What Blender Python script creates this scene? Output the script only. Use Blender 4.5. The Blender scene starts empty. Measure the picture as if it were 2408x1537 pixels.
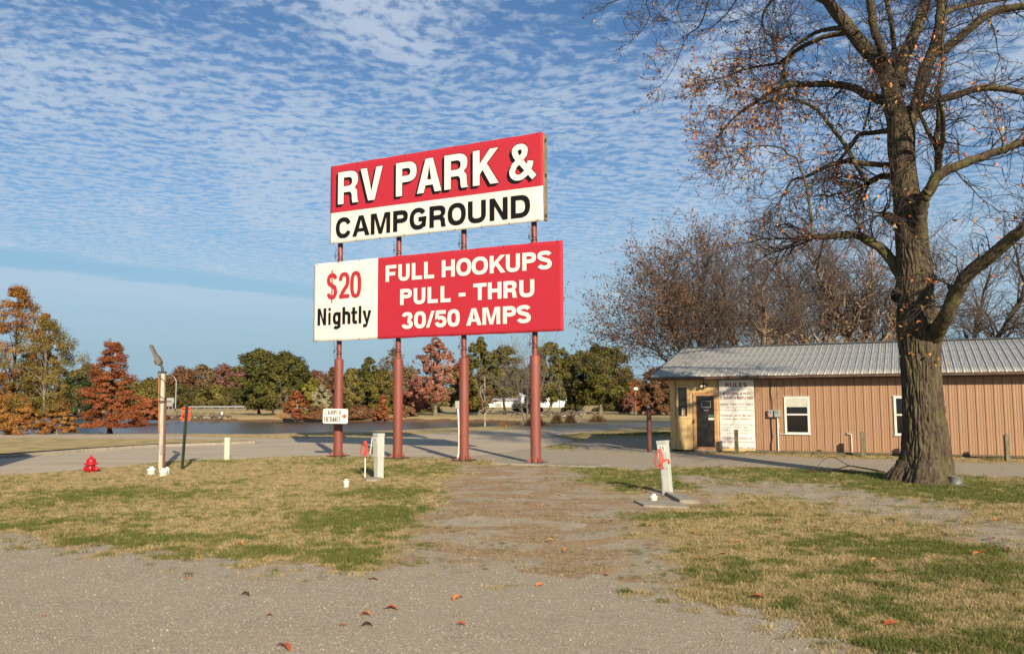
import bpy, bmesh, math, random
import numpy as np
from mathutils import Vector, Matrix
from mathutils.geometry import tessellate_polygon

random.seed(7); RNG = np.random.default_rng(7)
scene = bpy.context.scene
COL = scene.collection
PI = math.pi

# ------------------------------------------------------------------ camera, sky, sun, exposure
CAM_H, CAM_PITCH, CAM_ROLL, FOC, FW = 2.0, 0.084, 0.005, 1950.0, 2407.0
cam_data = bpy.data.cameras.new('camera'); cam = bpy.data.objects.new('camera', cam_data); COL.objects.link(cam)
cam_data.sensor_width = 36; cam_data.sensor_fit = 'HORIZONTAL'; cam_data.lens = FOC / FW * 36
cam_data.clip_start = 0.05; cam_data.clip_end = 6000
_r0 = Vector((1, 0, 0)); _u0 = Vector((0, -math.sin(CAM_PITCH), math.cos(CAM_PITCH))); _f = Vector((0, math.cos(CAM_PITCH), math.sin(CAM_PITCH)))
_r = _r0 * math.cos(CAM_ROLL) - _u0 * math.sin(CAM_ROLL); _u = _r0 * math.sin(CAM_ROLL) + _u0 * math.cos(CAM_ROLL)
cam.matrix_world = Matrix(((_r.x, _u.x, -_f.x, 0), (_r.y, _u.y, -_f.y, 0), (_r.z, _u.z, -_f.z, CAM_H), (0, 0, 0, 1)))
scene.camera = cam

SUN_EL, SUN_AZ = math.radians(22.5), math.radians(17.5)       # the sun stands behind the camera, to its right
to_sun = Vector((math.sin(SUN_AZ) * math.cos(SUN_EL), -math.cos(SUN_AZ) * math.cos(SUN_EL), math.sin(SUN_EL)))
sun_d = bpy.data.lights.new('sun', 'SUN'); sun_d.energy = 5.0; sun_d.angle = math.radians(0.53); sun_d.color = (1.0, 0.84, 0.62)
sun = bpy.data.objects.new('sun', sun_d); COL.objects.link(sun)
sun.rotation_euler = to_sun.to_track_quat('Z', 'Y').to_euler(); sun.location = (8, -20, 12)

scene.view_settings.view_transform = 'Standard'; scene.view_settings.look = 'None'
scene.view_settings.exposure = 0.74; scene.view_settings.gamma = 1.0
try: scene.view_settings.use_curve_mapping = False
except Exception: pass

class NT:
    """small helper to write node trees"""
    def __init__(s, tree): s.t = tree; s.n = tree.nodes; s.l = tree.links
    def add(s, typ, **kw):
        nd = s.n.new(typ)
        for k, v in kw.items():
            if k.startswith('i_'):
                key = k[2:]; key = int(key) if key.isdigit() else key.replace('_', ' ')
                s.set(nd, key, v)
            else: setattr(nd, k, v)
        return nd
    def set(s, nd, key, v):
        if isinstance(v, bpy.types.NodeSocket): s.l.new(v, nd.inputs[key])
        else: nd.inputs[key].default_value = v
    def math(s, op, a, b=None, c=None, clamp=False):
        nd = s.n.new('ShaderNodeMath'); nd.operation = op; nd.use_clamp = clamp
        s.set(nd, 0, a)
        if b is not None: s.set(nd, 1, b)
        if c is not None: s.set(nd, 2, c)
        return nd.outputs[0]
    def ss(s, x, a, b, lo=0.0, hi=1.0):
        nd = s.n.new('ShaderNodeMapRange'); nd.interpolation_type = 'SMOOTHSTEP'
        s.set(nd, 0, x); s.set(nd, 1, a); s.set(nd, 2, b); s.set(nd, 3, lo); s.set(nd, 4, hi); return nd.outputs[0]
    def noise(s, vec, scale, detail=3.0, rough=0.55, dist=0.0, out=0):
        nd = s.n.new('ShaderNodeTexNoise'); s.set(nd, 'Vector', vec); s.set(nd, 'Scale', scale)
        s.set(nd, 'Detail', detail); s.set(nd, 'Roughness', rough); s.set(nd, 'Distortion', dist); return nd.outputs[out]
    def mix(s, f, a, b, mode='MIX'):
        nd = s.n.new('ShaderNodeMix'); nd.data_type = 'RGBA'; nd.blend_type = mode
        s.set(nd, 0, f); s.set(nd, 6, a); s.set(nd, 7, b); return nd.outputs[2]
    def ramp(s, f, stops):
        nd = s.n.new('ShaderNodeValToRGB'); e = nd.color_ramp.elements
        while len(e) < len(stops): e.new(0.5)
        for q, (p, c) in zip(e, stops): q.position = p; q.color = (*c, 1) if len(c) == 3 else c
        s.set(nd, 0, f); return nd.outputs[0]
    def mapping(s, vec, scale=(1, 1, 1), rot=(0, 0, 0), loc=(0, 0, 0)):
        nd = s.n.new('ShaderNodeMapping'); s.set(nd, 0, vec); s.set(nd, 'Scale', scale); s.set(nd, 'Rotation', rot); s.set(nd, 'Location', loc); return nd.outputs[0]

world = bpy.data.worlds.new('World'); scene.world = world; world.use_nodes = True
w = NT(world.node_tree); w.n.clear()
sky = w.add('ShaderNodeTexSky'); sky.sky_type = 'NISHITA'; sky.sun_disc = False
sky.sun_elevation = SUN_EL; sky.sun_rotation = math.radians(180) - SUN_AZ; sky.altitude = 100; sky.air_density = 1.25; sky.dust_density = 0.5; sky.ozone_density = 2.2
tc = w.add('ShaderNodeTexCoord'); sp = w.add('ShaderNodeSeparateXYZ', i_0=tc.outputs['Generated'])
dx, dy, dz = sp.outputs
zz = w.math('MAXIMUM', dz, 0.02)
px = w.math('DIVIDE', dx, zz); py = w.math('DIVIDE', dy, zz)
cp = w.add('ShaderNodeCombineXYZ'); w.set(cp, 0, px); w.set(cp, 1, py); P = cp.outputs[0]
warp = w.noise(P, 0.9, 3.0, out=1)
Pw = w.add('ShaderNodeVectorMath', operation='MULTIPLY_ADD'); w.set(Pw, 0, warp); w.set(Pw, 1, (0.30, 0.30, 0)); w.set(Pw, 2, P)
Pr = w.mapping(Pw.outputs[0], rot=(0, 0, math.radians(28)), scale=(1.0, 1.25, 1))
puff = w.noise(Pr, 15.0, 3.0, 0.55)
puff2 = w.noise(w.mapping(Pw.outputs[0], rot=(0, 0, math.radians(-35)), scale=(1.3, .8, 1)), 30.0, 4.0, 0.6)
rip = w.add('ShaderNodeTexWave'); rip.wave_type = 'BANDS'; w.set(rip, 'Vector', w.mapping(Pw.outputs[0], rot=(0, 0, math.radians(62)))); w.set(rip, 'Scale', 3.4); w.set(rip, 'Distortion', 7.0); w.set(rip, 'Detail', 3.0); w.set(rip, 'Detail Scale', 2.2)
big = w.noise(w.mapping(P, loc=(3.1, 1.7, 0), rot=(0, 0, .5), scale=(1, .42, 1)), 1.15, 4.0, 0.58, 0.8)
big2 = w.noise(w.mapping(P, loc=(7.1, 4.7, 0)), 2.4, 3.0, 0.5, 0.3)
field = w.math('ADD', w.math('MULTIPLY', big, 0.70), w.math('MULTIPLY', big2, 0.34))      # large scale cover
cover = w.ss(field, 0.40, 0.64)
midband = w.math('MULTIPLY', w.ss(dz, 0.47, 0.32), w.ss(field, 0.26, 0.50))                # the deck thickens towards the horizon
cover = w.math('MAXIMUM', cover, w.math('MULTIPLY', midband, 0.70))
tex = w.math('ADD', w.math('ADD', w.math('MULTIPLY', puff, 0.60), w.math('MULTIPLY', puff2, 0.32)), w.math('MULTIPLY', w.math('SUBTRACT', rip.outputs['Fac'], .5), 0.07))
lowel = w.ss(dz, 0.03, 0.13)                                   # puffs fuse into sheets lower down
th = w.math('SUBTRACT', 0.515, w.math('MULTIPLY', cover, 0.155))
puffm = w.ss(w.math('SUBTRACT', tex, th), -0.065, 0.135)
sheet = w.math('MULTIPLY', w.ss(field, 0.30, 0.52), w.math('ADD', 0.25, w.math('MULTIPLY', puff, 0.95)))
m_hi = w.math('ADD', w.math('MULTIPLY', puffm, w.math('ADD', 0.36, w.math('MULTIPLY', cover, 0.36))), w.math('MULTIPLY', cover, 0.10))
m = w.add('ShaderNodeMix'); m.data_type = 'FLOAT'; w.set(m, 0, lowel); w.set(m, 2, w.math('MULTIPLY', sheet, 0.66)); w.set(m, 3, m_hi)
mask = m.outputs[0]
# the blue gap low on the left and the long straight edge of the next cloud bank beyond it
# signed distance (in the cloud plane) from the line through (-3.8, 6.1) and (-2.0, 8.3)
edge = w.math('ADD', w.math('MULTIPLY', w.math('ADD', px, 3.8), -0.774), w.math('MULTIPLY', w.math('SUBTRACT', py, 6.1), 0.633))
edge = w.math('ADD', edge, w.math('MULTIPLY', w.math('SUBTRACT', w.noise(P, 2.2, 5.0, 0.65), 0.5), 0.7))
leftside = w.ss(px, -0.6, -1.6)
gap = w.math('MULTIPLY', w.math('MULTIPLY', w.ss(edge, -1.0, -0.45), w.ss(edge, 0.22, -0.06)), leftside)
bank = w.math('MULTIPLY', w.math('MULTIPLY', w.ss(edge, -0.06, 0.22), w.ss(dz, 0.055, 0.12)), leftside)
mask = w.math('MULTIPLY', mask, w.math('SUBTRACT', 1.0, w.math('MULTIPLY', gap, 1.0)))
mask = w.math('MULTIPLY', mask, w.ss(dz, 0.035, 0.13))
mask = w.math('MAXIMUM', mask, w.math('MULTIPLY', w.math('MULTIPLY', bank, w.ss(edge, 5.5, 0.5, .35, 1.0)), 0.62), clamp=True)
ccol = w.mix(w.ss(dz, 0.05, 0.5), (4.3, 5.4, 6.7, 1), (4.7, 5.5, 6.7, 1))
skyc = w.mix(w.ss(dz, 0.25, 0.0, 0.0, 0.95), w.mix(1.0, sky.outputs[0], (0.50, 0.69, 0.90, 1), 'MULTIPLY'), (2.9, 4.3, 5.35, 1))
bg = w.add('ShaderNodeBackground'); w.set(bg, 0, w.mix(mask, skyc, ccol)); bg.inputs[1].default_value = 0.068
wo = w.add('ShaderNodeOutputWorld'); w.l.new(bg.outputs[0], wo.inputs[0])

# ------------------------------------------------------------------ where things stand
# the photograph was measured at 2407 px width; these turn a measured pixel into a real point
def ray(vx, vy):
    a = (vx - 1203.5) / FOC; b = (768.5 - vy) / FOC
    X = a * math.cos(CAM_ROLL) + b * math.sin(CAM_ROLL); Y = -a * math.sin(CAM_ROLL) + b * math.cos(CAM_ROLL)
    return X, math.cos(CAM_PITCH) - Y * math.sin(CAM_PITCH), math.sin(CAM_PITCH) + Y * math.cos(CAM_PITCH)
def G(vx, vy, z=0.0):
    d = ray(vx, vy); t = (z - CAM_H) / d[2]; return Vector((d[0] * t, d[1] * t, z))
def D(vx, vy, y):
    d = ray(vx, vy); t = y / d[1]; return Vector((d[0] * t, y, CAM_H + d[2] * t))

# ------------------------------------------------------------------ noise in numpy
_tab = np.random.default_rng(3).random((256, 256))
def vnoise(x, y, perx=None):
    xi = np.floor(x).astype(int); yi = np.floor(y).astype(int); fx = x - xi; fy = y - yi
    fx = fx * fx * (3 - 2 * fx); fy = fy * fy * (3 - 2 * fy)
    if perx: a0 = (xi % perx) & 255; a1 = ((xi + 1) % perx) & 255
    else: a0 = xi & 255; a1 = (xi + 1) & 255
    b0 = yi & 255; b1 = (yi + 1) & 255
    return (_tab[a0, b0] * (1 - fx) + _tab[a1, b0] * fx) * (1 - fy) + (_tab[a0, b1] * (1 - fx) + _tab[a1, b1] * fx) * fy
def fbm(x, y, o=4):
    s = 0; a = 0.5; t = 0
    for k in range(o):
        s = s + a * vnoise(x * 2 ** k + 17.3 * k, y * 2 ** k + 9.1 * k); t += a; a *= 0.5
    return s / t
def sstep(x, a, b):
    t = np.clip((x - a) / (b - a), 0, 1); return t * t * (3 - 2 * t)
def sdf(poly, x, y):
    """signed distance to a polygon, positive inside"""
    P_ = np.array(poly, float)[:, :2]; n = len(P_); d = np.full(x.shape, 1e9); ins = np.zeros(x.shape, bool)
    for i in range(n):
        a = P_[i]; b = P_[(i + 1) % n]; e = b - a; wx = x - a[0]; wy = y - a[1]
        t = np.clip((wx * e[0] + wy * e[1]) / max(e @ e, 1e-12), 0, 1)
        d = np.minimum(d, (wx - e[0] * t) ** 2 + (wy - e[1] * t) ** 2)
        c = (a[1] > y) != (b[1] > y)
        with np.errstate(divide='ignore', invalid='ignore'):
            xx = a[0] + (y - a[1]) * (b[0] - a[0]) / (b[1] - a[1] if b[1] != a[1] else 1e-12)
        ins ^= (c & (x < xx))
    d = np.sqrt(d); return np.where(ins, d, -d)

# ------------------------------------------------------------------ object helpers
def tag(o, label=None, cat=None, group=None, kind=None):
    if label: o['label'] = label
    if cat: o['category'] = cat
    if group: o['group'] = group
    if kind: o['kind'] = kind
    return o
def empty(name, loc, rz=0.0, label=None, cat=None, group=None):
    o = bpy.data.objects.new(name, None); COL.objects.link(o); o.location = loc; o.rotation_euler = (0, 0, rz)
    o.empty_display_size = 0.2
    return tag(o, label, cat, group)
def place(o, parent=None, loc=None, rot=None):
    COL.objects.link(o)
    if parent is not None: o.parent = parent
    if loc is not None: o.location = loc
    if rot is not None: o.rotation_euler = rot
    return o
def np_mesh(name, verts, faces, mats=(), smooth=False, attrs=None, midx=None):
    """verts (N,3); faces (M,k) constant k"""
    me = bpy.data.meshes.new(name); verts = np.asarray(verts, np.float32); faces = np.asarray(faces, np.int32)
    k = faces.shape[1]; me.vertices.add(len(verts)); me.vertices.foreach_set('co', verts.ravel())
    me.loops.add(faces.size); me.loops.foreach_set('vertex_index', faces.ravel())
    me.polygons.add(len(faces)); me.polygons.foreach_set('loop_start', np.arange(len(faces), dtype=np.int32) * k)
    try: me.polygons.foreach_set('loop_total', np.full(len(faces), k, np.int32))
    except Exception: pass
    if midx is not None: me.polygons.foreach_set('material_index', np.asarray(midx, np.int32))
    me.update(calc_edges=True); me.validate()
    if smooth: me.polygons.foreach_set('use_smooth', np.ones(len(me.polygons), bool))
    for kx, v in (attrs or {}).items():
        a = me.attributes.new(kx, 'FLOAT', 'POINT'); a.data.foreach_set('value', np.asarray(v, np.float32))
    for m_ in mats: me.materials.append(m_)
    return me

class MB:
    """collects simple solids; build() links them as one mesh object"""
    def __init__(s): s.v = []; s.f = []; s.m = []; s.sm = []
    def _add(s, vs, fs, mi=0, smooth=False):
        b = len(s.v); s.v += [tuple(q) for q in vs]; s.f += [tuple(b + i for i in f) for f in fs]; s.m += [mi] * len(fs); s.sm += [smooth] * len(fs); return s
    def box(s, c, d, mi=0, rot=None, bev=0.0):
        x, y, z = d[0] / 2, d[1] / 2, d[2] / 2
        if bev > 0:
            b = min(bev, x * .9, y * .9, z * .9); bm = bmesh.new(); bmesh.ops.create_cube(bm, size=1)
            for v in bm.verts: v.co = Vector((v.co.x * d[0], v.co.y * d[1], v.co.z * d[2]))
            bmesh.ops.bevel(bm, geom=list(bm.edges), offset=b, segments=1, affect='EDGES', profile=0.5)
            bm.verts.index_update(); vs = [v.co.copy() for v in bm.verts]; fs = [[v.index for v in f.verts] for f in bm.faces]; bm.free()
        else:
            vs = [Vector(q) for q in ((-x, -y, -z), (x, -y, -z), (x, y, -z), (-x, y, -z), (-x, -y, z), (x, -y, z), (x, y, z), (-x, y, z))]
            fs = [(0, 3, 2, 1), (4, 5, 6, 7), (0, 1, 5, 4), (1, 2, 6, 5), (2, 3, 7, 6), (3, 0, 4, 7)]
        if rot is not None: vs = [rot @ v for v in vs]
        return s._add([v + Vector(c) for v in vs], fs, mi)
    def lathe(s, c, prof, n=20, mi=0, rot=None, smooth=True, cap=True):
        vs = []; fs = []
        for r, z in prof:
            for k in range(n): vs.append(Vector((r * math.cos(2 * PI * k / n), r * math.sin(2 * PI * k / n), z)))
        for i in range(len(prof) - 1):
            for k in range(n): fs.append((i * n + k, i * n + (k + 1) % n, (i + 1) * n + (k + 1) % n, (i + 1) * n + k))
        if rot is not None: vs = [rot @ v for v in vs]
        vs = [v + Vector(c) for v in vs]; s._add(vs, fs, mi, smooth)
        if cap:
            if prof[-1][0] > 1e-4: s._add(vs[-n:], [tuple(range(n))], mi)
            if prof[0][0] > 1e-4: s._add(vs[:n], [tuple(reversed(range(n)))], mi)
        return s
    def tube(s, path, rad, n=8, mi=0, smooth=True, cap=True):
        path = [Vector(p) for p in path]; m_ = len(path)
        if not hasattr(rad, '__len__'): rad = [rad] * m_
        vs = []; fs = []; up = Vector((0, 0, 1)); N = None
        for i in range(m_):
            t = (path[min(i + 1, m_ - 1)] - path[max(i - 1, 0)]).normalized()
            if N is None: N = (t.cross(up) if abs(t.dot(up)) < .95 else t.cross(Vector((1, 0, 0)))).normalized()
            else: N = (N - t * N.dot(t)).normalized()
            B = t.cross(N)
            for k in range(n):
                a = 2 * PI * k / n; vs.append(path[i] + (N * math.cos(a) + B * math.sin(a)) * rad[i])
        for i in range(m_ - 1):
            for k in range(n): fs.append((i * n + k, i * n + (k + 1) % n, (i + 1) * n + (k + 1) % n, (i + 1) * n + k))
        s._add(vs, fs, mi, smooth)
        if cap: s._add(vs[:n], [tuple(reversed(range(n)))], mi); s._add(vs[-n:], [tuple(range(n))], mi)
        return s
    def prism(s, pts, axis_o, U, V, T, t, mi=0, holes=()):
        """polygon pts in the (U,V) plane from axis_o, thickness t along T; caps tessellated"""
        rings = [list(pts)] + [list(h) for h in holes]
        tri = tessellate_polygon([[Vector((p[0], p[1], 0)) for p in r] for r in rings])
        flat = [p for r in rings for p in r]; n = len(flat); O = Vector(axis_o)
        a = [O + U * p[0] + V * p[1] for p in flat]; b = [q + T * t for q in a]
        s._add(b, [tuple(q) for q in tri], mi); s._add(a, [tuple(reversed(q)) for q in tri], mi)
        o = 0
        for r in rings:
            k = len(r); s._add(a[o:o + k] + b[o:o + k], [(i, (i + 1) % k, k + (i + 1) % k, k + i) for i in range(k)], mi); o += k
        return s
    def mesh(s, name, mats):
        me = bpy.data.meshes.new(name); me.from_pydata([tuple(v) for v in s.v], [], s.f)
        for m_ in mats: me.materials.append(m_)
        for p, mi, sm in zip(me.polygons, s.m, s.sm): p.material_index = mi; p.use_smooth = sm
        bm = bmesh.new(); bm.from_mesh(me); bmesh.ops.recalc_face_normals(bm, faces=bm.faces); bm.to_mesh(me); bm.free()
        return me
    def build(s, name, mats, parent=None, loc=None, rot=None):
        if not isinstance(mats, (list, tuple)): mats = [mats]
        return place(bpy.data.objects.new(name, s.mesh(name, mats)), parent, loc, rot)
def copy_tree(o, parent=None):
    c = o.copy(); COL.objects.link(c); c.parent = parent
    for ch in list(o.children): copy_tree(ch, c)
    return c

# ------------------------------------------------------------------ materials
ALB = 0.79   # overall albedo level that goes with the exposure above
def sc_(c): return tuple(q * ALB for q in c[:3])
def mat(name, col, rough=0.7, metal=0.0, var=0.0, vscale=6.0, bump=0.0, bscale=60.0, col2=None, stretch=(1, 1, 1), spec=0.5, space='Object', dirt=None):
    m_ = bpy.data.materials.new(name); m_.use_nodes = True; t = NT(m_.node_tree); b = t.n['Principled BSDF']
    b.inputs['Roughness'].default_value = rough; b.inputs['Metallic'].default_value = metal; b.inputs['Specular IOR Level'].default_value = spec
    co = t.add('ShaderNodeTexCoord').outputs[space]; co = t.mapping(co, scale=stretch)
    col = sc_(col); col2 = sc_(col2) if col2 is not None else None
    if dirt is not None: dirt = (sc_(dirt[0]),) + tuple(dirt[1:])
    c = (*col, 1)
    if var > 0 or col2 is not None:
        n_ = t.noise(co, vscale, 5.0, 0.6)
        c2 = (*(col2 if col2 is not None else tuple(q * (1 - var) for q in col)), 1)
        c = t.mix(t.ss(n_, 0.35, 0.68), c, c2)
        if var > 0:
            n2 = t.noise(co, vscale * 7, 3.0, 0.6); v = t.math('ADD', 1 - var * .5, t.math('MULTIPLY', n2, var))
            c = t.mix(1.0, c, t.add('ShaderNodeCombineXYZ', i_0=v, i_1=v, i_2=v).outputs[0], 'MULTIPLY')
    if dirt is not None:
        dcol, dsc, d0, d1 = dirt; c = t.mix(t.ss(t.noise(co, dsc, 6.0, 0.65, 0.4), d0, d1), c, (*dcol, 1))
    t.set(b, 'Base Color', c)
    if bump > 0:
        bn = t.add('ShaderNodeBump'); bn.inputs['Strength'].default_value = bump; bn.inputs['Distance'].default_value = 0.01
        t.set(bn, 'Height', t.noise(co, bscale, 4.0)); t.set(b, 'Normal', bn.outputs[0])
    return m_
def leaf_mat(name, stops, trans=0.25, rough=0.7, attr='tint', inst=False):
    m_ = bpy.data.materials.new(name); m_.use_nodes = True; t = NT(m_.node_tree); b = t.n['Principled BSDF']; out = t.n['Material Output']
    a = t.add('ShaderNodeAttribute', attribute_name=attr); a.attribute_type = 'INSTANCER' if inst else 'GEOMETRY'
    c = t.ramp(a.outputs['Fac'], [(p_, sc_(q_)) for p_, q_ in stops]); t.set(b, 'Base Color', c); b.inputs['Roughness'].default_value = rough; b.inputs['Specular IOR Level'].default_value = 0.25
    tr = t.add('ShaderNodeBsdfTranslucent'); t.set(tr, 0, c); mx = t.add('ShaderNodeMixShader'); t.set(mx, 0, trans)
    t.l.new(b.outputs[0], mx.inputs[1]); t.l.new(tr.outputs[0], mx.inputs[2]); t.l.new(mx.outputs[0], out.inputs[0]); return m_

M = {}
M['red_paint'] = mat('red_post_paint', (0.29, 0.070, 0.045), 0.6, var=0.3, vscale=1.2, bump=0.15, stretch=(2.5, 2.5, .35), dirt=((0.17, 0.065, 0.055), 3.2, 0.50, 0.64))
M['red_paint_thin'] = mat('red_pipe_paint', (0.25, 0.055, 0.04), 0.5, var=0.35, vscale=3.0, bump=0.15, dirt=((0.10, 0.04, 0.035), 5, 0.55, 0.7))
M['rust'] = mat('rusty_brown_paint', (0.16, 0.055, 0.042), 0.65, var=0.4, vscale=3.0, bump=0.2, stretch=(1, 1, .4))
M['steel_dark'] = mat('dark_steel', (0.05, 0.035, 0.03), 0.6, var=0.3)
M['wire'] = mat('black_wire', (0.012, 0.012, 0.012), 0.6)
M['banner_red'] = mat('red_banner_vinyl', (0.50, 0.014, 0.036), 0.8, var=0.12, vscale=9, stretch=(6, 1, .25), bump=0.05, bscale=30)
M['banner_white'] = mat('white_banner_vinyl', (0.84, 0.83, 0.76), 0.8, var=0.05, vscale=1.6, bump=0.05, bscale=5, col2=(0.76, 0.73, 0.65))
M['print_white'] = mat('white_print', (0.84, 0.83, 0.76), 0.8, var=0.04, vscale=5)
M['print_black'] = mat('black_print', (0.008, 0.008, 0.010), 0.85, spec=.15)
M['print_red'] = mat('red_print', (0.50, 0.016, 0.032), 0.8, var=0.05)
M['print_maroon'] = mat('maroon_print', (0.20, 0.010, 0.020), 0.6, var=0.1)
M['print_faded'] = mat('faded_maroon_print', (0.26, 0.07, 0.06), 0.6, col2=(0.40, 0.20, 0.16), vscale=14)
M['wood_old'] = mat('weathered_timber', (0.33, 0.26, 0.17), 0.85, var=0.45, vscale=5, bump=0.5, bscale=25, stretch=(6, 6, .5), dirt=((0.10, 0.07, 0.045), 9, 0.55, 0.68))
M['wood_post'] = mat('grey_green_treated_post', (0.22, 0.20, 0.12), 0.9, var=0.5, vscale=6, bump=0.7, bscale=30, stretch=(6, 6, .6), dirt=((0.05, 0.045, 0.03), 12, 0.55, 0.66))
M['wood_pale'] = mat('pale_split_pole_wood', (0.58, 0.54, 0.44), 0.85, var=0.35, vscale=4, bump=0.5, bscale=25, stretch=(9, 9, .35), dirt=((0.16, 0.12, 0.08), 14, 0.57, 0.66))
M['wood_orange'] = mat('reddish_cedar_strip', (0.40, 0.19, 0.08), 0.8, var=0.2, stretch=(9, 9, .5))
M['lamp_grey'] = mat('grey_lamp_plastic', (0.16, 0.145, 0.125), 0.5, var=0.15)
M['lamp_dark'] = mat('dark_lamp_bracket', (0.045, 0.04, 0.04), 0.5)
M['solar'] = mat('solar_cell', (0.02, 0.025, 0.05), 0.15)
M['pvc'] = mat('white_pvc', (0.80, 0.78, 0.72), 0.4, var=0.06, vscale=20)
M['cream'] = mat('cream_painted_pipe', (0.62, 0.62, 0.44), 0.5, var=0.08, vscale=4, dirt=((0.40, 0.37, 0.24), 5, 0.6, 0.8))
M['green_steel'] = mat('dark_green_channel_post', (0.014, 0.026, 0.02), 0.5, var=0.2)
M['orange'] = mat('orange_sign', (0.75, 0.09, 0.02), 0.5, var=0.1, vscale=20)
M['hydrant'] = mat('glossy_red_hydrant_paint', (0.52, 0.012, 0.02), 0.3, var=0.2, vscale=9, bump=0.2, dirt=((0.25, 0.01, 0.015), 14, 0.58, 0.7))
M['yard_hydrant'] = mat('orange_red_cast_head', (0.55, 0.055, 0.03), 0.45, var=0.25, vscale=30, dirt=((0.30, 0.05, 0.03), 40, 0.58, 0.7))
M['galv'] = mat('galvanised_steel', (0.42, 0.44, 0.45), 0.45, metal=0.6, var=0.3, vscale=20)
M['pedestal'] = mat('pale_grey_green_cabinet_paint', (0.53, 0.57, 0.52), 0.5, var=0.1, vscale=5, dirt=((0.30, 0.28, 0.22), 9, 0.62, 0.74))
M['box_grey'] = mat('grey_metal_box', (0.36, 0.36, 0.34), 0.5, var=0.12, vscale=12)
M['concrete'] = mat('old_concrete_slab', (0.37, 0.33, 0.26), 0.9, var=0.25, vscale=5, bump=0.5, bscale=80)
M['siding'] = mat('tan_rose_metal_siding', (0.37, 0.215, 0.125), 0.5, var=0.10, vscale=1.5, stretch=(2, 2, .5), dirt=((0.31, 0.18, 0.11), 2.5, 0.58, 0.8), space='Object')
M['siding_dark'] = mat('dark_wall_behind_siding', (0.06, 0.03, 0.02), 0.9)
M['roof'] = mat('weathered_galvanised_roof', (0.50, 0.50, 0.46), 0.42, metal=0.25, var=0.32, vscale=2.0, stretch=(3, .6, 1), dirt=((0.30, 0.29, 0.26), 4, 0.50, 0.68), bump=0.1)
M['ridge'] = mat('dark_ridge_cap', (0.16, 0.17, 0.18), 0.45, metal=0.4, var=0.3)
M['gutter'] = mat('brown_gutter', (0.15, 0.10, 0.08), 0.4, var=0.3, vscale=3, dirt=((0.26, 0.20, 0.14), 4, 0.55, 0.75))
M['yellow_wood'] = mat('yellow_painted_plywood', (0.74, 0.53, 0.24), 0.7, var=0.12, vscale=3, bump=0.2, bscale=40, stretch=(3, 3, .7), dirt=((0.42, 0.25, 0.09), 3.5, 0.58, 0.78))
M['peach'] = mat('peach_door_frame_paint', (0.66, 0.36, 0.16), 0.65, var=0.12, vscale=5, dirt=((0.20, 0.11, 0.06), 22, 0.63, 0.70))
M['glass_dark'] = mat('dark_window_glass', (0.012, 0.012, 0.012), 0.06, var=0.0, spec=0.6)
M['door_dark'] = mat('dark_door_glass', (0.025, 0.022, 0.02), 0.22, col2=(0.04, 0.036, 0.032), vscale=4, spec=0.5)
M['white_frame'] = mat('white_window_frame', (0.74, 0.74, 0.70), 0.5, var=0.1, vscale=10)
M['blind'] = mat('translucent_white_blind', (0.56, 0.58, 0.48), 0.8, var=0.12, vscale=8)
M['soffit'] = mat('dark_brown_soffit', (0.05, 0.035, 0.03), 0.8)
M['green_print'] = mat('green_sticker', (0.01, 0.16, 0.07), 0.5)
M['sign_white'] = mat('white_sign_board', (0.88, 0.87, 0.80), 0.55, var=0.05, vscale=2, dirt=((0.74, 0.68, 0.56), 3.2, 0.62, 0.80))
M['foundation'] = mat('mossy_footing', (0.16, 0.13, 0.08), 0.95, var=0.4, vscale=6)
# ------------------------------------------------------------------ ground regions (plan outlines on the ground)
def poly(pts, z=0.0): return [tuple(G(a, b, z)[:2]) for a, b in pts]
LOT = poly([(-900, 1225), (0, 1258), (200, 1284), (400, 1304), (600, 1326), (740, 1337), (860, 1338), (960, 1324), (1060, 1330), (1200, 1345), (1300, 1358), (1500, 1372), (1650, 1406), (1800, 1440), (2000, 1486), (2150, 1518), (2407, 1580), (2700, 1650), (2400, 2600), (1203, 5000), (-200, 2600), (-1500, 1700)])
TRACK = poly([(1095, 1092), (1085, 1115), (1040, 1130), (1020, 1180), (1000, 1240), (978, 1290), (930, 1335), (1000, 1350), (1300, 1370), (1480, 1390), (1590, 1400), (1600, 1340), (1540, 1290), (1500, 1240), (1490, 1205), (1560, 1195), (1640, 1196), (1668, 1180), (1640, 1160), (1560, 1150), (1490, 1165), (1440, 1155), (1380, 1120), (1330, 1106), (1270, 1094)])
SEMI = poly([(1585, 1118), (1700, 1122), (1830, 1132), (1960, 1140), (2080, 1165), (2250, 1195), (2407, 1235), (2800, 1330), (3000, 1420), (2650, 1380), (2407, 1300), (2250, 1262), (2050, 1212), (1880, 1178), (1760, 1168), (1680, 1170), (1600, 1150)])
BROAD = poly([(880, 1073), (1090, 1078), (1190, 1086), (1300, 1088), (1380, 1096), (1500, 1104), (1600, 1097), (1760, 1096), (1900, 1102), (2040, 1106), (2240, 1114), (2407, 1124), (3200, 1165), (3400, 1130), (2407, 1090), (2000, 1077), (1700, 1067), (1577, 1064), (1460, 1062), (1350, 1058), (1200, 1052)])
YARD = poly([(1360, 1060), (1330, 1040), (1400, 1032), (1480, 1030), (1578, 1028), (1700, 1026), (1700, 1062), (1577, 1064), (1460, 1066)])
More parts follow.
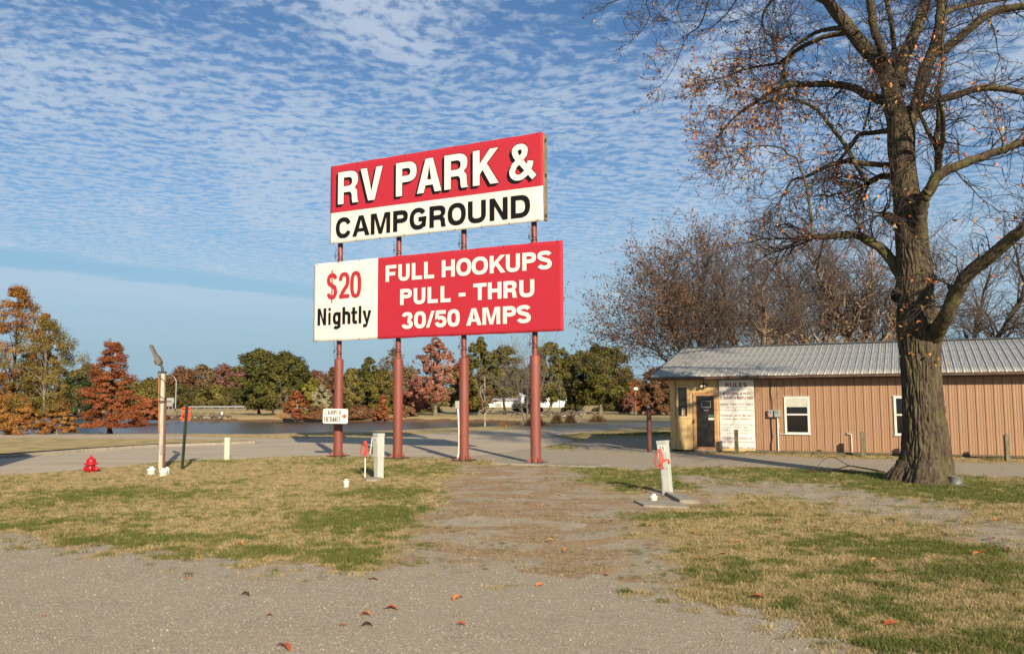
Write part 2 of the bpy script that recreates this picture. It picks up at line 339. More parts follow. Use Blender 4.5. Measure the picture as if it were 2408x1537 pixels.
ROADL = poly([(-1300, 1190), (0, 1116), (150, 1108), (250, 1099), (333, 1091), (432, 1081), (532, 1080), (665, 1073), (762, 1071), (880, 1073), (1000, 1074), (1090, 1075), (1200, 1062), (1330, 1042), (1345, 1034), (1290, 1024), (1380, 1016), (1475, 1006.6), (1578, 1002.5), (1800, 994), (2407, 976), (2407, 966), (1800, 984), (1578, 992), (1494, 994), (1418, 998), (1352, 1001.6), (1247, 1007), (1103, 1014), (999, 1020), (874, 1027.5), (746, 1029), (640, 1030.5), (520, 1028), (372, 1021.5), (0, 1019.5), (-900, 1019), (-1300, 1034), (-300, 1032), (0, 1031.5), (372, 1034), (540, 1037), (625, 1040), (532, 1045), (372, 1050.5), (200, 1062), (0, 1078), (-700, 1125)])
KERB = [(-700, 1125), (0, 1078), (200, 1062), (372, 1050.5), (532, 1045), (600, 1041.5)]
_near = [(-1200, 1017.5), (-300, 1016.5), (0, 1016.5), (300, 1017), (600, 1018), (735, 1016), (807, 1013.7), (877, 1011.5), (926, 1008.8), (999, 1005.6), (1075, 1002.3), (1141, 1000.2), (1185, 999)]
_far = [(1195, 996.5), (1130, 993.5), (1040, 992), (926, 991.3), (760, 990), (620, 991.5), (544, 991.5), (448, 989.8), (372, 987.5), (300, 984), (150, 981), (-300, 980), (-1200, 980)]
LAKE = [tuple((G(a, b) * 1.0 + Vector((0, 1.7, 0)))[:2]) for a, b in _near] + poly(_far, -0.5)
CHAN = poly([(-1200, 976), (0, 976), (300, 976.3), (400, 976.5), (470, 977.5), (530, 979), (640, 979.2), (760, 978), (760, 976.2), (640, 976.5), (520, 975.5), (440, 973.5), (300, 973), (0, 973), (-1200, 973)], -0.5)

def height(x, y):
    d = sdf(LAKE, x, y); d2 = sdf(CHAN, x, y); d = np.maximum(d, d2)
    h = np.where(d > -2.2, -0.5 * sstep(d, -2.2, 0.0) - 0.6 * sstep(d, 0.0, 2.5), 0.0)
    return h
def surf(x, y):
    """lot / track / semi-gravel / grass / green fields on the ground plane, by world position"""
    x = np.asarray(x, float); y = np.asarray(y, float)
    n = fbm(x * 1.3, y * 1.3, 4) - 0.5; n2 = fbm(x * 4.5 + 9, y * 4.5, 3) - 0.5
    e = n * 1.2 + n2 * 0.9
    lot = np.maximum(np.maximum(sdf(LOT, x, y), sdf(BROAD, x, y)), sdf(YARD, x, y)) + e * 0.9
    track = sdf(TRACK, x, y) + e * 0.9
    semi = sdf(SEMI, x, y) + e * 1.2
    return lot, track, semi
GREEN = [  # (vx, vy, half width m, half depth m, strength): lusher patches seen in the photograph
    (880, 1215, 1.15, 1.7, .95), (900, 1160, 1.2, 1.2, .8), (820, 1290, 1.2, .9, .55), (300, 1160, 2.6, 1.1, .7), (120, 1185, 1.6, 1.2, .55), (120, 1232, 2.0, .7, .5), (330, 1268, 1.8, .6, .45),
    (560, 1290, 1.6, .5, .5), (700, 1300, 1.4, .5, .5), (930, 1105, 1.4, 1.5, .75), (1000, 1100, 1.3, 1.6, .65), (1460, 1122, 1.9, 2.2, .85), (1390, 1108, 1.2, 1.6, .7), (1560, 1140, 1.3, 1.4, .7), (760, 1085, 2.0, 1.5, .45),
    (1750, 1108, 3.2, 1.1, .9), (1950, 1122, 2.6, 1.3, .9), (2200, 1142, 3.0, 1.3, 1.0), (2350, 1160, 2.0, 1.6, 1.0), (1560, 1212, .9, .5, .7), (1700, 1210, 1.1, .5, .5), (1950, 1270, 1.0, .5, .55), (2200, 1290, 1.1, .7, .7), (2330, 1345, 1.0, .7, .45),
    (1640, 1350, .55, .35, .5), (1960, 1340, .6, .4, .45), (2150, 1520, 1.2, .35, .5), (2000, 1440, .8, .5, .35), (1500, 1020, 5, 2.0, .9), (1620, 1016, 5, 2.0, .9), (1400, 1052, 1.8, 1.2, .9), (1800, 1135, 2.4, .8, .6), (450, 1085, 2.2, .8, .5), (250, 1050, 6, 1.2, .15)]
def green_field(x, y):
    g = np.zeros_like(x)
    for a, b, hw, hd, s in GREEN:
        c = G(a, b); q = ((x - c.x) / hw) ** 2 + ((y - c.y) / hd) ** 2; g = np.maximum(g, s * np.exp(-q * 0.9))
    n = fbm(x * 0.9 + 3, y * 0.9 + 5, 4); n2 = fbm(x * 3.1 + 11, y * 3.1, 4)
    base = 0.20 * sstep(n, 0.50, 0.74) + 0.34 * sstep(n2, 0.56, 0.74)
    far = sstep(y, 30, 50)
    return np.clip((g * (0.15 + 1.35 * n2) + base * (1 - 0.8 * far)), 0, 1)

# the one ground sheet, fine near the camera and out to the horizon
ys = np.concatenate([[-40, -20, -8], np.linspace(-3, 5, 16), 5 + np.cumsum(np.linspace(0.06, 0.17, 180)), [0]])[:-1]
last = ys[-1]; step = 0.17; ext = []
while last < 160: step *= 1.017; last += step; ext.append(last)
ys = np.concatenate([ys, ext, [175, 200, 240, 300, 400, 600, 1000, 2000, 4000]])
sx = np.linspace(-1, 1, 421); sx = np.sign(sx) * (0.72 * np.abs(sx) + 0.28 * np.abs(sx) ** 5)
wid = np.maximum(9 + 0.92 * np.maximum(ys, 0), np.where(ys > 165, ys * 1.6, 0)) + np.where(ys < 5, 20, 0)
GX = sx[None, :] * wid[:, None]; GY = np.repeat(ys[:, None], len(sx), 1)
fx, fy = GX.ravel(), GY.ravel()
lot, track, semi = surf(fx, fy); grn = green_field(fx, fy)
rd = sdf(ROADL, fx, fy); hgt = height(fx, fy)
micro = (fbm(fx * 2.1, fy * 2.1, 4) - 0.5) * 0.05 + (fbm(fx * .35, fy * .35, 2) - .5) * 0.10
flat = sstep(-np.maximum.reduce([rd, sdf(BROAD, fx, fy), sdf(LOT, fx, fy) * .6]), 0.1, 1.6)
micro *= flat * sstep(-hgt, 0.3, 0.0) * sstep(fy, 80, 45) * sstep(fy, 4, 7)
fz = hgt + micro - 0.004
nr, nc = GX.shape; idx = np.arange(nr * nc).reshape(nr, nc)
gf = np.stack([idx[:-1, :-1], idx[:-1, 1:], idx[1:, 1:], idx[1:, :-1]], -1).reshape(-1, 4)

gm = bpy.data.materials.new('ground_cover'); gm.use_nodes = True; t = NT(gm.node_tree); b = t.n['Principled BSDF']; b.inputs['Roughness'].default_value = 0.95; b.inputs['Specular IOR Level'].default_value = 0.15
co = t.add('ShaderNodeTexCoord').outputs['Object']
def at(nm): return t.add('ShaderNodeAttribute', attribute_name=nm).outputs['Fac']
aL, aT, aS, aG, aB = at('lot'), at('track'), at('semi'), at('green'), at('bank')
fine = t.noise(co, 7.0, 5.0, 0.65); vf = t.noise(co, 55.0, 4.0, 0.7); mid = t.noise(co, 1.6, 4.0, 0.6); straw = t.noise(t.mapping(co, scale=(60, 12, 1)), 1.0, 3.0, 0.7, 1.5)
vor = t.add('ShaderNodeTexVoronoi'); t.set(vor, 'Vector', co); t.set(vor, 'Scale', 62.0)
vor2 = t.add('ShaderNodeTexVoronoi'); t.set(vor2, 'Vector', co); t.set(vor2, 'Scale', 24.0)
vr = t.add('ShaderNodeSeparateColor', i_0=vor.outputs['Color']).outputs[0]; vr2 = t.add('ShaderNodeSeparateColor', i_0=vor2.outputs['Color']).outputs[0]
# gravel: grey-tan limestone chips in pale dust
gcol = t.ramp(vr, [(0.0, (0.22, 0.187, 0.140)), (0.35, (0.345, 0.300, 0.228)), (0.7, (0.405, 0.355, 0.272)), (1.0, (0.50, 0.445, 0.345))])
gcol = t.mix(t.ss(mid, 0.34, 0.62, 0.05, 0.70), gcol, (0.405, 0.345, 0.258, 1))
gcol = t.mix(t.ss(vr2, 0.95, 0.98), gcol, (0.46, 0.42, 0.36, 1))
gcol = t.mix(t.ss(t.noise(t.mapping(co, scale=(.12, .5, 1)), 1.0, 4.0), 0.5, 0.75, 0, .45), gcol, (0.37, 0.29, 0.21, 1))
# soil, straw litter, dead turf, living turf
soil = t.ramp(fine, [(0.25, (0.15, 0.095, 0.058)), (0.5, (0.27, 0.18, 0.115)), (0.8, (0.38, 0.275, 0.185))])
litter = t.mix(t.ss(straw, 0.40, 0.68), soil, (0.47, 0.34, 0.18, 1))
dead = t.ramp(t.math('ADD', t.math('MULTIPLY', fine, 0.5), t.math('MULTIPLY', vf, 0.5)), [(0.28, (0.18, 0.132, 0.065)), (0.5, (0.42, 0.325, 0.160)), (0.75, (0.62, 0.50, 0.27))])
live = t.ramp(t.math('ADD', t.math('MULTIPLY', fine, 0.5), t.math('MULTIPLY', vf, 0.5)), [(0.28, (0.075, 0.08, 0.018)), (0.5, (0.175, 0.195, 0.045)), (0.75, (0.30, 0.31, 0.085))])
gmask = t.ss(t.math('ADD', aG, t.math('MULTIPLY', t.math('SUBTRACT', fine, 0.5), 1.1)), 0.16, 0.70)
turf = t.mix(gmask, dead, live)
jit = t.math('ADD', t.math('MULTIPLY', t.math('SUBTRACT', fine, 0.5), 1.1), t.math('MULTIPLY', t.math('SUBTRACT', vf, 0.5), 0.55))
lotm = t.ss(t.math('ADD', aL, jit), -0.07, 0.10)
edgeband = t.ss(t.math('ADD', aL, t.math('MULTIPLY', jit, 1.5)), -0.55, 0.05)
c = t.mix(t.math('MULTIPLY', edgeband, 0.75), turf, litter)
patch = t.noise(t.mapping(co, scale=(0.8, 1.3, 1)), 1.1, 4.0, 0.6)
tcol = t.mix(t.ss(t.math('ADD', patch, t.math('MULTIPLY', jit, 0.16)), 0.43, 0.54), gcol, litter)
c = t.mix(t.ss(t.math('ADD', aT, jit), -0.35, 0.30), c, tcol)
scol = t.mix(t.ss(t.math('ADD', patch, t.math('MULTIPLY', jit, 0.25)), 0.50, 0.66), gcol, t.mix(t.ss(mid, .45, .6), litter, live))
c = t.mix(t.ss(t.math('ADD', aS, jit), -0.3, 0.3), c, scol)
c = t.mix(lotm, c, gcol)
c = t.mix(t.ss(t.math('ADD', aB, t.math('MULTIPLY', jit, .4)), 0.35, 0.6), c, t.ramp(fine, [(0.3, (0.07, 0.045, 0.026)), (0.55, (0.20, 0.12, 0.065)), (0.8, (0.33, 0.22, 0.12))]))
c = t.mix(1.0, c, (ALB * 1.07, ALB * 1.07, ALB * 1.07, 1), 'MULTIPLY'); t.set(b, 'Base Color', c)
bh = t.math('ADD', t.math('MULTIPLY', vor.outputs['Distance'], -0.6), t.math('MULTIPLY', fine, 0.6)); bh = t.math('ADD', bh, t.math('MULTIPLY', vf, 0.5))
bn = t.add('ShaderNodeBump'); bn.inputs['Strength'].default_value = 0.75; bn.inputs['Distance'].default_value = 0.016; t.set(bn, 'Height', bh); t.set(b, 'Normal', bn.outputs[0])
dl = np.maximum(sdf(LAKE, fx, fy), sdf(CHAN, fx, fy)); bankv = sstep(dl, -1.6, -0.7)
me = np_mesh('ground', np.stack([fx, fy, fz], 1), gf, [gm], True, dict(lot=np.clip(lot, -3, 3), track=np.clip(track, -3, 3), semi=np.clip(semi, -3, 3), green=grn, bank=bankv))
tag(place(bpy.data.objects.new('ground', me)), kind='structure')

# water: one flat sheet just below the banks
wm = bpy.data.materials.new('pond_water'); wm.use_nodes = True; t = NT(wm.node_tree); b = t.n['Principled BSDF']
b.inputs['Base Color'].default_value = (0.055, 0.045, 0.030, 1); b.inputs['Roughness'].default_value = 0.20; b.inputs['IOR'].default_value = 1.33; b.inputs['Specular IOR Level'].default_value = 0.6
co = t.add('ShaderNodeTexCoord').outputs['Object']; bn = t.add('ShaderNodeBump'); bn.inputs['Strength'].default_value = 1.0; bn.inputs['Distance'].default_value = 0.10
t.set(bn, 'Height', t.noise(t.mapping(co, scale=(1, 2.2, 1)), 2.2, 3.0)); t.set(b, 'Normal', bn.outputs[0])
xs = [p[0] for p in LAKE + CHAN]; yy_ = [p[1] for p in LAKE + CHAN]
wv = [(min(xs) - 2, min(yy_) - 1, -0.5), (max(xs) + 2, min(yy_) - 1, -0.5), (max(xs) + 2, max(yy_) + 2, -0.5), (min(xs) - 2, max(yy_) + 2, -0.5)]
tag(place(bpy.data.objects.new('pond_water', np_mesh('pond_water', wv, [(0, 1, 2, 3)], [wm]))), kind='structure')

# road: pale worn concrete / asphalt, a sheet above the ground
def road_mat(name, c0, c1, c2):
    m_ = bpy.data.materials.new(name); m_.use_nodes = True; t = NT(m_.node_tree); b = t.n['Principled BSDF']; b.inputs['Roughness'].default_value = 0.9; b.inputs['Specular IOR Level'].default_value = 0.25
    co = t.add('ShaderNodeTexCoord').outputs['Object']
    n1 = t.noise(t.mapping(co, scale=(.25, .9, 1), rot=(0, 0, -.12)), 1.0, 5.0, 0.6); n2 = t.noise(co, 42.0, 3.0, 0.7)
    v = t.add('ShaderNodeTexVoronoi', feature='DISTANCE_TO_EDGE'); t.set(v, 'Vector', t.mapping(co, scale=(.5, .35, 1), rot=(0, 0, .3))); t.set(v, 'Scale', 1.0)
    c = t.ramp(t.math('ADD', t.math('MULTIPLY', n1, 0.75), t.math('MULTIPLY', n2, 0.25)), [(0.3, c0), (0.5, c1), (0.7, c2)])
    crack = t.ss(t.math('ADD', v.outputs[0], t.math('MULTIPLY', t.noise(co, 3.0, 3.0), 0.03)), 0.022, 0.014)
    c = t.mix(t.math('MULTIPLY', crack, 0.5), c, (0.13, 0.11, 0.09, 1)); c = t.mix(1.0, c, (ALB, ALB, ALB, 1), 'MULTIPLY'); t.set(b, 'Base Color', c)
    bn = t.add('ShaderNodeBump'); bn.inputs['Strength'].default_value = 0.4; bn.inputs['Distance'].default_value = 0.006; t.set(bn, 'Height', n2); t.set(b, 'Normal', bn.outputs[0]); return m_
M['road'] = road_mat('worn_concrete_road', (0.38, 0.315, 0.23), (0.49, 0.41, 0.305), (0.56, 0.48, 0.37))
def sheet(name, pts, z, m_, kind='structure', thick=0.0):
    tri = tessellate_polygon([[Vector((p[0], p[1], 0)) for p in pts]])
    me = bpy.data.meshes.new(name); me.from_pydata([(p[0], p[1], z) for p in pts], [], [tuple(q) for q in tri]); me.materials.append(m_)
    bm = bmesh.new(); bm.from_mesh(me)
    for f in bm.faces:
        if f.normal.z < 0: f.normal_flip()
    bm.to_mesh(me); bm.free()
    o = bpy.data.objects.new(name, me); place(o); return tag(o, kind=kind)
def densify(pts, d=0.6, wob=0.0):
    out = []; r = random.Random(5)
    for i in range(len(pts)):
        a = Vector(pts[i][:2]); b_ = Vector(pts[(i + 1) % len(pts)][:2]); L = (b_ - a).length; k = max(1, min(40, int(L / d)))
        nrm = Vector(((b_ - a).y, -(b_ - a).x)).normalized() if L > 0 else Vector((0, 0))
        for j in range(k): q = a.lerp(b_, j / k) + nrm * (r.uniform(-wob, wob) if 0 < j else 0); out.append((q.x, q.y))
    return out
sheet('road', densify(ROADL, 0.45, 0.09), 0.002, M['road'])
# painted edge line, worn thin
mk = mat('worn_white_road_paint', (0.62, 0.60, 0.54), 0.8, col2=(0.42, 0.38, 0.31), vscale=3)
def line_strip(name, pts, wd, z, m_, kind='structure'):
    P_ = [G(a, b_) for a, b_ in pts]; L = []; R_ = []
    for i, p in enumerate(P_):
        d = (P_[min(i + 1, len(P_) - 1)] - P_[max(i - 1, 0)]).normalized(); n_ = Vector((-d.y, d.x, 0)) * wd / 2; L.append(p + n_); R_.append(p - n_)
    k = len(P_); vs = [(v.x, v.y, z) for v in L + R_]
    o = bpy.data.objects.new(name, np_mesh(name, vs, [(i, k + i, k + i + 1, i + 1) for i in range(k - 1)], [m_])); place(o); return tag(o, kind=kind)
line_strip('road_marking', [(640, 1071), (676, 1068), (853, 1053), (1000, 1041), (1129, 1033), (1225, 1026), (1330, 1017)], 0.10, 0.007, mk)
line_strip('road_marking', [(601, 1038.5), (680, 1036.5), (735, 1035), (860, 1030.5)], 0.12, 0.007, mk)
line_strip('road_marking', [(-300, 1109), (0, 1093), (190, 1078), (420, 1070)], 0.03, 0.007, mk)
# kerb: a real step along the far side of the road
KP = [G(a, b_) for a, b_ in KERB]; kb = MB()
for i in range(len(KP) - 1):
    a, c_ = KP[i], KP[i + 1]; n_ = max(1, int((c_ - a).length / 3)); d = (c_ - a).normalized(); nn = Vector((-d.y, d.x, 0))
    for j in range(n_):
        p = a.lerp(c_, j / n_); q = a.lerp(c_, (j + 1) / n_); mpt = (p + q) / 2 + nn * 0.15; L = (q - p).length - 0.012
        kb.box((mpt.x, mpt.y, 0.035), (L, 0.30, 0.15), rot=Matrix.Rotation(math.atan2(d.y, d.x), 3, 'Z'), bev=0.02)
tag(kb.build('kerb', M['concrete']), kind='structure')
# raised turf wedge between the two arms of the road
wedge = poly([(-700, 1118), (-300, 1033), (0, 1032.5), (372, 1035), (540, 1038.2), (610, 1040.4), (532, 1043.2), (372, 1048), (200, 1058.5), (0, 1073)])
tag(sheet('verge', densify(wedge, 0.5, 0.08), 0.105, mat('dry_verge_turf', (0.52, 0.38, 0.17), 0.95, col2=(0.26, 0.22, 0.07), vscale=1.2, var=0.35, bump=0.8, bscale=40)), kind='structure')

# ------------------------------------------------------------------ scattering (geometry nodes, one object each)
def scatter(name, pos, rot, scl, idx_, protos, attrs):
    me = bpy.data.meshes.new(name); n = len(pos); me.vertices.add(n); me.vertices.foreach_set('co', np.asarray(pos, np.float32).ravel())
    a = me.attributes.new('rot', 'FLOAT_VECTOR', 'POINT'); a.data.foreach_set('vector', np.asarray(rot, np.float32).ravel())
    a = me.attributes.new('scl', 'FLOAT_VECTOR', 'POINT'); a.data.foreach_set('vector', np.asarray(scl, np.float32).ravel())
    a = me.attributes.new('pick', 'INT', 'POINT'); a.data.foreach_set('value', np.asarray(idx_, np.int32))
    for k, v in attrs.items():
        a = me.attributes.new(k, 'FLOAT', 'POINT'); a.data.foreach_set('value', np.asarray(v, np.float32))
    o = bpy.data.objects.new(name, me); place(o)
    col = bpy.data.collections.new(name + '_kinds')
    for p in protos: col.objects.link(p)
    ng = bpy.data.node_groups.new(name + '_scatter', 'GeometryNodeTree')
    ng.interface.new_socket('Geometry', in_out='INPUT', socket_type='NodeSocketGeometry'); ng.interface.new_socket('Geometry', in_out='OUTPUT', socket_type='NodeSocketGeometry')
    N_ = ng.nodes; L = ng.links; gi = N_.new('NodeGroupInput'); go = N_.new('NodeGroupOutput')
    ci = N_.new('GeometryNodeCollectionInfo'); ci.inputs['Collection'].default_value = col; ci.inputs['Separate Children'].default_value = True; ci.inputs['Reset Children'].default_value = True
    iop = N_.new('GeometryNodeInstanceOnPoints'); iop.inputs['Pick Instance'].default_value = True
    def na(nm, typ):
        q = N_.new('GeometryNodeInputNamedAttribute'); q.data_type = typ; q.inputs['Name'].default_value = nm
        return [s_ for s_ in q.outputs if s_.enabled and s_.name == 'Attribute'][0]
    L.new(gi.outputs[0], iop.inputs['Points']); L.new(ci.outputs[0], iop.inputs['Instance']); L.new(na('pick', 'INT'), iop.inputs['Instance Index'])
    e2r = N_.new('FunctionNodeEulerToRotation'); L.new(na('rot', 'FLOAT_VECTOR'), e2r.inputs[0]); L.new(e2r.outputs[0], iop.inputs['Rotation'])
    L.new(na('scl', 'FLOAT_VECTOR'), iop.inputs['Scale']); L.new(iop.outputs[0], go.inputs[0])
    md = o.modifiers.new('scatter', 'NODES'); md.node_group = ng
    return tag(o, kind='stuff')
grass_m = leaf_mat('grass_blade', [(0.0, (0.62, 0.50, 0.28)), (0.25, (0.46, 0.355, 0.175)), (0.45, (0.27, 0.22, 0.08)), (0.6, (0.17, 0.185, 0.045)), (1.0, (0.095, 0.135, 0.026))], 0.25, 0.75, 'tint', True)
def tuft(nb, h, lean, spread, wd, r):
    v = []; f = []
    for k in range(nb):
        a = r.uniform(0, 2 * PI); d = r.random() ** .6 * spread; bx, by = math.cos(a) * d, math.sin(a) * d
        a2 = r.uniform(0, 2 * PI); hh = h * r.uniform(.55, 1.15); ln = lean * r.uniform(.3, 1.3); ux, uy = math.cos(a2), math.sin(a2); a3 = r.uniform(0, PI); sx_, sy_ = math.cos(a3) * wd, math.sin(a3) * wd
        i = len(v); mx_, my_ = bx + ux * ln * .4, by + uy * ln * .4
        v += [(bx - sx_, by - sy_, 0), (bx + sx_, by + sy_, 0), (mx_ + sx_ * .8, my_ + sy_ * .8, hh * .62), (mx_ - sx_ * .8, my_ - sy_ * .8, hh * .62), (bx + ux * ln + sx_ * .1, by + uy * ln + sy_ * .1, hh), (bx + ux * ln - sx_ * .1, by + uy * ln - sy_ * .1, hh)]
        f += [(i, i + 1, i + 2, i + 3), (i + 3, i + 2, i + 4, i + 5)]
    return v, f
rr = random.Random(11); protos = []
for k in range(6):
    v, f = tuft(13, [.045, .055, .038, .05, .018, .014][k], [.02, .03, .03, .02, .07, .09][k], [.05, .06, .055, .045, .07, .08][k], [.0020, .0022, .002, .0022, .0018, .0018][k], rr)
    protos.append(bpy.data.objects.new('blade_clump%02d' % k, np_mesh('blade_clump', v, f, [grass_m])))
def sample_fan(n, y0, y1, pw, half=0.70, rng=RNG):
    u = rng.random(n); q = 1 - pw; yy = (y0 ** q + u * (y1 ** q - y0 ** q)) ** (1 / q); xx = (rng.random(n) * 2 - 1) * (yy * half + 1.5); return xx, yy
def ground_z(x, y):
    m_ = (fbm(x * 2.1, y * 2.1, 4) - 0.5) * 0.05 + (fbm(x * .35, y * .35, 2) - .5) * 0.10
    fl = sstep(-np.maximum.reduce([sdf(ROADL, x, y), sdf(BROAD, x, y), sdf(LOT, x, y) * .6]), 0.1, 1.6); h = height(x, y)
    return h + m_ * fl * sstep(-h, 0.3, 0.0) * sstep(y, 80, 45) * sstep(y, 4, 7) - 0.004
x, y = sample_fan(430000, 6.2, 46, 1.45)
l_, tr_, sm_ = surf(x, y); g_ = green_field(x, y); rdd = sdf(ROADL, x, y); wd_ = sdf(LAKE, x, y)
j = (RNG.random(len(x)) - .5)
gr = np.maximum(sstep(-l_ + j * .3, -0.05, 0.25), sstep(l_, .9, 0) * (fbm(x * 6, y * 6, 2) > .60) * .5) * (1 - sstep(tr_ + j * .6, -0.4, 0.15) * .80) * (1 - sstep(sm_ + j * .6, -.3, .3) * (.93 - .35 * (fbm(x * .9, y * 1.4, 3) > .56))) * (rdd < -.08) * (wd_ < -1.4)
pad = np.zeros(len(x))
for vx, vy, r_ in ((1567, 1178, .75), (850, 1135, .45), (375, 1108, .8), (800, 1145, .4), (1090, 1083, .45), (1261, 1090, .55), (937, 1077, .45), (1640, 1183, .6), (2172, 1120, .62)):
    c = G(vx, vy); pad = np.maximum(pad, np.exp(-(((x - c.x) / r_) ** 2 + ((y - c.y) / (r_ * 1.2)) ** 2)) * .9)
keep = RNG.random(len(x)) < gr * (1 - pad) * (0.70 + 0.3 * g_); x, y, g_, tr_ = x[keep], y[keep], g_[keep], tr_[keep]
n = len(x); z = ground_z(x, y); isg = (RNG.random(n) < sstep(g_ + (fbm(x * 7, y * 7, 2) - .5) * .9, 0.14, 0.80) * .62 + .04)
tint = np.where(isg, RNG.uniform(.52, 1.0, n), RNG.beta(1.6, 2.2, n) * .45); pick = np.where(isg, RNG.integers(0, 4, n), np.where(RNG.random(n) < .45, RNG.integers(0, 4, n), RNG.integers(4, 6, n)))
s = RNG.uniform(.6, 1.15, n) * np.where(isg, 1.05, .85) * (1 + 0.012 * (y - 7)); s *= np.where(tr_ > -.2, .6, 1)
hs = s * np.where(isg, 1.0, .85)
scatter('grass', np.stack([x, y, z], 1), np.stack([RNG.normal(0, .12, n), RNG.normal(0, .12, n), RNG.uniform(0, 6.28, n)], 1), np.stack([s * 1.25, s * 1.25, hs], 1), pick, protos, dict(tint=tint))
n_grass = n
# gravel: loose stones on the lot and in the track
stone_m = leaf_mat('loose_stone', [(0.0, (0.19, 0.16, 0.125)), (0.4, (0.31, 0.265, 0.205)), (0.85, (0.38, 0.33, 0.255)), (1.0, (0.44, 0.385, 0.30))], 0.0, 0.85, 'tint', True)
sp_ = []
for k in range(4):
    bm = bmesh.new(); bmesh.ops.create_icosphere(bm, subdivisions=1, radius=1.0)
    for v in bm.verts: v.co *= rr.uniform(.7, 1.15); v.co.z *= .62
    me = bpy.data.meshes.new('stone'); bm.to_mesh(me); bm.free(); me.materials.append(stone_m); sp_.append(bpy.data.objects.new('stone_kind%02d' % k, me))
x, y = sample_fan(200000, 5.0, 30, 2.3, .68)
l_, tr_, sm_ = surf(x, y); pt = fbm(x * 1.1, y * 1.5, 3)
pr = sstep(l_, -.15, .3) * (.55 + .6 * (fbm(x * .5, y * .9, 3) - .2)) + sstep(tr_, -.2, .3) * .45 * (pt > .45) + sstep(sm_, -.3, .3) * .5 * (pt > .45)
pr *= sdf(ROADL, x, y) < 0
keep = RNG.random(len(x)) < pr; x, y = x[keep], y[keep]; n = len(x)
s = RNG.lognormal(math.log(.0040), .42, n) * (1 + .03 * (y - 5)); z = ground_z(x, y) + s * .25
scatter('gravel', np.stack([x, y, z], 1), RNG.uniform(0, 6.28, (n, 3)) * np.array([.15, .15, 1]), np.stack([s, s * RNG.uniform(.7, 1.1, n), s], 1), RNG.integers(0, 4, n), sp_, dict(tint=RNG.beta(2.6, 1.9, n)))
print('grass', n_grass, 'stones', n)
# ------------------------------------------------------------------ lettering: filled outlines of a bold grotesque, drawn stroke by stroke
def arc(cx, cy, rx, ry, a0, a1, n=12, p=2.35):
    """squarish (superelliptic) arc, angles in degrees"""
    out = []
    for i in range(n + 1):
        a = math.radians(a0 + (a1 - a0) * i / n); c, s_ = math.cos(a), math.sin(a)
        out.append((cx + rx * math.copysign(abs(c) ** (2 / p), c), cy + ry * math.copysign(abs(s_) ** (2 / p), s_)))
    return out
def stroke(pts, th, tv=None):
    """outline of a centre line; th = thickness of vertical runs, tv = of horizontal runs"""
    tv = tv or th; q = [pts[0]]
    for p in pts[1:]:
        if math.hypot(p[0] - q[-1][0], p[1] - q[-1][1]) > 1e-4: q.append(p)
    L = []; R_ = []; n = len(q)
    for i in range(n):
        def dr(a, b_):
            dx_, dy_ = b_[0] - a[0], b_[1] - a[1]; l = math.hypot(dx_, dy_) or 1; return dx_ / l, dy_ / l
        if i == 0: d0 = d1 = dr(q[0], q[1])
        elif i == n - 1: d0 = d1 = dr(q[-2], q[-1])
        else: d0 = dr(q[i - 1], q[i]); d1 = dr(q[i], q[i + 1])
        nx, ny = -(d0[1] + d1[1]), d0[0] + d1[0]; l = math.hypot(nx, ny) or 1; nx /= l; ny /= l
        cs = max(0.5, nx * -d0[1] + ny * d0[0]); t_ = (abs(nx) * th + abs(ny) * tv) / (abs(nx) + abs(ny)) / 2 / cs
        L.append((q[i][0] + nx * t_, q[i][1] + ny * t_)); R_.append((q[i][0] - nx * t_, q[i][1] - ny * t_))
    return L + R_[::-1]
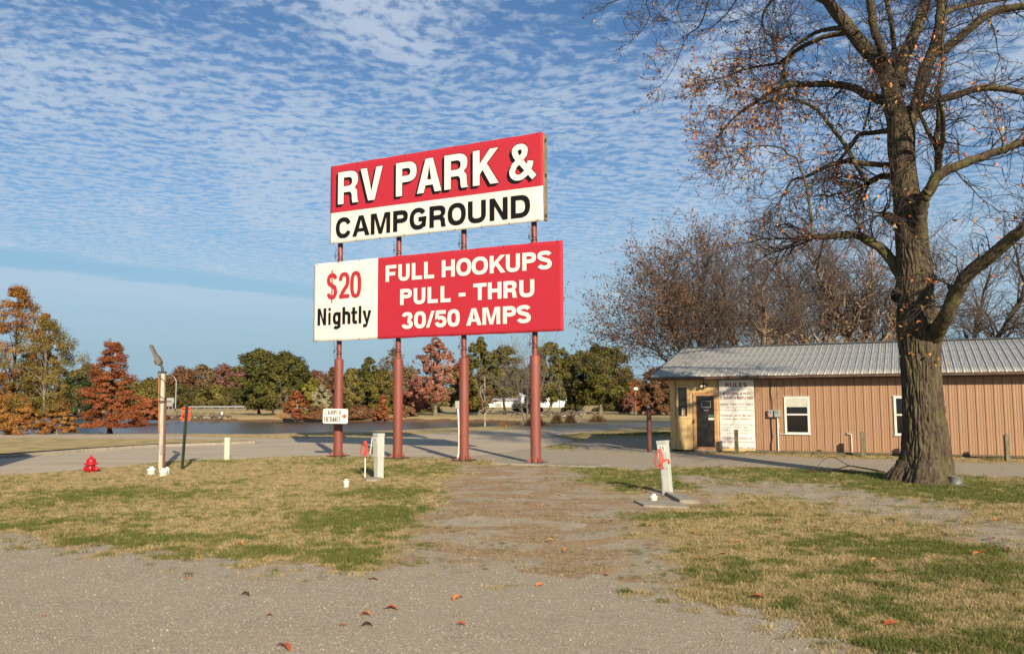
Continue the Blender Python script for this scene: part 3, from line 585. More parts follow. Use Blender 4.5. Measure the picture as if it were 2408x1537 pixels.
def glyph(ch, w, t):
    """list of (outer, [holes]) layers; cap height 1, glyph width w, stem t"""
    h = t * .86; a = t / 2; b_ = h / 2
    S = lambda pts: (stroke(pts, t, h), None)
    R = lambda x0, y0, x1, y1: ([(x0, y0), (x1, y0), (x1, y1), (x0, y1)], [])
    ring = lambda x0, y0, x1, y1, p=2.35: (arc((x0 + x1) / 2, (y0 + y1) / 2, (x1 - x0) / 2, (y1 - y0) / 2, 0, 360, 36, p)[:-1], [arc((x0 + x1) / 2, (y0 + y1) / 2, (x1 - x0) / 2 - t, (y1 - y0) / 2 - h, 0, 360, 36, p)[:-1]])
    if ch == 'F': return [([(0, 0), (0, 1), (w, 1), (w, 1 - h), (t, 1 - h), (t, .58), (w * .9, .58), (w * .9, .58 - h), (t, .58 - h), (t, 0)], [])]
    if ch == 'E': return [([(0, 0), (0, 1), (w, 1), (w, 1 - h), (t, 1 - h), (t, .5 + b_), (w * .93, .5 + b_), (w * .93, .5 - b_), (t, .5 - b_), (t, h), (w, h), (w, 0)], [])]
    if ch == 'L': return [([(0, 0), (0, 1), (t, 1), (t, h * 1.02), (w, h * 1.02), (w, 0)], [])]
    if ch == 'H': return [([(0, 0), (0, 1), (t, 1), (t, .5 + b_), (w - t, .5 + b_), (w - t, 1), (w, 1), (w, 0), (w - t, 0), (w - t, .5 - b_), (t, .5 - b_), (t, 0)], [])]
    if ch == 'T': return [([(w / 2 - a, 0), (w / 2 - a, 1 - h), (0, 1 - h), (0, 1), (w, 1), (w, 1 - h), (w / 2 + a, 1 - h), (w / 2 + a, 0)], [])]
    if ch == 'V': return [([(w / 2 - t * .55, 0), (0, 1), (t * 1.08, 1), (w / 2, .27), (w - t * 1.08, 1), (w, 1), (w / 2 + t * .55, 0)], [])]
    if ch == 'A':
        k = lambda x, y: (x, y)
        return [([(0, 0), (w / 2 - t * .58, 1), (w / 2 + t * .58, 1), (w, 0), (w - t * 1.06, 0), (w - t * 1.06 - .075 * w, .215), (t * 1.06 + .075 * w, .215), (t * 1.06, 0)], [[(t * 1.06 + .145 * w, .375), (w - t * 1.06 - .145 * w, .375), (w / 2, .80)]])]
    if ch == 'K': return [([(0, 0), (0, 1), (t, 1), (t, .60), (w - t * 1.28, 1), (w - .01, 1), (w * .54, .60), (w, 0), (w - t * 1.22, 0), (w * .54 - t * .62, .435), (t, .285), (t, 0)], [])]
    if ch == 'M': return [([(0, 0), (0, 1), (t * 1.38, 1), (w / 2, .28), (w - t * 1.38, 1), (w, 1), (w, 0), (w - t * .93, 0), (w - t * .93, .78), (w / 2 + t * .42, 0), (w / 2 - t * .42, 0), (t * .93, .78), (t * .93, 0)], [])]
    if ch == 'N': return [([(0, 0), (0, 1), (t * 1.04, 1), (w - t, .33), (w - t, 1), (w, 1), (w, 0), (w - t * 1.04, 0), (t, .67), (t, 0)], [])]
    if ch in 'O': return [ring(0, -.015, w, 1.015)]
    if ch == '0': return [ring(0, -.015, w, 1.015, 2.6)]
    if ch == 'D': return [([(0, 0), (0, 1), (w * .45, 1)] + arc(w * .45, .5, w * .55, .5, 90, -90, 18, 2.5)[1:-1] + [(w * .45, 0)], [[(t, h), (t, 1 - h), (w * .45, 1 - h)] + arc(w * .45, .5, w * .55 - t, .5 - h, 90, -90, 18, 2.5)[1:-1] + [(w * .45, h)]])]
    if ch == 'U': return [S([(a, 1), (a, .36)] + arc(w / 2, .36, w / 2 - a, .375 - b_, 180, 360, 16, 2.5) + [(w - a, .36), (w - a, 1)])]
    if ch == 'P':
        m_ = .40; return [([(0, 0), (0, 1), (w * .5, 1)] + arc(w * .5, (1 + m_) / 2, w * .5, (1 - m_) / 2, 90, -90, 14, 2.6)[1:-1] + [(w * .5, m_), (t, m_), (t, 0)], [[(t, m_ + h), (t, 1 - h), (w * .5, 1 - h)] + arc(w * .5, (1 + m_) / 2, w * .5 - t, (1 - m_) / 2 - h, 90, -90, 14, 2.6)[1:-1] + [(w * .5, m_ + h)]])]
    if ch == 'R':
        m_ = .44; ww = w * .97
        leg = [(w * .60, m_ + .03), (ww - .06, m_ - .03), (ww - .04, .14), (w * .98, .04), (w + .02, 0), (w - t * .98, 0), (w - t * 1.12, .10), (w - t * 1.16, .30), (w * .52, m_ - .05)]
        return [([(0, 0), (0, 1), (ww * .5, 1)] + arc(ww * .5, (1 + m_) / 2, ww * .5, (1 - m_) / 2, 90, -50, 14, 2.6)[1:] + [(w * .84, .45), (w * .93, .37), (w * .955, .12), (w * .975, .04), (w + .02, 0), (w - t * 1.0, 0), (w - t * 1.13, .10), (w - t * 1.16, .27), (w - t * 1.45, m_ - h * .45), (t, m_ - h * .45), (t, 0)],
                 [[(t, m_ + h * .55), (t, 1 - h), (ww * .5, 1 - h)] + arc(ww * .5, (1 + m_ + h * .55 - h) / 2 + h * 0, ww * .5 - t, (1 - h - m_ - h * .55) / 2, 90, -90, 12, 2.6)[1:-1] + [(ww * .5, m_ + h * .55)]])]
    if ch == 'C': return [S(arc(w / 2, .5, w / 2 - a, .515 - b_, 24, 336, 26, 2.3))]
    if ch == 'G': return [S(arc(w / 2, .5, w / 2 - a, .515 - b_, 34, 338, 26, 2.3) + [(w - a, .28), (w - a, .47), (w * .52, .47)])]
    if ch == 'I': return [R(0, 0, w, 1)]
    if ch == 'Y': return [([(w / 2 - a, 0), (w / 2 - a, .40), (0, 1), (t * 1.12, 1), (w / 2, .60), (w - t * 1.12, 1), (w, 1), (w / 2 + a, .40), (w / 2 + a, 0)], [])]
    if ch == 'W': return [([(w * .25 - t * .5, 0), (0, 1), (t, 1), (w * .26, .30), (w * .5 - t * .45, 1), (w * .5 + t * .45, 1), (w * .74, .30), (w - t, 1), (w, 1), (w * .75 + t * .5, 0), (w * .75 - t * .45, 0), (w * .5, .66), (w * .25 + t * .45, 0)], [])]
    if ch == 'Z': return [([(0, 0), (0, h), (w - t * 1.3, 1 - h), (.03, 1 - h), (.03, 1), (w, 1), (w, 1 - h), (t * 1.3, h), (w, h), (w, 0)], [])]
    if ch == 'B':
        lobe = lambda y0, y1, ww: [(w * .5, y1)] + arc(ww - (w * .5), (y0 + y1) / 2, w * .5, (y1 - y0) / 2, 90, -90, 10, 2.6)[1:-1] + [(w * .5, y0)]
        hole = lambda y0, y1, ww: [(t, y0), (t, y1)] + [(w * .45, y1)] + arc(ww - w * .5, (y0 + y1) / 2, w * .5 - t, (y1 - y0) / 2, 90, -90, 10, 2.6)[1:-1] + [(w * .45, y0)]
        return [([(0, 0), (0, 1)] + lobe(.53, 1, w * .95) + lobe(0, .53, w)[0:] + [], [hole(.53 + h / 2, 1 - h, w * .95), hole(h, .53 - h / 2, w)])]
    if ch == '6': return [ring(0, -.015, w, .62), S([(a, .33), (a * 1.05, .52)] + arc(w * .52, .60, w * .52 - a, .41 - b_, 170, 38, 10, 2.2))]
    if ch in 'S$':
        pts = arc(w / 2, .74, w / 2 - a, .275 - b_, 12, 178, 12, 2.2) + [(a * 1.06, .69), (w * .25, .60), (w * .5, .525), (w * .75, .45), (w - a * 1.1, .345)] + arc(w / 2, .27, w / 2 - a, .285 - b_, 2, -168, 13, 2.2)
        out = [S(pts)]
        if ch == '$': q = t * .36; out.append(([(w / 2 - q / 2, -.14), (w / 2 + q / 2, -.14), (w / 2 + q / 2, 1.14), (w / 2 - q / 2, 1.14)], []))
        return out
    if ch == '2': return [(stroke(arc(w / 2, .72, w / 2 - a, .295 - b_, 185, 0, 12, 2.2) + [(w - a * 1.02, .66), (w * .78, .50), (w * .34, .22), (a * 1.15, 0.0)], t, h), None), R(.02, 0, w, h)]
    if ch == '3': return [S(arc(w * .49, .745, w * .47 - a, .27 - b_, 178, -80, 14, 2.2)), S(arc(w * .5, .265, w / 2 - a, .28 - b_, 88, -178, 14, 2.2))]
    if ch == '5': return [(stroke(arc(w / 2, .33, w / 2 - a, .345 - b_, 132, -172, 18, 2.2), t, h), None), ([(.11 * w, 1), (w * .93, 1), (w * .93, 1 - h), (.11 * w + t * .8, 1 - h), (.09 * w + t * .72, .55), (.03 * w, .44), (.02, .46)], [])]
    if ch == '/': return [([(0, 0), (w - t * .85, 1), (w, 1), (t * .85, 0)], [])]
    if ch == '-': return [R(0, .28, w, .28 + h)]
    if ch == '&':
        t = t * .84; h = t * .86; a = t / 2; b_ = h / 2
        return [S([(w * .985, .02), (w * .50, .46), (w * .27, .68)] + arc(w * .42, .80, w * .20, .20 - b_, 200, -20, 10, 2.1)[0:] + [(w * .60, .70), (w * .46, .575), (w * .22, .42)]),
                S([(w * .44, .56)] + [(w * .20, .41)] + arc(w * .37, .235, w * .37 - a, .25 - b_, 150, 300, 10, 2.1) + [(w * .72, .20), (w * .82, .40), (w * .84, .49)])]
    if ch == 'i': return [R(0, 0, w, .72), R(0, .84, w, 1)]
    if ch == 'l': return [R(0, 0, w, 1)]
    if ch == 'g': return [ring(0, 0.0, w, .735), R(w - t, .1, w, .72), S([(w - a, .1), (w - a, -.07)] + arc(w * .48, -.06, w * .48 - a, .21 - b_, 0, -150, 10, 2.3))]
    if ch == 'h': return [R(0, 0, t, 1), S([(a, .45)] + arc(w / 2, .48, w / 2 - a, .255 - b_, 165, 0, 10, 2.4) + [(w - a, .4), (w - a, 0)])]
    if ch == 't': return [S([(w * .42, .95), (w * .42, .2), (w * .47, .11), (w * .62, .075), (w, .075)]), R(0, .72 - h * .8, w, .72)]
    if ch == 'y': return [([(w * .40, .02), (0, .72), (t * 1.03, .72), (w * .5, .24), (w - t * 1.03, .72), (w, .72), (w * .60, -.08), (w * .5, -.2), (w * .3, -.25), (w * .08, -.24), (w * .08, -.24 + h), (w * .24, -.24 + h), (w * .36, -.07)], [])]
    return []
class Print:
    """flat print on a surface: glyph layers a fraction of a millimetre apart"""
    def __init__(s): s.v = []; s.f = []; s.m = []
    def add(s, layers, x0, z0, sc_x, sc_z, y, mi=0, skew=0.0, dx=0.0, dz=0.0):
        for k, (outer, holes) in enumerate(layers):
            if holes is None:                                    # a stroke: a strip of quads between its two edges
                n_ = len(outer) // 2; b0 = len(s.v); lft = outer[:n_]; rgt = outer[n_:][::-1]
                s.v += [(x0 + p[0] * sc_x + p[1] * skew + dx, y - 0.0004 * k, z0 + p[1] * sc_z + dz) for p in lft + rgt]
                for i in range(n_ - 1): s.f.append((b0 + n_ + i, b0 + n_ + i + 1, b0 + i + 1, b0 + i)); s.m.append(mi)
                continue
            rings = [outer] + list(holes); flat = [p for r in rings for p in r]
            tri = tessellate_polygon([[Vector((p[0], p[1], 0)) for p in r] for r in rings]); b0 = len(s.v)
            s.v += [(x0 + p[0] * sc_x + p[1] * skew + dx, y - 0.0004 * k, z0 + p[1] * sc_z + dz) for p in flat]
            for q in tri:
                a, b_, c = (s.v[b0 + i] for i in q); cr = (b_[0] - a[0]) * (c[2] - a[2]) - (b_[2] - a[2]) * (c[0] - a[0])
                s.f.append(tuple(b0 + i for i in (q if cr > 0 else q[::-1]))); s.m.append(mi)
        return s
    def build(s, name, mats, parent):
        me = bpy.data.meshes.new(name); me.from_pydata(s.v, [], s.f)
        for m_ in (mats if isinstance(mats, (list, tuple)) else [mats]): me.materials.append(m_)
        for p, mi in zip(me.polygons, s.m): p.material_index = mi
        return place(bpy.data.objects.new(name, me), parent)
def text_line(pr, glyphs, z0, h, y, stem, mi=0, shadow=None):
    for ch, x0, x1 in glyphs:
        wd = (x1 - x0) / h; lay = glyph(ch, wd, stem / h)
        if shadow:
            smi, off, outl = shadow
            for k in range(1, 6): pr.add(lay, x0, z0, h, h, y + 0.0030 + 0.0010 * k, smi, dx=-off * k / 5, dz=-off * .85 * k / 5)
            for k in range(8):
                a_ = k * PI / 4; pr.add(lay, x0, z0, h, h, y + 0.0022 - .0001 * k, smi, dx=math.cos(a_) * outl, dz=math.sin(a_) * outl)
        pr.add(lay, x0, z0, h, h, y, mi)
GW = dict(I=.0, M=.86, W=.98, E=.55, F=.52, L=.50, S=.60, T=.60, R=.64, P=.60, B=.62, K=.68, Y=.68, Z=.58, A=.74, V=.70, H=.70, N=.72, U=.68, D=.70, C=.72, G=.76, O=.80)
def typeset(pr, txt, cx, z0, hh, wd, y, stem=.15, mi=0, gap=.17):
    """set a centred line of caps, stretched to the given width"""
    ws_ = [0.36 if c_ == ' ' else .40 if c_ == '-' else stem if c_ == 'I' else .60 if c_ in '256' else GW.get(c_, .65) for c_ in txt]; tot = sum(ws_) + gap * (len(txt) - 1); k = wd / (tot * hh); x_ = cx - wd / 2
    for c_, w_ in zip(txt, ws_):
        if c_ != ' ': pr.add(glyph(c_, w_ * k, stem if c_ != 'I' else w_ * k), x_, z0, hh, hh, y, mi)
        x_ += (w_ + gap) * k * hh
def font_text(name, lines, mats_i, mats, parent, y, bold=0.0):
    """plain sign-writer text from the built-in typeface, laid out line by line: (text, centre x, base z, height, width)"""
    vs = []; fs = []; ms = []
    for (txt, cx, z0, hh, wd), mi in zip(lines, mats_i):
        cu = bpy.data.curves.new('tmp', 'FONT'); cu.body = txt; cu.size = 1.0; cu.offset = bold; cu.resolution_u = 3; cu.space_character = 1.08
        ob = bpy.data.objects.new('tmp', cu); me = bpy.data.meshes.new_from_object(ob); co_ = np.array([v.co[:] for v in me.vertices])
        x0, x1 = co_[:, 0].min(), co_[:, 0].max(); y1 = co_[:, 1].max(); y0 = 0
        sx_ = wd / (x1 - x0); sz_ = hh / (y1 - y0); b0 = len(vs)
        vs += [(cx + (c_[0] - (x0 + x1) / 2) * sx_, y, z0 + c_[1] * sz_) for c_ in co_]
        for p in me.polygons: fs.append(tuple(b0 + i for i in p.vertices)); ms.append(mi)
        bpy.data.objects.remove(ob); bpy.data.meshes.remove(me); bpy.data.curves.remove(cu)
    me = bpy.data.meshes.new(name); me.from_pydata(vs, [], fs)
    for m_ in mats: me.materials.append(m_)
    for p, mi in zip(me.polygons, ms): p.material_index = mi
    return place(bpy.data.objects.new(name, me), parent)

# ------------------------------------------------------------------ the big sign
KS = 2 / 1.65; SY = 0.469
sign = empty('billboard', (0.484 * KS, 20.722 * KS, 0), -SY, 'large two panel red and white RV park billboard on four red steel posts', 'billboard')
# local axes: x along the face to the right, -y towards the camera, z up
def wavy_panel(name, x0, x1, z0, z1, y, th, split, mats, parent, amp=0.004):
    nx_, nz_ = 90, 28; v = []; f = []; mi = []
    for i in range(nx_ + 1):
        for k in range(nz_ + 1):
            X = x0 + (x1 - x0) * i / nx_; Z = z0 + (z1 - z0) * k / nz_
            e = min(1, 6 * min(i / nx_, 1 - i / nx_) + .15); sag = 0.0
            if k == 0: sag = 0.004 * math.sin(X * 7.3) + .004 * math.sin(X * 2.9)
            if k == nz_: sag = 0.004 * math.sin(X * 6.1) + .003 * math.sin(X * 3.7)
            if i == 0 or i == nx_: sag += 0
            v.append((X + (0.003 * math.sin(Z * 5.2) if i in (0, nx_) else 0), y - amp * .5 * (1 + math.sin(X * 5.1 + math.sin(Z * 2.2)) * math.cos(Z * 1.3)) * e, Z + sag))
    I = lambda i, k: i * (nz_ + 1) + k
    for i in range(nx_):
        for k in range(nz_):
            f.append((I(i, k), I(i + 1, k), I(i + 1, k + 1), I(i, k + 1))); X = x0 + (x1 - x0) * (i + .5) / nx_; Z = z0 + (z1 - z0) * (k + .5) / nz_; mi.append(0 if split(X, Z) else 1)
    n = len(v); bv = [(p[0], y + th, p[2]) for p in v]; v += bv
    for i in range(nx_):
        f.append((I(i, 0), n + I(i, 0), n + I(i + 1, 0), I(i + 1, 0))); mi.append(mi[i * nz_]); f.append((I(i, nz_), I(i + 1, nz_), n + I(i + 1, nz_), n + I(i, nz_))); mi.append(mi[i * nz_ + nz_ - 1])
    for k in range(nz_):
        f.append((I(0, k), I(0, k + 1), n + I(0, k + 1), n + I(0, k))); mi.append(mi[k]); f.append((I(nx_, k), n + I(nx_, k), n + I(nx_, k + 1), I(nx_, k + 1))); mi.append(mi[(nx_ - 1) * nz_ + k])
    me = np_mesh(name, v, f, mats, False, midx=mi); me.polygons.foreach_set('use_smooth', [True] * (nx_ * nz_) + [False] * (len(me.polygons) - nx_ * nz_))
    return place(bpy.data.objects.new(name, me), parent)
zdiv_u = 8.395
# snap the colour split to the grid by placing it on a grid row
up = wavy_panel('upper_banner', -7.775, 0.425, 7.341, 10.104, 0.0, 0.02, lambda X, Z: Z > zdiv_u, [M['banner_red'], M['banner_white']], sign)
up['label'] = 'upper banner, red over white, reading RV PARK & CAMPGROUND'
lo = wavy_panel('lower_banner', -8.455, 1.048, 3.950, 6.686, 0.0, 0.05, lambda X, Z: X > -5.69, [M['banner_red'], M['banner_white']], sign)
lo['label'] = 'lower banner, white price field left of red field of white lettering'
pr = Print()
YF = -0.024
text_line(pr, [('R', -7.425, -6.545), ('V', -6.459, -5.535), ('P', -4.985, -4.165), ('A', -4.145, -3.195), ('R', -3.085, -2.20), ('K', -2.02, -1.09), ('&', -0.715, 0.165)], 8.70, 1.135, YF, 0.245, 0, shadow=(1, 0.095, 0.020))
pr.build('lettering', [M['print_white'], M['print_black']], up)
pr = Print()
text_line(pr, [('C', -7.504, -6.836), ('A', -6.785, -6.055), ('M', -6.008, -5.206), ('P', -5.091, -4.500), ('G', -4.431, -3.756), ('R', -3.652, -3.023), ('O', -2.955, -2.280), ('U', -2.200, -1.548), ('N', -1.414, -0.775), ('D', -0.662, 0.0)], 7.512, 0.705, YF, 0.170, 0)
pr.build('lettering', M['print_black'], up)
pr = Print(); st = 0.138
text_line(pr, [('F', -5.379, -4.95), ('U', -4.866, -4.42), ('L', -4.332, -3.934), ('L', -3.853, -3.47), ('H', -3.177, -2.689), ('O', -2.628, -2.083), ('O', -2.067, -1.483), ('K', -1.419, -0.865), ('U', -0.849, -0.362), ('P', -0.28, 0.182), ('S', 0.228, 0.712)], 5.845, 0.555, YF, st, 0)
text_line(pr, [('P', -4.788, -4.327), ('U', -4.256, -3.803), ('L', -3.717, -3.325), ('L', -3.221, -2.846), ('-', -2.544, -2.296), ('T', -2.013, -1.535), ('H', -1.486, -1.006), ('R', -0.937, -0.47), ('U', -0.388, 0.121)], 5.035, 0.53, YF, st, 0)
text_line(pr, [('3', -4.723, -4.281), ('0', -4.234, -3.778), ('/', -3.771, -3.446), ('5', -3.439, -2.995), ('0', -2.96, -2.507), ('A', -2.268, -1.714), ('M', -1.68, -1.055), ('P', -0.961, -0.506), ('S', -0.485, -0.002)], 4.245, 0.54, YF, st, 0)
pr.build('lettering', M['print_white'], lo)
pr = Print()
text_line(pr, [('$', -7.864, -7.406), ('2', -7.341, -6.884), ('0', -6.853, -6.384)], 5.41, 0.885, YF, 0.150, 0)
pr.build('lettering', M['print_red'], lo)
pr = Print()
text_line(pr, [('N', -8.254, -7.871), ('i', -7.779, -7.675), ('g', -7.584, -7.241), ('h', -7.170, -6.825), ('t', -6.793, -6.540), ('l', -6.477, -6.367), ('y', -6.318, -5.948)], 4.515, 0.585, YF, 0.122, 0)
pr.build('lettering', M['print_black'], lo)
# timber frame behind each banner, each board a part
def board(x0, x1, z0, z1, y0, y1, parent=sign, m_='wood_old', nm='frame_board'):
    return MB().box(((x0 + x1) / 2, (y0 + y1) / 2, (z0 + z1) / 2), (x1 - x0, y1 - y0, z1 - z0), bev=.004).build(nm, M[m_], parent)
board(0.395, 0.475, 7.36, 10.06, 0.022, 0.235)
for xx in (-7.74, -5.9, -3.9, -1.8): board(xx, xx + .05, 7.40, 10.05, 0.022, 0.12)
for zc in (7.39, 8.25, 9.15, 9.98): board(-7.68, 0.39, zc, zc + .14, 0.125, 0.165)
for zc in (3.99, 4.75, 5.55, 6.45): board(-8.40, 1.00, zc, zc + .14, 0.055, 0.095)
for zc in (7.5, 8.75, 9.85): MB().box((0.50, 0.05, zc), (0.03, 0.06, 0.09)).build('bracket', M['steel_dark'], sign)
for bn_, xs5, zt5, zb5 in ((up, np.linspace(-7.6, .25, 9), 10.07, 7.375), (lo, np.linspace(-8.3, .9, 11), 6.655, 3.985)):
    for k, x5 in enumerate(xs5):
        for z5, s5 in ((zt5, 1), (zb5, -1)): MB().lathe((x5, -.012, z5), [(.014, 0), (.018, .004), (.008, .006)], 8, rot=Matrix.Rotation(PI / 2, 3, 'X')).tube([(x5, -.016, z5), (x5 + .01, -.02, z5 + s5 * .045), (x5 + .03 * math.sin(k * 2.3), .02, z5 + s5 * .065)], .004, 4).build('grommet_tie', M['steel_dark'], bn_)
PU = [-6.195 * KS, -4.157 * KS, -2.072 * KS, 0.0]
for i, (pu, zs) in enumerate(zip(PU, (3.32, 3.27, 3.24, 3.25))):
    po = MB().lathe((pu, 0.25, 3.0), [(0.088, 0), (0.088, 6.9), (0.08, 6.92)], 20).build('post', M['red_paint_thin'], sign)
    MB().lathe((pu, 0.25, 0.02), [(0.157, 0), (0.157, zs - .05), (0.150, zs - .02), (0.088, zs)], 28).build('sleeve', M['red_paint'], po)
    mb = MB().box((pu, 0.25, 0.022), (0.62, 0.56, 0.03), bev=.005, mi=1)
    for k in range(4):
        a_ = k * PI / 2 + PI / 4; rot = Matrix.Rotation(a_, 3, 'Z'); d = rot @ Vector((1, 0, 0)); tq = rot @ Vector((0, 1, 0))
        mb.prism([(0.15, 0), (0.285, 0), (0.285, .02), (0.15, .17)], Vector((pu, 0.25, 0.037)) - tq * .008, d, Vector((0, 0, 1)), tq, .016)
    for k in range(4):
        a_ = k * PI / 2; mb.lathe((pu + .23 * math.cos(a_), .25 + .21 * math.sin(a_), .03), [(.022, 0), (.022, .03), (.012, .035), (.012, .08)], 6, mi=1)
    mb.build('base_plate', [M['red_paint'], M['steel_dark']], po)
    if i == 2: MB().lathe((pu, .25, .78), [(.1585, 0), (.1605, .004), (.1585, .010)], 28, cap=False).build('weld_seam', M['steel_dark'], po)
    # old wiring and cable loops strapped to the pipe
    for z0 in (3.62, 6.93):
        r_ = random.Random(i * 7 + int(z0)); pts = [(pu - .085 + r_.uniform(-.03, .03) + .05 * math.sin(k * 1.7), .10 + .02 * math.cos(k * 2.1), z0 - .30 + k * .10) for k in range(7)]
        wb = MB().tube(pts, .008, 5)
        wb.tube([(pu + .093 * math.cos(a_) - .0, .25 + .093 * math.sin(a_), z0 + .02 - .10 * math.cos(a_)) for a_ in np.linspace(PI * .85, PI * 2.1, 12)], .009, 5)
        wb.tube([(pu + .093 * math.cos(a_), .25 + .093 * math.sin(a_), z0 - .12) for a_ in np.linspace(PI * .9, PI * 2.1, 10)], .012, 5)
        for k in range(3): wb.tube([(pu - .09 + .05 * math.sin(q * 1.3 + k), .11, z0 - .02 + .05 * math.cos(q * 1.3)) for q in range(6)], .005, 4)
        wb.build('cable', M['wire'], po)
# strip footing that shows beside the two right-hand posts
c = G(1330, 1092); MB().box((c.x - .5, c.y + .15, 0.005), (3.4, .95, .05), rot=Matrix.Rotation(-SY, 3, 'Z'), bev=.01).build('concrete_footing', M['concrete']); tag(bpy.data.objects['concrete_footing'], 'low concrete footing strip in the grass under the billboard posts', 'slab')

# camper entrance sign strapped to the leftmost post
a, b_, c, d = [D(*q, 28.03) for q in ((760.2, 960), (819.8, 961), (818.3, 995.5), (759.2, 994.4))]
ws = (b_ - a).length; hs_ = (a - d).length; ctr = (a + b_ + c + d) / 4
cs = empty('camper_sign', (ctr.x, 27.96, ctr.z), -.08, 'small white CAMPER ENTRANCE sign with red arrow on leftmost billboard post', 'sign'); cs.rotation_euler = (0, math.radians(1.0), -.08)
rr_ = [(x_, z_) for x_, z_ in arc(0, 0, ws / 2, hs_ / 2, 0, 360, 48, 12)[:-1]]
MB().prism(rr_, (0, 0.006, 0), Vector((1, 0, 0)), Vector((0, 0, 1)), Vector((0, -1, 0)), .006).build('sign_plate', M['sign_white'], cs)
pr = Print(); typeset(pr, 'CAMPER', -.09, .035, .170, .56, -.004, .13, gap=.16); typeset(pr, 'ENTRANCE', -.10, -.190, .170, .56, -.004, .13, gap=.16); pr.build('lettering', M['print_black'], cs)
MB().prism([(.22, .035), (.28, .035), (.28, .10), (.40, 0.0), (.28, -.10), (.28, -.035), (.22, -.035), (.245, 0)], (0, -.001, 0), Vector((1, 0, 0)), Vector((0, 0, 1)), Vector((0, -1, 0)), .003).build('arrow', M['orange'], cs)
MB().tube([(-.02 + .012 * math.sin(k * 1.9), -.010, .25 - k * .062) for k in range(9)], .0035, 5).build('cable', M['wire'], cs)
for z_ in (.19, -.19): MB().box((-.06, .03, z_), (.05, .05, .03)).build('clamp', M['steel_dark'], cs)

# electrical box and conduit beside the third post
g0 = G(1069, 1083); e0 = empty('electrical_box', (g0.x, g0.y, 0), 0, 'grey electrical box on white conduit left of third billboard post', 'box')
L_ = lambda vx, vy: D(vx, vy, g0.y) - g0
t1, t2 = L_(1070, 942), L_(1080, 959.5); cx_ = (t1.x + t2.x) / 2
MB().box((cx_, .02, (t1.z + t2.z) / 2), (t2.x - t1.x, .10, t1.z - t2.z), bev=.006).build('box', M['box_grey'], e0)
q = [L_(1076.5, 959.5), L_(1078, 990), L_(1079.5, 1030), L_(1078, 1066), L_(1075.5, 1076), L_(1069, 1082.5)]
MB().tube([(p.x, .02, max(p.z, 0)) for p in q], .033, 10).build('conduit', M['pvc'], e0)

# ------------------------------------------------------------------ small fixtures
def pedestal(name, base, yaw, lean, num, label, wh, h, off_lower, rattr):
    e = empty(name, base, yaw, label, 'utility pedestal'); e.rotation_euler = (0, lean, yaw)
    W, Dp = wh
    MB().box((0.02, 0, h * .48 / 2), (W * .80, Dp * .86, h * .48), bev=.006).build('lower_cabinet', M['pedestal'], e)
    MB().box((0, 0, h * .48 + (h * .49) / 2), (W, Dp, h * .50), bev=.006).build('upper_cabinet', M['pedestal'], e)
    hd = MB().box((0, 0, h * .985), (W * 1.07, Dp * 1.07, h * .055), bev=.006)
    hd.build('hood', M['pedestal'], e)
    sc = MB()
    for k, (x_, z_) in enumerate(((-.35, .985), (.35, .985), (0, .97), (0, .70), (-.1, .2))): sc.lathe((x_ * W, -Dp * .535, z_ * h), [(.006, 0), (.006, .004)], 6, rot=None)
    sc.build('screws', M['steel_dark'], e)['kind'] = 'stuff'
    lb = MB().box((0, -Dp / 2 - .002, h * .865), (W * .74, .003, .12)).build('number_plate', M['sign_white'], e)
    pr = Print(); typeset(pr, num, 0, h * .865 - .042, .085, W * .50, -Dp / 2 - .006, .15, gap=.3); pr.build('numeral', M['print_black'], lb)
    return e
pb = G(1570, 1160); pedestal('utility_pedestal', (pb.x, pb.y + .08, 0), math.radians(-32), math.radians(-4.2), '25', 'pale grey pedestal numbered 25, leaning beside its concrete slab', (.21, .17), 1.07, 0, 0)
pa = G(888, 1125); pedestal('utility_pedestal', (pa.x, pa.y + .08, 0), math.radians(-44), math.radians(0.3), '26', 'pale grey pedestal numbered 26 on an oval concrete pad', (.20, .21), 1.10, 0, 0)
q0, q1 = D(875, 1028, pa.y - .05), D(870, 1066, pa.y - .05)
tag(MB().tube([q0, q1], .012, 8).build('loose_pipe', M['pvc']), 'thin white plastic pipe leaning on the pedestal numbered 26', 'pipe')
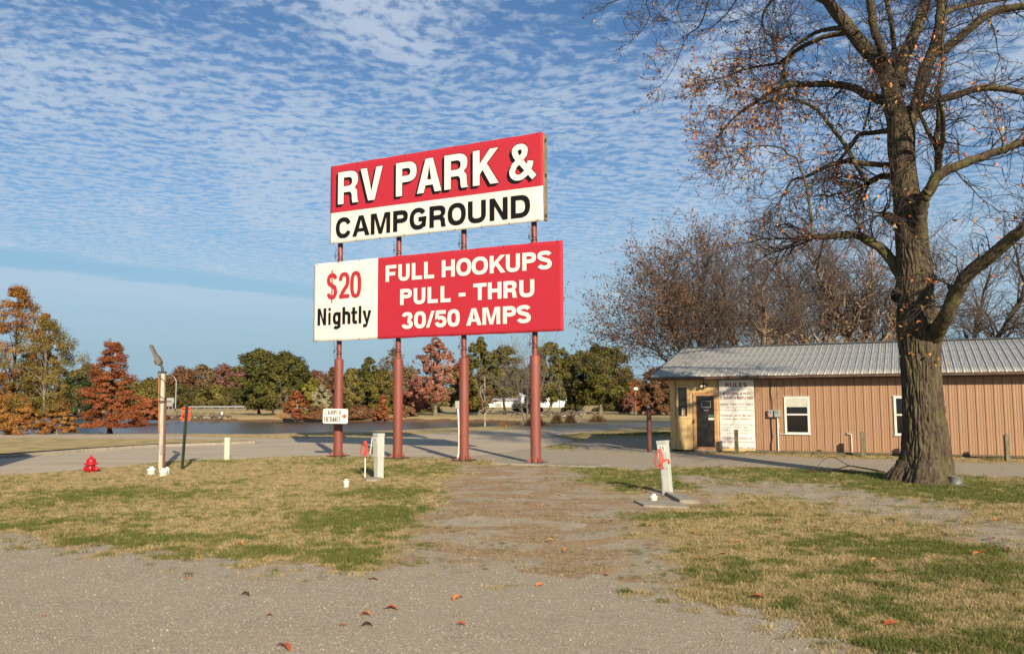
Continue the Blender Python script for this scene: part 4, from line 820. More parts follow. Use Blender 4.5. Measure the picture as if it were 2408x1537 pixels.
def yard_hydrant(base, lean, label, h=.96):
    e = empty('yard_hydrant', base, 0, label, 'yard hydrant'); e.rotation_euler = (0, lean, 0)
    MB().lathe((0, 0, 0), [(.017, 0), (.017, h * .56)], 12).build('pipe', M['galv'] if lean else M['pvc'], e)
    z0 = h * .545
    hd = MB().lathe((0, 0, z0), [(.030, 0), (.034, .012), (.034, .035), (.028, .045), (.030, .075), (.036, .10), (.036, .12)], 14)
    # casting: two cheek plates rising to the pivot, spout to the right
    for y_ in (-.016, .016):
        hd.prism([(-.034, .10), (.034, .10), (.075, .155), (.052, .30), (.035, .40), (.005, .415), (-.035, .405), (-.045, .385), (-.02, .37), (-.012, .33), (-.02, .24), (-.038, .16)], (0, y_ - .006, z0), Vector((1, 0, 0)), Vector((0, 0, 1)), Vector((0, 1, 0)), .012,
                 holes=[[(.012, .17), (.032, .18), (.022, .32), (.006, .33)]])
    hd.tube([(.02, 0, z0 + .12), (.06, 0, z0 + .165), (.10, 0, z0 + .18), (.155, 0, z0 + .18), (.168, 0, z0 + .165), (.17, 0, z0 + .105)], [.026, .024, .021, .021, .022, .019], 10)
    hd.lathe((.17, 0, z0 + .095), [(.025, 0), (.025, .03)], 10); hd.build('head', M['yard_hydrant'], e)
    MB().tube([(-.005, 0, z0 + .37), (-.05, 0, z0 + .335), (-.085, 0, z0 + .27), (-.11, 0, z0 + .20), (-.115, 0, z0 + .13), (-.095, 0, z0 + .075), (-.06, 0, z0 + .055), (-.03, 0, z0 + .075)], [.014, .014, .014, .014, .015, .014, .012, .010], 8).build('lever_handle', M['yard_hydrant'], e)
    MB().lathe((0, 0, z0 + .1), [(.008, 0), (.008, .27)], 8).build('pump_rod', M['yard_hydrant'], e)
    return e
h1 = G(1558.3, 1163.5); yard_hydrant((h1.x, h1.y, 0), math.radians(-3.0), 'orange red yard hydrant in front of the pedestal numbered 25')
h2 = G(858, 1122.5); yard_hydrant((h2.x, h2.y, 0), 0, 'orange red yard hydrant left of the pedestal numbered 26', .93)
def sewer_cap(vx, vy, wpx, hpx, label, grp=None, sq=0.0):
    p = G(vx, vy); s_ = p.y / FOC; r_ = wpx * s_ / 2; H_ = hpx * s_; e = empty('sewer_cap', (p.x, p.y + r_, 0), random.uniform(0, 1), label, 'pipe cap', grp)
    MB().lathe((0, 0, -.03), [(r_ * .93, 0), (r_ * .93, .03 + H_ * .40), (r_, .03 + H_ * .42), (r_, .03 + H_ * .70), (r_ * .94, .03 + H_ * .74), (r_ * .2, .03 + H_ * .75)], 24).build('pipe', M['pvc'], e)
    MB().box((0, 0, H_ * .86), (r_ * .85, r_ * .85, H_ * .27), bev=.004).build('plug', M['pvc'], e); return e
sewer_cap(1537.7, 1178.5, 19, 17, 'white sewer cap on the flat slab left of the pedestal numbered 25')
sewer_cap(812.4, 1142, 14.5, 16, 'white sewer cap in bare soil left of the pedestal numbered 26')
sewer_cap(351, 1113.5, 19.5, 16, 'white sewer cap standing apart, leftmost of three by the wooden pole', 'white pipe caps by the wooden pole')
sewer_cap(379.5, 1118, 20, 17, 'white sewer cap in front of the wooden pole, nearest of three', 'white pipe caps by the wooden pole')
sewer_cap(389, 1112, 14, 14, 'white sewer cap behind another beside the wooden pole base', 'white pipe caps by the wooden pole')
def slab(name, pts, z0, z1, m_, label, cat):
    P_ = [G(*q) for q in pts]; mb = MB(); mb.prism([(p.x, p.y) for p in P_], (0, 0, z0), Vector((1, 0, 0)), Vector((0, 1, 0)), Vector((0, 0, 1)), z1 - z0)
    return tag(mb.build(name, M[m_]), label, cat)
slab('concrete_slab', [(1563, 1161), (1598, 1180), (1645, 1182), (1609, 1165)], -.03, .05, 'concrete', 'thick tan concrete slab lying beside the pedestal numbered 25', 'slab')
slab('concrete_slab', [(1489, 1177), (1513, 1188), (1560, 1190), (1620, 1193), (1606, 1184), (1573, 1177), (1530, 1175)], -.03, .018, 'concrete', 'flat broken concrete slab under the sewer cap near pedestal 25', 'slab')
pc = G(877, 1127); pts_ = [(pc.x + .21 * math.cos(k * PI / 10) * (1 + .08 * math.sin(k * 3)), pc.y + .30 * math.sin(k * PI / 10)) for k in range(20)]
tag(MB().prism(pts_, (0, 0, -.02), Vector((1, 0, 0)), Vector((0, 1, 0)), Vector((0, 0, 1)), .06).build('concrete_pad', M['concrete']), 'oval pale concrete pad under pedestal and yard hydrant 26', 'slab')

# fire hydrant
fp = G(209, 1111.5); sH = fp.y / FOC; fh = 43 * sH; R0 = .5 * 22 * sH
e = empty('fire_hydrant', (fp.x, fp.y + .1, 0), 0, 'small bright red fire hydrant at the edge of the road', 'fire hydrant')
u_ = fh
MB().lathe((0, 0, -.05), [(R0 * .78, 0), (R0 * .78, .05 + u_ * .10), (R0 * .86, .05 + u_ * .12), (R0 * .84, .05 + u_ * .40), (R0 * .98, .05 + u_ * .44), (R0 * .98, .05 + u_ * .46)], 24).build('barrel', M['hydrant'], e)
MB().lathe((0, 0, u_ * .44), [(R0 * 1.38, 0), (R0 * 1.42, u_ * .02), (R0 * 1.42, u_ * .045), (R0 * 1.3, u_ * .055), (R0 * 1.25, u_ * .09), (R0 * .9, u_ * .11)], 24).build('flange', M['hydrant'], e)
bo = MB().lathe((0, 0, u_ * .53), [(R0 * .92, 0), (R0 * .94, u_ * .10), (R0 * .90, u_ * .17), (R0 * .72, u_ * .23), (R0 * .42, u_ * .275), (R0 * .30, u_ * .29), (R0 * .30, u_ * .33), (R0 * .17, u_ * .35), (R0 * .17, u_ * .43), (R0 * .10, u_ * .47)], 24)
for k in range(8):
    a_ = k * PI / 4; bo.box((R0 * .92 * math.cos(a_), R0 * .92 * math.sin(a_), u_ * .62), (R0 * .07, R0 * .10, u_ * .18), rot=Matrix.Rotation(a_, 3, 'Z'))
bo.build('bonnet', M['hydrant'], e)
for x_, a_, rr2 in ((-1, PI * .93, .62), (1, 0.12, .42)):
    rot = Matrix.Rotation(a_, 3, 'Z') @ Matrix.Rotation(PI / 2, 3, 'Y'); nz = MB().lathe((0, 0, u_ * .21), [(R0 * rr2 * .8, R0 * .5), (R0 * rr2, R0 * .95), (R0 * rr2, R0 * 1.35), (R0 * rr2 * .7, R0 * 1.5), (R0 * .2, R0 * 1.52), (R0 * .2, R0 * 1.75)], 14, rot=rot); nz.build('hose_cap', M['hydrant'], e)
rot = Matrix.Rotation(-PI / 2 + .1, 3, 'Z') @ Matrix.Rotation(PI / 2, 3, 'Y')
MB().lathe((0, 0, u_ * .24), [(R0 * .5, R0 * .5), (R0 * .62, R0 * .9), (R0 * .62, R0 * 1.15), (R0 * .45, R0 * 1.25), (R0 * .16, R0 * 1.26), (R0 * .16, R0 * 1.45)], 14, rot=rot).build('pumper_cap', M['hydrant'], e)

# wooden lamp pole with the tilted solar head
wp = G(377.5, 1102); Y0 = wp.y; Lp = lambda vx, vy: D(vx, vy, Y0) - Vector((wp.x, Y0, 0))
e = empty('lamp_pole', (wp.x, Y0, 0), 0, 'leaning pale wooden pole carrying a tilted grey solar lamp', 'lamp pole')
a, b_ = Lp(378, 1101), Lp(384, 877.5); a.z = -.05
def slanted(a, b_, w_, d_, name, m_, par, dx_=0, dy_=0):
    ax = (b_ - a).normalized(); X = Vector((1, 0, 0)); X = (X - ax * X.dot(ax)).normalized(); Yv = ax.cross(X); rot = Matrix((X, Yv, ax)).transposed()
    return MB().box((a + b_) / 2 + Vector((dx_, dy_, 0)), (w_, d_, (b_ - a).length), rot=rot, bev=.004).build(name, M[m_], par)
slanted(a, b_, .105, .10, 'post', 'wood_pale', e)
slanted(Lp(377.8, 1015), Lp(377.5, 880), .035, .115, 'cedar_strip', 'wood_orange', e, -.025, -.012)
slanted(Lp(381, 1066), Lp(380.5, 1045), .05, .05, 'nailed_block', 'wood_pale', e, 0, -.075)
MB().tube([Lp(386.5, 1101) + Vector((0, -.03, 0)), Lp(391, 942) + Vector((0, -.03, 0))], .026, 8).build('brown_pipe', M['rust'], e)
MB().tube([Lp(374, 942.5) + Vector((0, -.08, 0)), Lp(406, 943.5) + Vector((0, -.08, 0))], .016, 8).build('cross_bar', M['rust'], e)
wb = MB().tube([Lp(x_, y_) + Vector((0, -.075 + dy_, 0)) for x_, y_, dy_ in ((374, 872, .02), (373.5, 880, 0), (379, 888, 0), (388, 895, .01), (390, 902, .08), (384, 912, .13), (374.5, 918, .06), (374, 926, 0), (380, 932, -.0), (390, 938, 0), (389, 943, 0), (383, 947, 0), (375, 946, .02))], .009, 6)
wb.build('cable', M['wire'], e)
MB().box(Lp(382, 875) + Vector((0, 0, 0)), (.20, .17, .05), bev=.012).build('mounting_plate', M['lamp_dark'], e)
MB().tube([Lp(382, 875), Lp(382, 866), Lp(379, 858), Lp(376, 853)], [.04, .036, .034, .03], 10).build('bracket', M['lamp_dark'], e)
a, b_ = Lp(376.5, 857), Lp(354.5, 811); ax = (b_ - a).normalized(); pl = Vector((ax.z, 0, -ax.x)); lenL = (b_ - a).length
hd = MB().prism([(0, -.06), (0, .04), (.06, .085), (.25, .075), (.30, .035), (lenL - .02, .028), (lenL, .012), (lenL, -.022), (.30, -.03), (.18, -.052)], a + Vector((0, .085, 0)), ax, pl, Vector((0, -1, 0)), .17)
hd.build('lamp_head', M['lamp_grey'], e)
MB().prism([(.30, -.032), (lenL - .01, -.025), (lenL - .01, -.031), (.30, -.040)], a + Vector((0, .075, 0)), ax, pl, Vector((0, -1, 0)), .15).build('solar_panel', M['solar'], e)
MB().prism([(.03, -.062), (.20, -.056), (.16, -.10), (.05, -.10)], a + Vector((0, .07, 0)), ax, pl, Vector((0, -1, 0)), .14).build('sensor_housing', M['lamp_dark'], e)

# leaning green channel post carrying two orange signs
gp = G(428, 1102); Lg = lambda vx, vy: D(vx, vy, gp.y) - Vector((gp.x, gp.y, 0))
e = empty('channel_post', (gp.x, gp.y, 0), 0, 'dark green steel channel post, leaning, with two orange signs', 'sign post')
a, b_ = Lg(428.2, 1102.5), Lg(439.6, 950.5); a.z = -.03; ax = (b_ - a).normalized(); X = (Vector((1, 0, 0)) - ax * ax.x).normalized(); Yv = ax.cross(X)
MB().prism([(-.045, 0), (-.045, -.006), (-.022, -.006), (-.012, -.034), (.012, -.034), (.022, -.006), (.045, -.006), (.045, 0), (.017, 0), (.008, -.026), (-.008, -.026), (-.017, 0)], a, X, Yv, ax, (b_ - a).length).build('post', M['green_steel'], e)
def osign(q, nm, marks):
    c_ = [Lg(*p) for p in q]; mb = MB(); o_ = c_[3]; ux = (c_[2] - c_[3]); uz = (c_[0] - c_[3]); w_, h_ = ux.length, uz.length
    pts2 = [(w_ / 2 + x_, h_ / 2 + z_) for x_, z_ in arc(0, 0, w_ / 2, h_ / 2, 0, 360, 32, 9)[:-1]]
    so = mb.prism(pts2, o_ + Vector((0, .045, 0)), ux.normalized(), uz.normalized(), Vector((0, -1, 0)), .006).build(nm, M['orange'], e)
    mk_ = MB()
    for pl_, hl in marks: mk_.prism([(x_ * w_, z_ * h_) for x_, z_ in pl_], o_ + Vector((0, .038, 0)), ux.normalized(), uz.normalized(), Vector((0, -1, 0)), .003, holes=[[(x_ * w_, z_ * h_) for x_, z_ in hl]] if hl else ())
    mk_.build('printed_mark', M['print_black'], so)
bar = lambda x0, z0, x1, z1: ([(x0, z0), (x1, z0), (x1, z1), (x0, z1)], None)
osign([(426, 957), (447, 956), (446.8, 964.3), (425.8, 965.2)], 'upper_orange_sign', [([(.05, .45), (.13, .7), (.13, .56), (.30, .56), (.30, .34), (.13, .34), (.13, .2)], None), bar(.33, .3, .37, .68), bar(.40, .3, .44, .68), bar(.62, .32, .67, .68), bar(.70, .45, .85, .6), ([(.85, .25), (.95, .45), (.85, .7)], None)])
ringm = (arc(.23, .56, .17, .17, 0, 360, 24, 2)[:-1], arc(.23, .56, .12, .12, 0, 360, 24, 2)[:-1])
osign([(425.5, 969), (446.8, 967.5), (445.5, 988.5), (424.5, 989.8)], 'lower_orange_sign', [bar(.06, .86, .36, .9), (ringm[0], ringm[1]), ([(.17, .46), (.30, .46), (.28, .62), (.26, .70), (.23, .58), (.19, .66)], None), bar(.05, .33, .36, .35), bar(.15, .16, .27, .19), bar(.74, .83, .92, .89), bar(.80, .5, .83, .56), bar(.80, .2, .83, .26)])
# cream stub pipe at the roadside
p = G(530.5, 1079.5); s_ = p.y / FOC
e = empty('pipe_bollard', (p.x, p.y + .1, 0), 0, 'cream painted pipe bollard at the edge of the concrete road', 'bollard'); MB().lathe((0, 0, -.03), [(7.0 * s_, 0), (7.0 * s_, .03 + 49 * s_), (6.6 * s_, .03 + 49.5 * s_)], 26).build('pipe', M['cream'], e); MB().lathe((0, 0, 46.5 * s_), [(7.4 * s_, 0), (7.4 * s_, 3 * s_), (6.6 * s_, 3.6 * s_), (0.01, 3.8 * s_)], 26).build('cap', M['cream'], e)
# rusty pipe bollard by the corner of the building
p = G(1526.8, 1061.5); s_ = p.y / FOC; e = empty('pipe_bollard', (p.x, p.y, 0), 0, 'tall rusty brown pipe bollard left of the yellow building corner', 'bollard')
MB().lathe((0, 0, -.03), [(5.7 * s_, 0), (5.7 * s_, .03 + 101.5 * s_), (5.3 * s_, .03 + 102 * s_)], 20).build('pipe', M['rust'], e); MB().lathe((0, 0, 100.5 * s_), [(5.2 * s_, 0), (4 * s_, 1.2 * s_), (.01, 1.6 * s_)], 20).build('cap', M['rust'], e)
# galvanised collar by the foot of the tree
p = G(2246, 1139); e = empty('metal_collar', (p.x, p.y, 0), .3, 'galvanised sheet metal flue collar lying in grass beside the big trunk', 'metal collar')
MB().lathe((0, 0, .03), [(.14, 0), (.135, .15), (.143, .155), (.125, .155), (.125, .02)], 24, cap=False).build('collar', M['galv'], e); MB().prism([(-.22, -.17), (.18, -.20), (.24, .12), (-.12, .20)], (0, 0, .005), Vector((1, 0, 0)), Vector((0, 1, .05)), Vector((0, 0, 1)), .022).build('flange', M['galv'], e)
# ------------------------------------------------------------------ the building
BY = 0.447; bo_ = Vector((4.846 * KS, 25.556 * KS, 0))
shop = empty('campground_building', bo_, -BY, 'long low building with grey metal roof, yellow entrance end and rose siding', 'building')
LEN, WID = 16.5, 9.5; EAVE_Z = 2.62; OV = .45; RZ = 4.03
def bx(nm, x0, x1, y0, y1, z0, z1, m_, par=shop, bev=0.0):
    return MB().box(((x0 + x1) / 2, (y0 + y1) / 2, (z0 + z1) / 2), (abs(x1 - x0), abs(y1 - y0), abs(z1 - z0)), bev=bev).build(nm, M[m_], par)
# wall core a little behind the cladding
bx('wall', 0.02, LEN, 0.035, WID, 0, 2.60, 'siding_dark')
MB().prism([(0.02, 2.6), (WID - .02, 2.6), (WID / 2, RZ - .12)], (0.02, 0, 0), Vector((0, 1, 0)), Vector((0, 0, 1)), Vector((1, 0, 0)), .1).build('gable', M['yellow_wood'], shop)
bx('end_wall', -.02, .02, 0.0, WID, 0.0, 2.6, 'yellow_wood')
# rose siding, one panel per seam
pw_ = .255; prof = [(0, .026), (.004, .026), (.007, .003), (.030, 0), (.088, 0), (.094, .0035), (.100, 0), (.165, 0), (.171, .0035), (.177, 0), (.240, 0), (.249, .003), (.251, .026), (.255, .026)]
pv = []; pf = []
for (x_, y_) in prof: pv += [(x_, y_, .09), (x_, y_, 2.58)]
for i in range(len(prof) - 1): pf.append((2 * i, 2 * i + 2, 2 * i + 3, 2 * i + 1))
pme = np_mesh('siding_panel', pv, pf, [M['siding']])
x_ = 3.045; k = 0
while x_ < LEN - .1:
    place(bpy.data.objects.new('siding_panel', pme), shop, (x_, 0, 0)); x_ += pw_
bx('base_trim', 3.05, LEN, -.012, .03, .03, .09, 'foundation')
# yellow plywood boards at the entrance end
xs_ = [0, .20, .42, .62, .845]
for a, b_ in zip(xs_[:-1], xs_[1:]): bx('board', a + .003, b_ - .003, -.012, .03, .04, 1.175, 'yellow_wood', bev=.003)
bx('corner_board', 0.0, .19, -.026, -.0125, .05, 2.60, 'yellow_wood', bev=.003)
bx('board', .21, .72, -.012, .03, 2.405, 2.6, 'yellow_wood'); bx('board', .72, 1.80, -.012, .03, 2.125, 2.6, 'yellow_wood')
bx('board', .725, .845, -.012, .03, 1.18, 2.12, 'yellow_wood'); bx('board', 1.735, 3.04, -.012, .03, .03, 2.6, 'yellow_wood')
for a in (.98, 1.24, 1.52): bx('batten', a, a + .012, -.020, -.013, 2.14, 2.6, 'yellow_wood')
bx('sill_board', 1.74, 3.04, -.022, -.013, .03, .125, 'yellow_wood')
# sidelight
def framed(name, x0, x1, z0, z1, fw, y0, m_, glassm, par=shop, mid=None):
    f = MB(); y1 = y0 - .04
    for (a, b_, c, d) in ((x0, x0 + fw, z0, z1), (x1 - fw, x1, z0, z1), (x0 + fw, x1 - fw, z1 - fw, z1), (x0 + fw, x1 - fw, z0, z0 + fw)): f.box(((a + b_) / 2, (y0 + y1) / 2, (c + d) / 2), (b_ - a, .04, d - c), bev=.003)
    if mid: f.box(((x0 + x1) / 2, (y0 + y1) / 2 - .004, mid), (x1 - x0 - 2 * fw, .045, .055), bev=.003)
    o = f.build(name, M[m_], par)
    if mid:
        MB().box(((x0 + x1) / 2, y0 - .012, (mid + z1 - fw) / 2), (x1 - x0 - 2 * fw, .008, z1 - fw - mid)).build('pane', M[glassm], o); MB().box(((x0 + x1) / 2, y0 - .008, (mid + z0 + fw) / 2), (x1 - x0 - 2 * fw, .008, mid - z0 - fw)).build('pane', M[glassm], o)
    else: MB().box(((x0 + x1) / 2, y0 - .012, (z0 + z1) / 2), (x1 - x0 - 2 * fw, .008, z1 - z0 - 2 * fw)).build('pane', M[glassm], o)
    return o
sl = framed('sidelight', .215, .715, 1.18, 2.40, .085, -.0, 'yellow_wood', 'door_dark')
bx('note', .43, .55, -.022, -.0175, 1.29, 1.56, 'peach', sl); bx('note', .43, .47, -.026, -.0225, 1.29, 1.56, 'sign_white', sl)
dr = framed('door', .855, 1.735, .045, 2.118, .115, -.012, 'peach', 'door_dark')
bx('door_threshold', .86, 1.76, -.10, -.013, .0, .045, 'concrete', dr)
bx('door_light_frame', 1.16, 1.50, -.032, -.029, 1.58, 1.82, 'box_grey', dr); bx('door_light', 1.18, 1.48, -.035, -.0325, 1.60, 1.80, 'glass_dark', dr)
bx('mail_slot', 1.24, 1.43, -.036, -.029, 1.46, 1.49, 'box_grey', dr)
st_ = bx('sticker', 1.41, 1.66, -.034, -.029, 1.13, 1.30, 'sign_white', dr); bx('sticker_band', 1.415, 1.655, -.037, -.0345, 1.21, 1.295, 'green_print', dr)
MB().tube([(.895, -.055, 1.02), (.895, -.095, 1.02), (.895, -.095, 1.16), (.895, -.055, 1.16)], .012, 8).build('handle', M['steel_dark'], dr)
MB().tube([(.235, -.05, 2.50), (.235, -.05, .48), (.03, -.05, .46)], .011, 7).build('thin_conduit', M['yellow_wood'], shop)
# floodlight over the door
fl = empty('floodlight', (0, 0, 0), 0); fl.parent = shop; fl.location = (1.27, -.03, 2.40)
MB().lathe((0, 0, 0), [(.06, 0), (.06, .03)], 12, rot=Matrix.Rotation(PI / 2, 3, 'X')).build('base', M['steel_dark'], fl)
for s2 in (-1, 1):
    rot = Matrix.Rotation(s2 * .75, 3, 'Y') @ Matrix.Rotation(PI * .72, 3, 'X')
    MB().lathe((s2 * .10, -.09, -.01), [(.03, -.05), (.035, 0), (.065, .07), (.075, .10)], 14, rot=rot).build('lamp', M['steel_dark'], fl)
    MB().lathe((s2 * .10, -.09, -.01), [(.068, .085), (.05, .10), (.01, .108)], 14, rot=rot).build('lamp_glass', M['white_frame'], fl)
MB().tube([(0, -.03, 0), (.0, -.03, .2)], .01, 6).build('cable', M['wire'], fl)
# windows
for (x0, x1, z0, z1, bl) in ((4.056, 4.898, .655, 1.952, True), (7.545, 8.385, .665, 1.960, False)):
    wnd = framed('window', x0, x1, z0, z1, .075, .0, 'white_frame', 'glass_dark', mid=1.34 if bl else 1.345)
    if bl: bx('blind', x0 + .08, x1 - .08, -.026, -.0165, 1.60, z1 - .075, 'blind', wnd)
    bx('sill', x0 - .02, x1 + .02, -.06, -.041, z0 - .012, z0 + .02, 'white_frame', wnd); bx('head_flashing', x0 - .03, x1 + .03, -.055, -.041, z1 + .001, z1 + .022, 'white_frame', wnd)
# meter boxes with conduits
for i, (x0, x1, m1) in enumerate(((3.500, 3.672, 'wire'), (3.722, 3.925, 'pvc'))):
    mbx = bx('meter_box', x0, x1, -.13, .0, 1.245, 1.50, 'box_grey', bev=.012)
    MB().box(((x0 + x1) / 2, -.135, 1.43), (.11, .015, .09), bev=.004).build('cover', M['galv'], mbx)
    if i == 0: MB().box((x0 + .04, -.134, 1.30), (.04, .01, .07)).build('red_tag', M['orange'], mbx)
    xc = (x0 + x1) / 2
    pth = [(xc + .03, -.05, 1.25), (xc + .02, -.04, .95), (xc + .045, -.04, .55), (xc + .0, -.04, .30), (xc + .0, -.04, .05)] if i == 0 else [(xc, -.045, 1.25), (xc, -.045, .03)]
    MB().tube(pth, .016 if i == 0 else .022, 8).build('conduit', M[m1], mbx)
    if i == 0: MB().tube([(xc + .04, -.03, 2.5), (xc + .03, -.03, 2.1), (xc + .07, -.04, 1.7), (xc + .06, -.05, 1.50)], .012, 7).build('cable', M['wire'], mbx)
    else: MB().tube([(xc, -.06, .72), (xc + .08, -.05, .67), (xc + .20, -.04, .655), (xc + .26, -.04, .66)], .010, 6).build('cable', M['pvc'], mbx); MB().tube([(xc + .0, -.06, 1.2), (xc + .05, -.06, .95), (xc + .01, -.06, .75)], .007, 6).build('cable', M['pvc'], mbx)
ot = bx('outlet_box', 6.06, 6.18, -.06, 0, .67, .75, 'box_grey', bev=.005); MB().tube([(6.17, -.05, .70), (6.21, -.05, .68), (6.215, -.05, .03)], .013, 8).build('conduit', M['pvc'], ot)
bx('vent', 5.12, 5.24, -.03, -.0, .10, .14, 'steel_dark')
# soffit, fascia, gutter
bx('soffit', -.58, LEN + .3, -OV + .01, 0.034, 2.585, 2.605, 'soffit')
gt = MB(); gz = 2.60
for (a, b_) in ((-.62, 4.6), (4.6, 10.4), (10.4, LEN + .3)):
    gt.prism([(0, 0), (-.075, 0), (-.095, .035), (-.085, .06), (-.105, .085), (-.105, .10), (-.09, .10), (-.088, .088), (-.07, .06), (-.078, .035), (-.065, .014), (0, .014)], (a + .003, -OV + .0, gz + .012 * (a > 4)), Vector((0, 1, 0)), Vector((0, 0, 1)), Vector((1, 0, 0)), b_ - a - .006)
gt.build('gutter', M['gutter'], shop)
bx('fascia', -.60, LEN + .3, -OV + .001, -OV + .02, 2.606, 2.70, 'gutter')
# metal roof, one panel per rib
rp = .232; S_L = math.hypot(WID / 2 + OV + .06, RZ - 2.70); sl_a = math.atan2(RZ - 2.70, WID / 2 + OV + .06)
prof = [(0, 0), (.012, .026), (.034, .026), (.046, 0), (.100, 0), (.106, .006), (.124, .006), (.130, 0), (.170, 0), (.176, .006), (.190, .006), (.196, 0), (rp, 0)]
pv = []; pf = []; ns = 6
for j_ in range(ns + 1):
    for (x_, y_) in prof: pv.append((x_, j_ / ns * S_L, y_))
npf = len(prof)
for j_ in range(ns):
    for i in range(npf - 1): pf.append((j_ * npf + i, j_ * npf + i + 1, (j_ + 1) * npf + i + 1, (j_ + 1) * npf + i))
b0 = len(pv)
for (x_, y_) in prof: pv.append((x_, 0, y_ - .02))
for i in range(npf - 1): pf.append((b0 + i, b0 + i + 1, i + 1, i))
rme = np_mesh('roof_panel', pv, pf, [M['roof']])
x_ = -.60
while x_ < LEN + .2:
    o = place(bpy.data.objects.new('roof_panel', rme), shop, (x_, -OV - .06, 2.70 + random.uniform(0, .002)), (sl_a, 0, 0)); x_ += rp
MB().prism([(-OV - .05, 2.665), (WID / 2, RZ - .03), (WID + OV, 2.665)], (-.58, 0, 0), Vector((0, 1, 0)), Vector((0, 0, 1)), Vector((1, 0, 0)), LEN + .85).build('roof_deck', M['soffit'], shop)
MB().box((LEN / 2, WID * .75 + .25, (RZ + 2.7) / 2 + .015), (LEN + .9, S_L + .02, .02), rot=Matrix.Rotation(-sl_a, 3, 'X')).build('rear_roof', M['roof'], shop)
rk = MB(); a, b_ = Vector((-.60, -OV - .06, 2.70)), Vector((-.60, WID / 2, RZ)); rk.box((a + b_) / 2 + Vector((-.02, 0, -.02)), (.06, S_L, .12), rot=Matrix.Rotation(sl_a, 3, 'X')); rk.build('rake_trim', M['ridge'], shop)
rc = MB()
for (a, b_) in ((-.66, 3.15), (3.12, LEN + .3)):
    for s2 in (1, -1): rc.box(((a + b_) / 2, WID / 2 - s2 * .085, RZ + .018 + (.008 if a > 3 else 0)), (b_ - a, .19, .012), rot=Matrix.Rotation(s2 * sl_a, 3, 'X'))
rc.build('ridge_cap', M['ridge'], shop)
# rules board
rb = empty('rules_board', bo_, -BY, 'tall white RULES FOR BOOMLAND CAMPGROUND board right of the door', 'notice board')
rx0, rx1, rz0, rz1 = 1.812, 3.042, .127, 2.562
MB().box(((rx0 + rx1) / 2, -.036, (rz0 + rz1) / 2), (rx1 - rx0, .010, rz1 - rz0), bev=.002).build('board', M['sign_white'], rb)
Hh = rz1 - rz0; cxr = (rx0 + rx1) / 2 - .005; W_ = rx1 - rx0
# (text, top fraction, bottom fraction, left px, right px) measured on the board
ln = [('RULES', 27, 60, 57, .62, 0), ('FOR', 122, 134, 0, .17, 1), ('BOOMLAND', 170, 193, 0, .76, 0), ('CAMPGROUND', 214, 237, 0, .95, 0), ('SHORT TERM STAY ONLY', 283, 297, 0, .95, 1), ('UNLESS APPROVED', 316, 327, 0, .62, 2), ('BY BOOMLAND MANAGEMENT', 342, 354, 0, .96, 2),
      ('PREMISES MUST BE KEPT', 391, 406, 0, .95, 1), ('CLEAN AND ORDERLY', 423, 437, 0, .84, 1), ('WATER LINES - ELECTRIC LINES', 477, 488, 0, .96, 2), ('AND SEWAGE LINE', 504, 515, 0, .58, 2), ('MUST BE ORGANIZED', 531, 542, 0, .65, 2), ('FOR EASY MOWING', 558, 569, 0, .60, 2),
      ('PLEASE PAY INSIDE OF', 603, 618, 0, .86, 1), ('BUILDING OR BOOMLAND', 638, 651, 0, .96, 1), ('THANK YOU VERY MUCH', 690, 704, 0, .95, 1)]
T = []; MI = []
for tx, y0, y1, _, wf, mi_ in ln:
    if tx == 'RULES': y0, y1 = 30, 72
    elif tx == 'FOR': y0, y1 = 92, 107
    elif tx == 'BOOMLAND': y0, y1 = 124, 152
    elif tx == 'CAMPGROUND': y0, y1 = 170, 198
    elif tx == 'SHORT TERM STAY ONLY': y0, y1 = 240, 258
    else: y0 -= 42 - (y0 - 300) * .09; y1 -= 42 - (y1 - 300) * .09
    T.append((tx, cxr, rz1 - Hh * y1 / 700, Hh * (y1 - y0) / 700, W_ * wf)); MI.append(mi_)
pr = Print()
for (tx, cx_, z_, h_, w_), mi_ in zip(T, MI): typeset(pr, tx, cx_, z_, h_, w_, -.043, (.24, .20, .18)[mi_], mi_)
pr.build('lettering', [M['print_maroon'], M['print_maroon'], M['print_faded']], rb)
for (x_, z_) in ((1.86, 2.53), (2.43, 2.54), (2.99, 2.53), (2.99, .16), (1.86, .16)): MB().lathe((x_, -.041, z_), [(.012, 0), (.012, .005)], 8, rot=Matrix.Rotation(PI / 2, 3, 'X')).build('screw', M['steel_dark'], rb)
# stubby timber posts in front of the wall
for i, (vx, vt, vb, wpx, lab) in enumerate(((1732.5, 1011, 1066, 10, 'short weathered timber post in front of the rules board'), (2030.6, 1016.5, 1073, 10, 'short weathered timber post between the two white windows'), (2186, 1019, 1078, 10, 'short weathered timber post hidden behind the big trunk'), (2370.5, 1023, 1083, 14, 'short weathered timber post near the right edge, right of the big tree'))):
    p = G(vx, vb); s_ = p.y / FOC; e = empty('timber_post', (p.x, p.y + .04, 0), -.4 + .1 * i, lab, 'post', 'timber posts along the building')
    hh = (vb - vt) * s_; mb = MB(); w2 = .125
    mb.prism([(-w2 / 2, -w2 / 2), (w2 / 2, -w2 / 2), (w2 / 2, w2 / 2), (-w2 / 2, w2 / 2), (-w2 / 2, .01), (-w2 * .30, .004), (-w2 / 2, -.006)], (0, 0, -.05), Vector((1, 0, 0)), Vector((0, 1, 0)), Vector((0, 0, 1)), hh + .05); mb.build('shaft', M['wood_post'], e)
    MB().box((.02, -.01, hh + .004), (w2 * .7, w2 * .6, .012), rot=Matrix.Rotation(.2, 3, 'Y'), bev=.003).build('split_top', M['wood_post'], e)
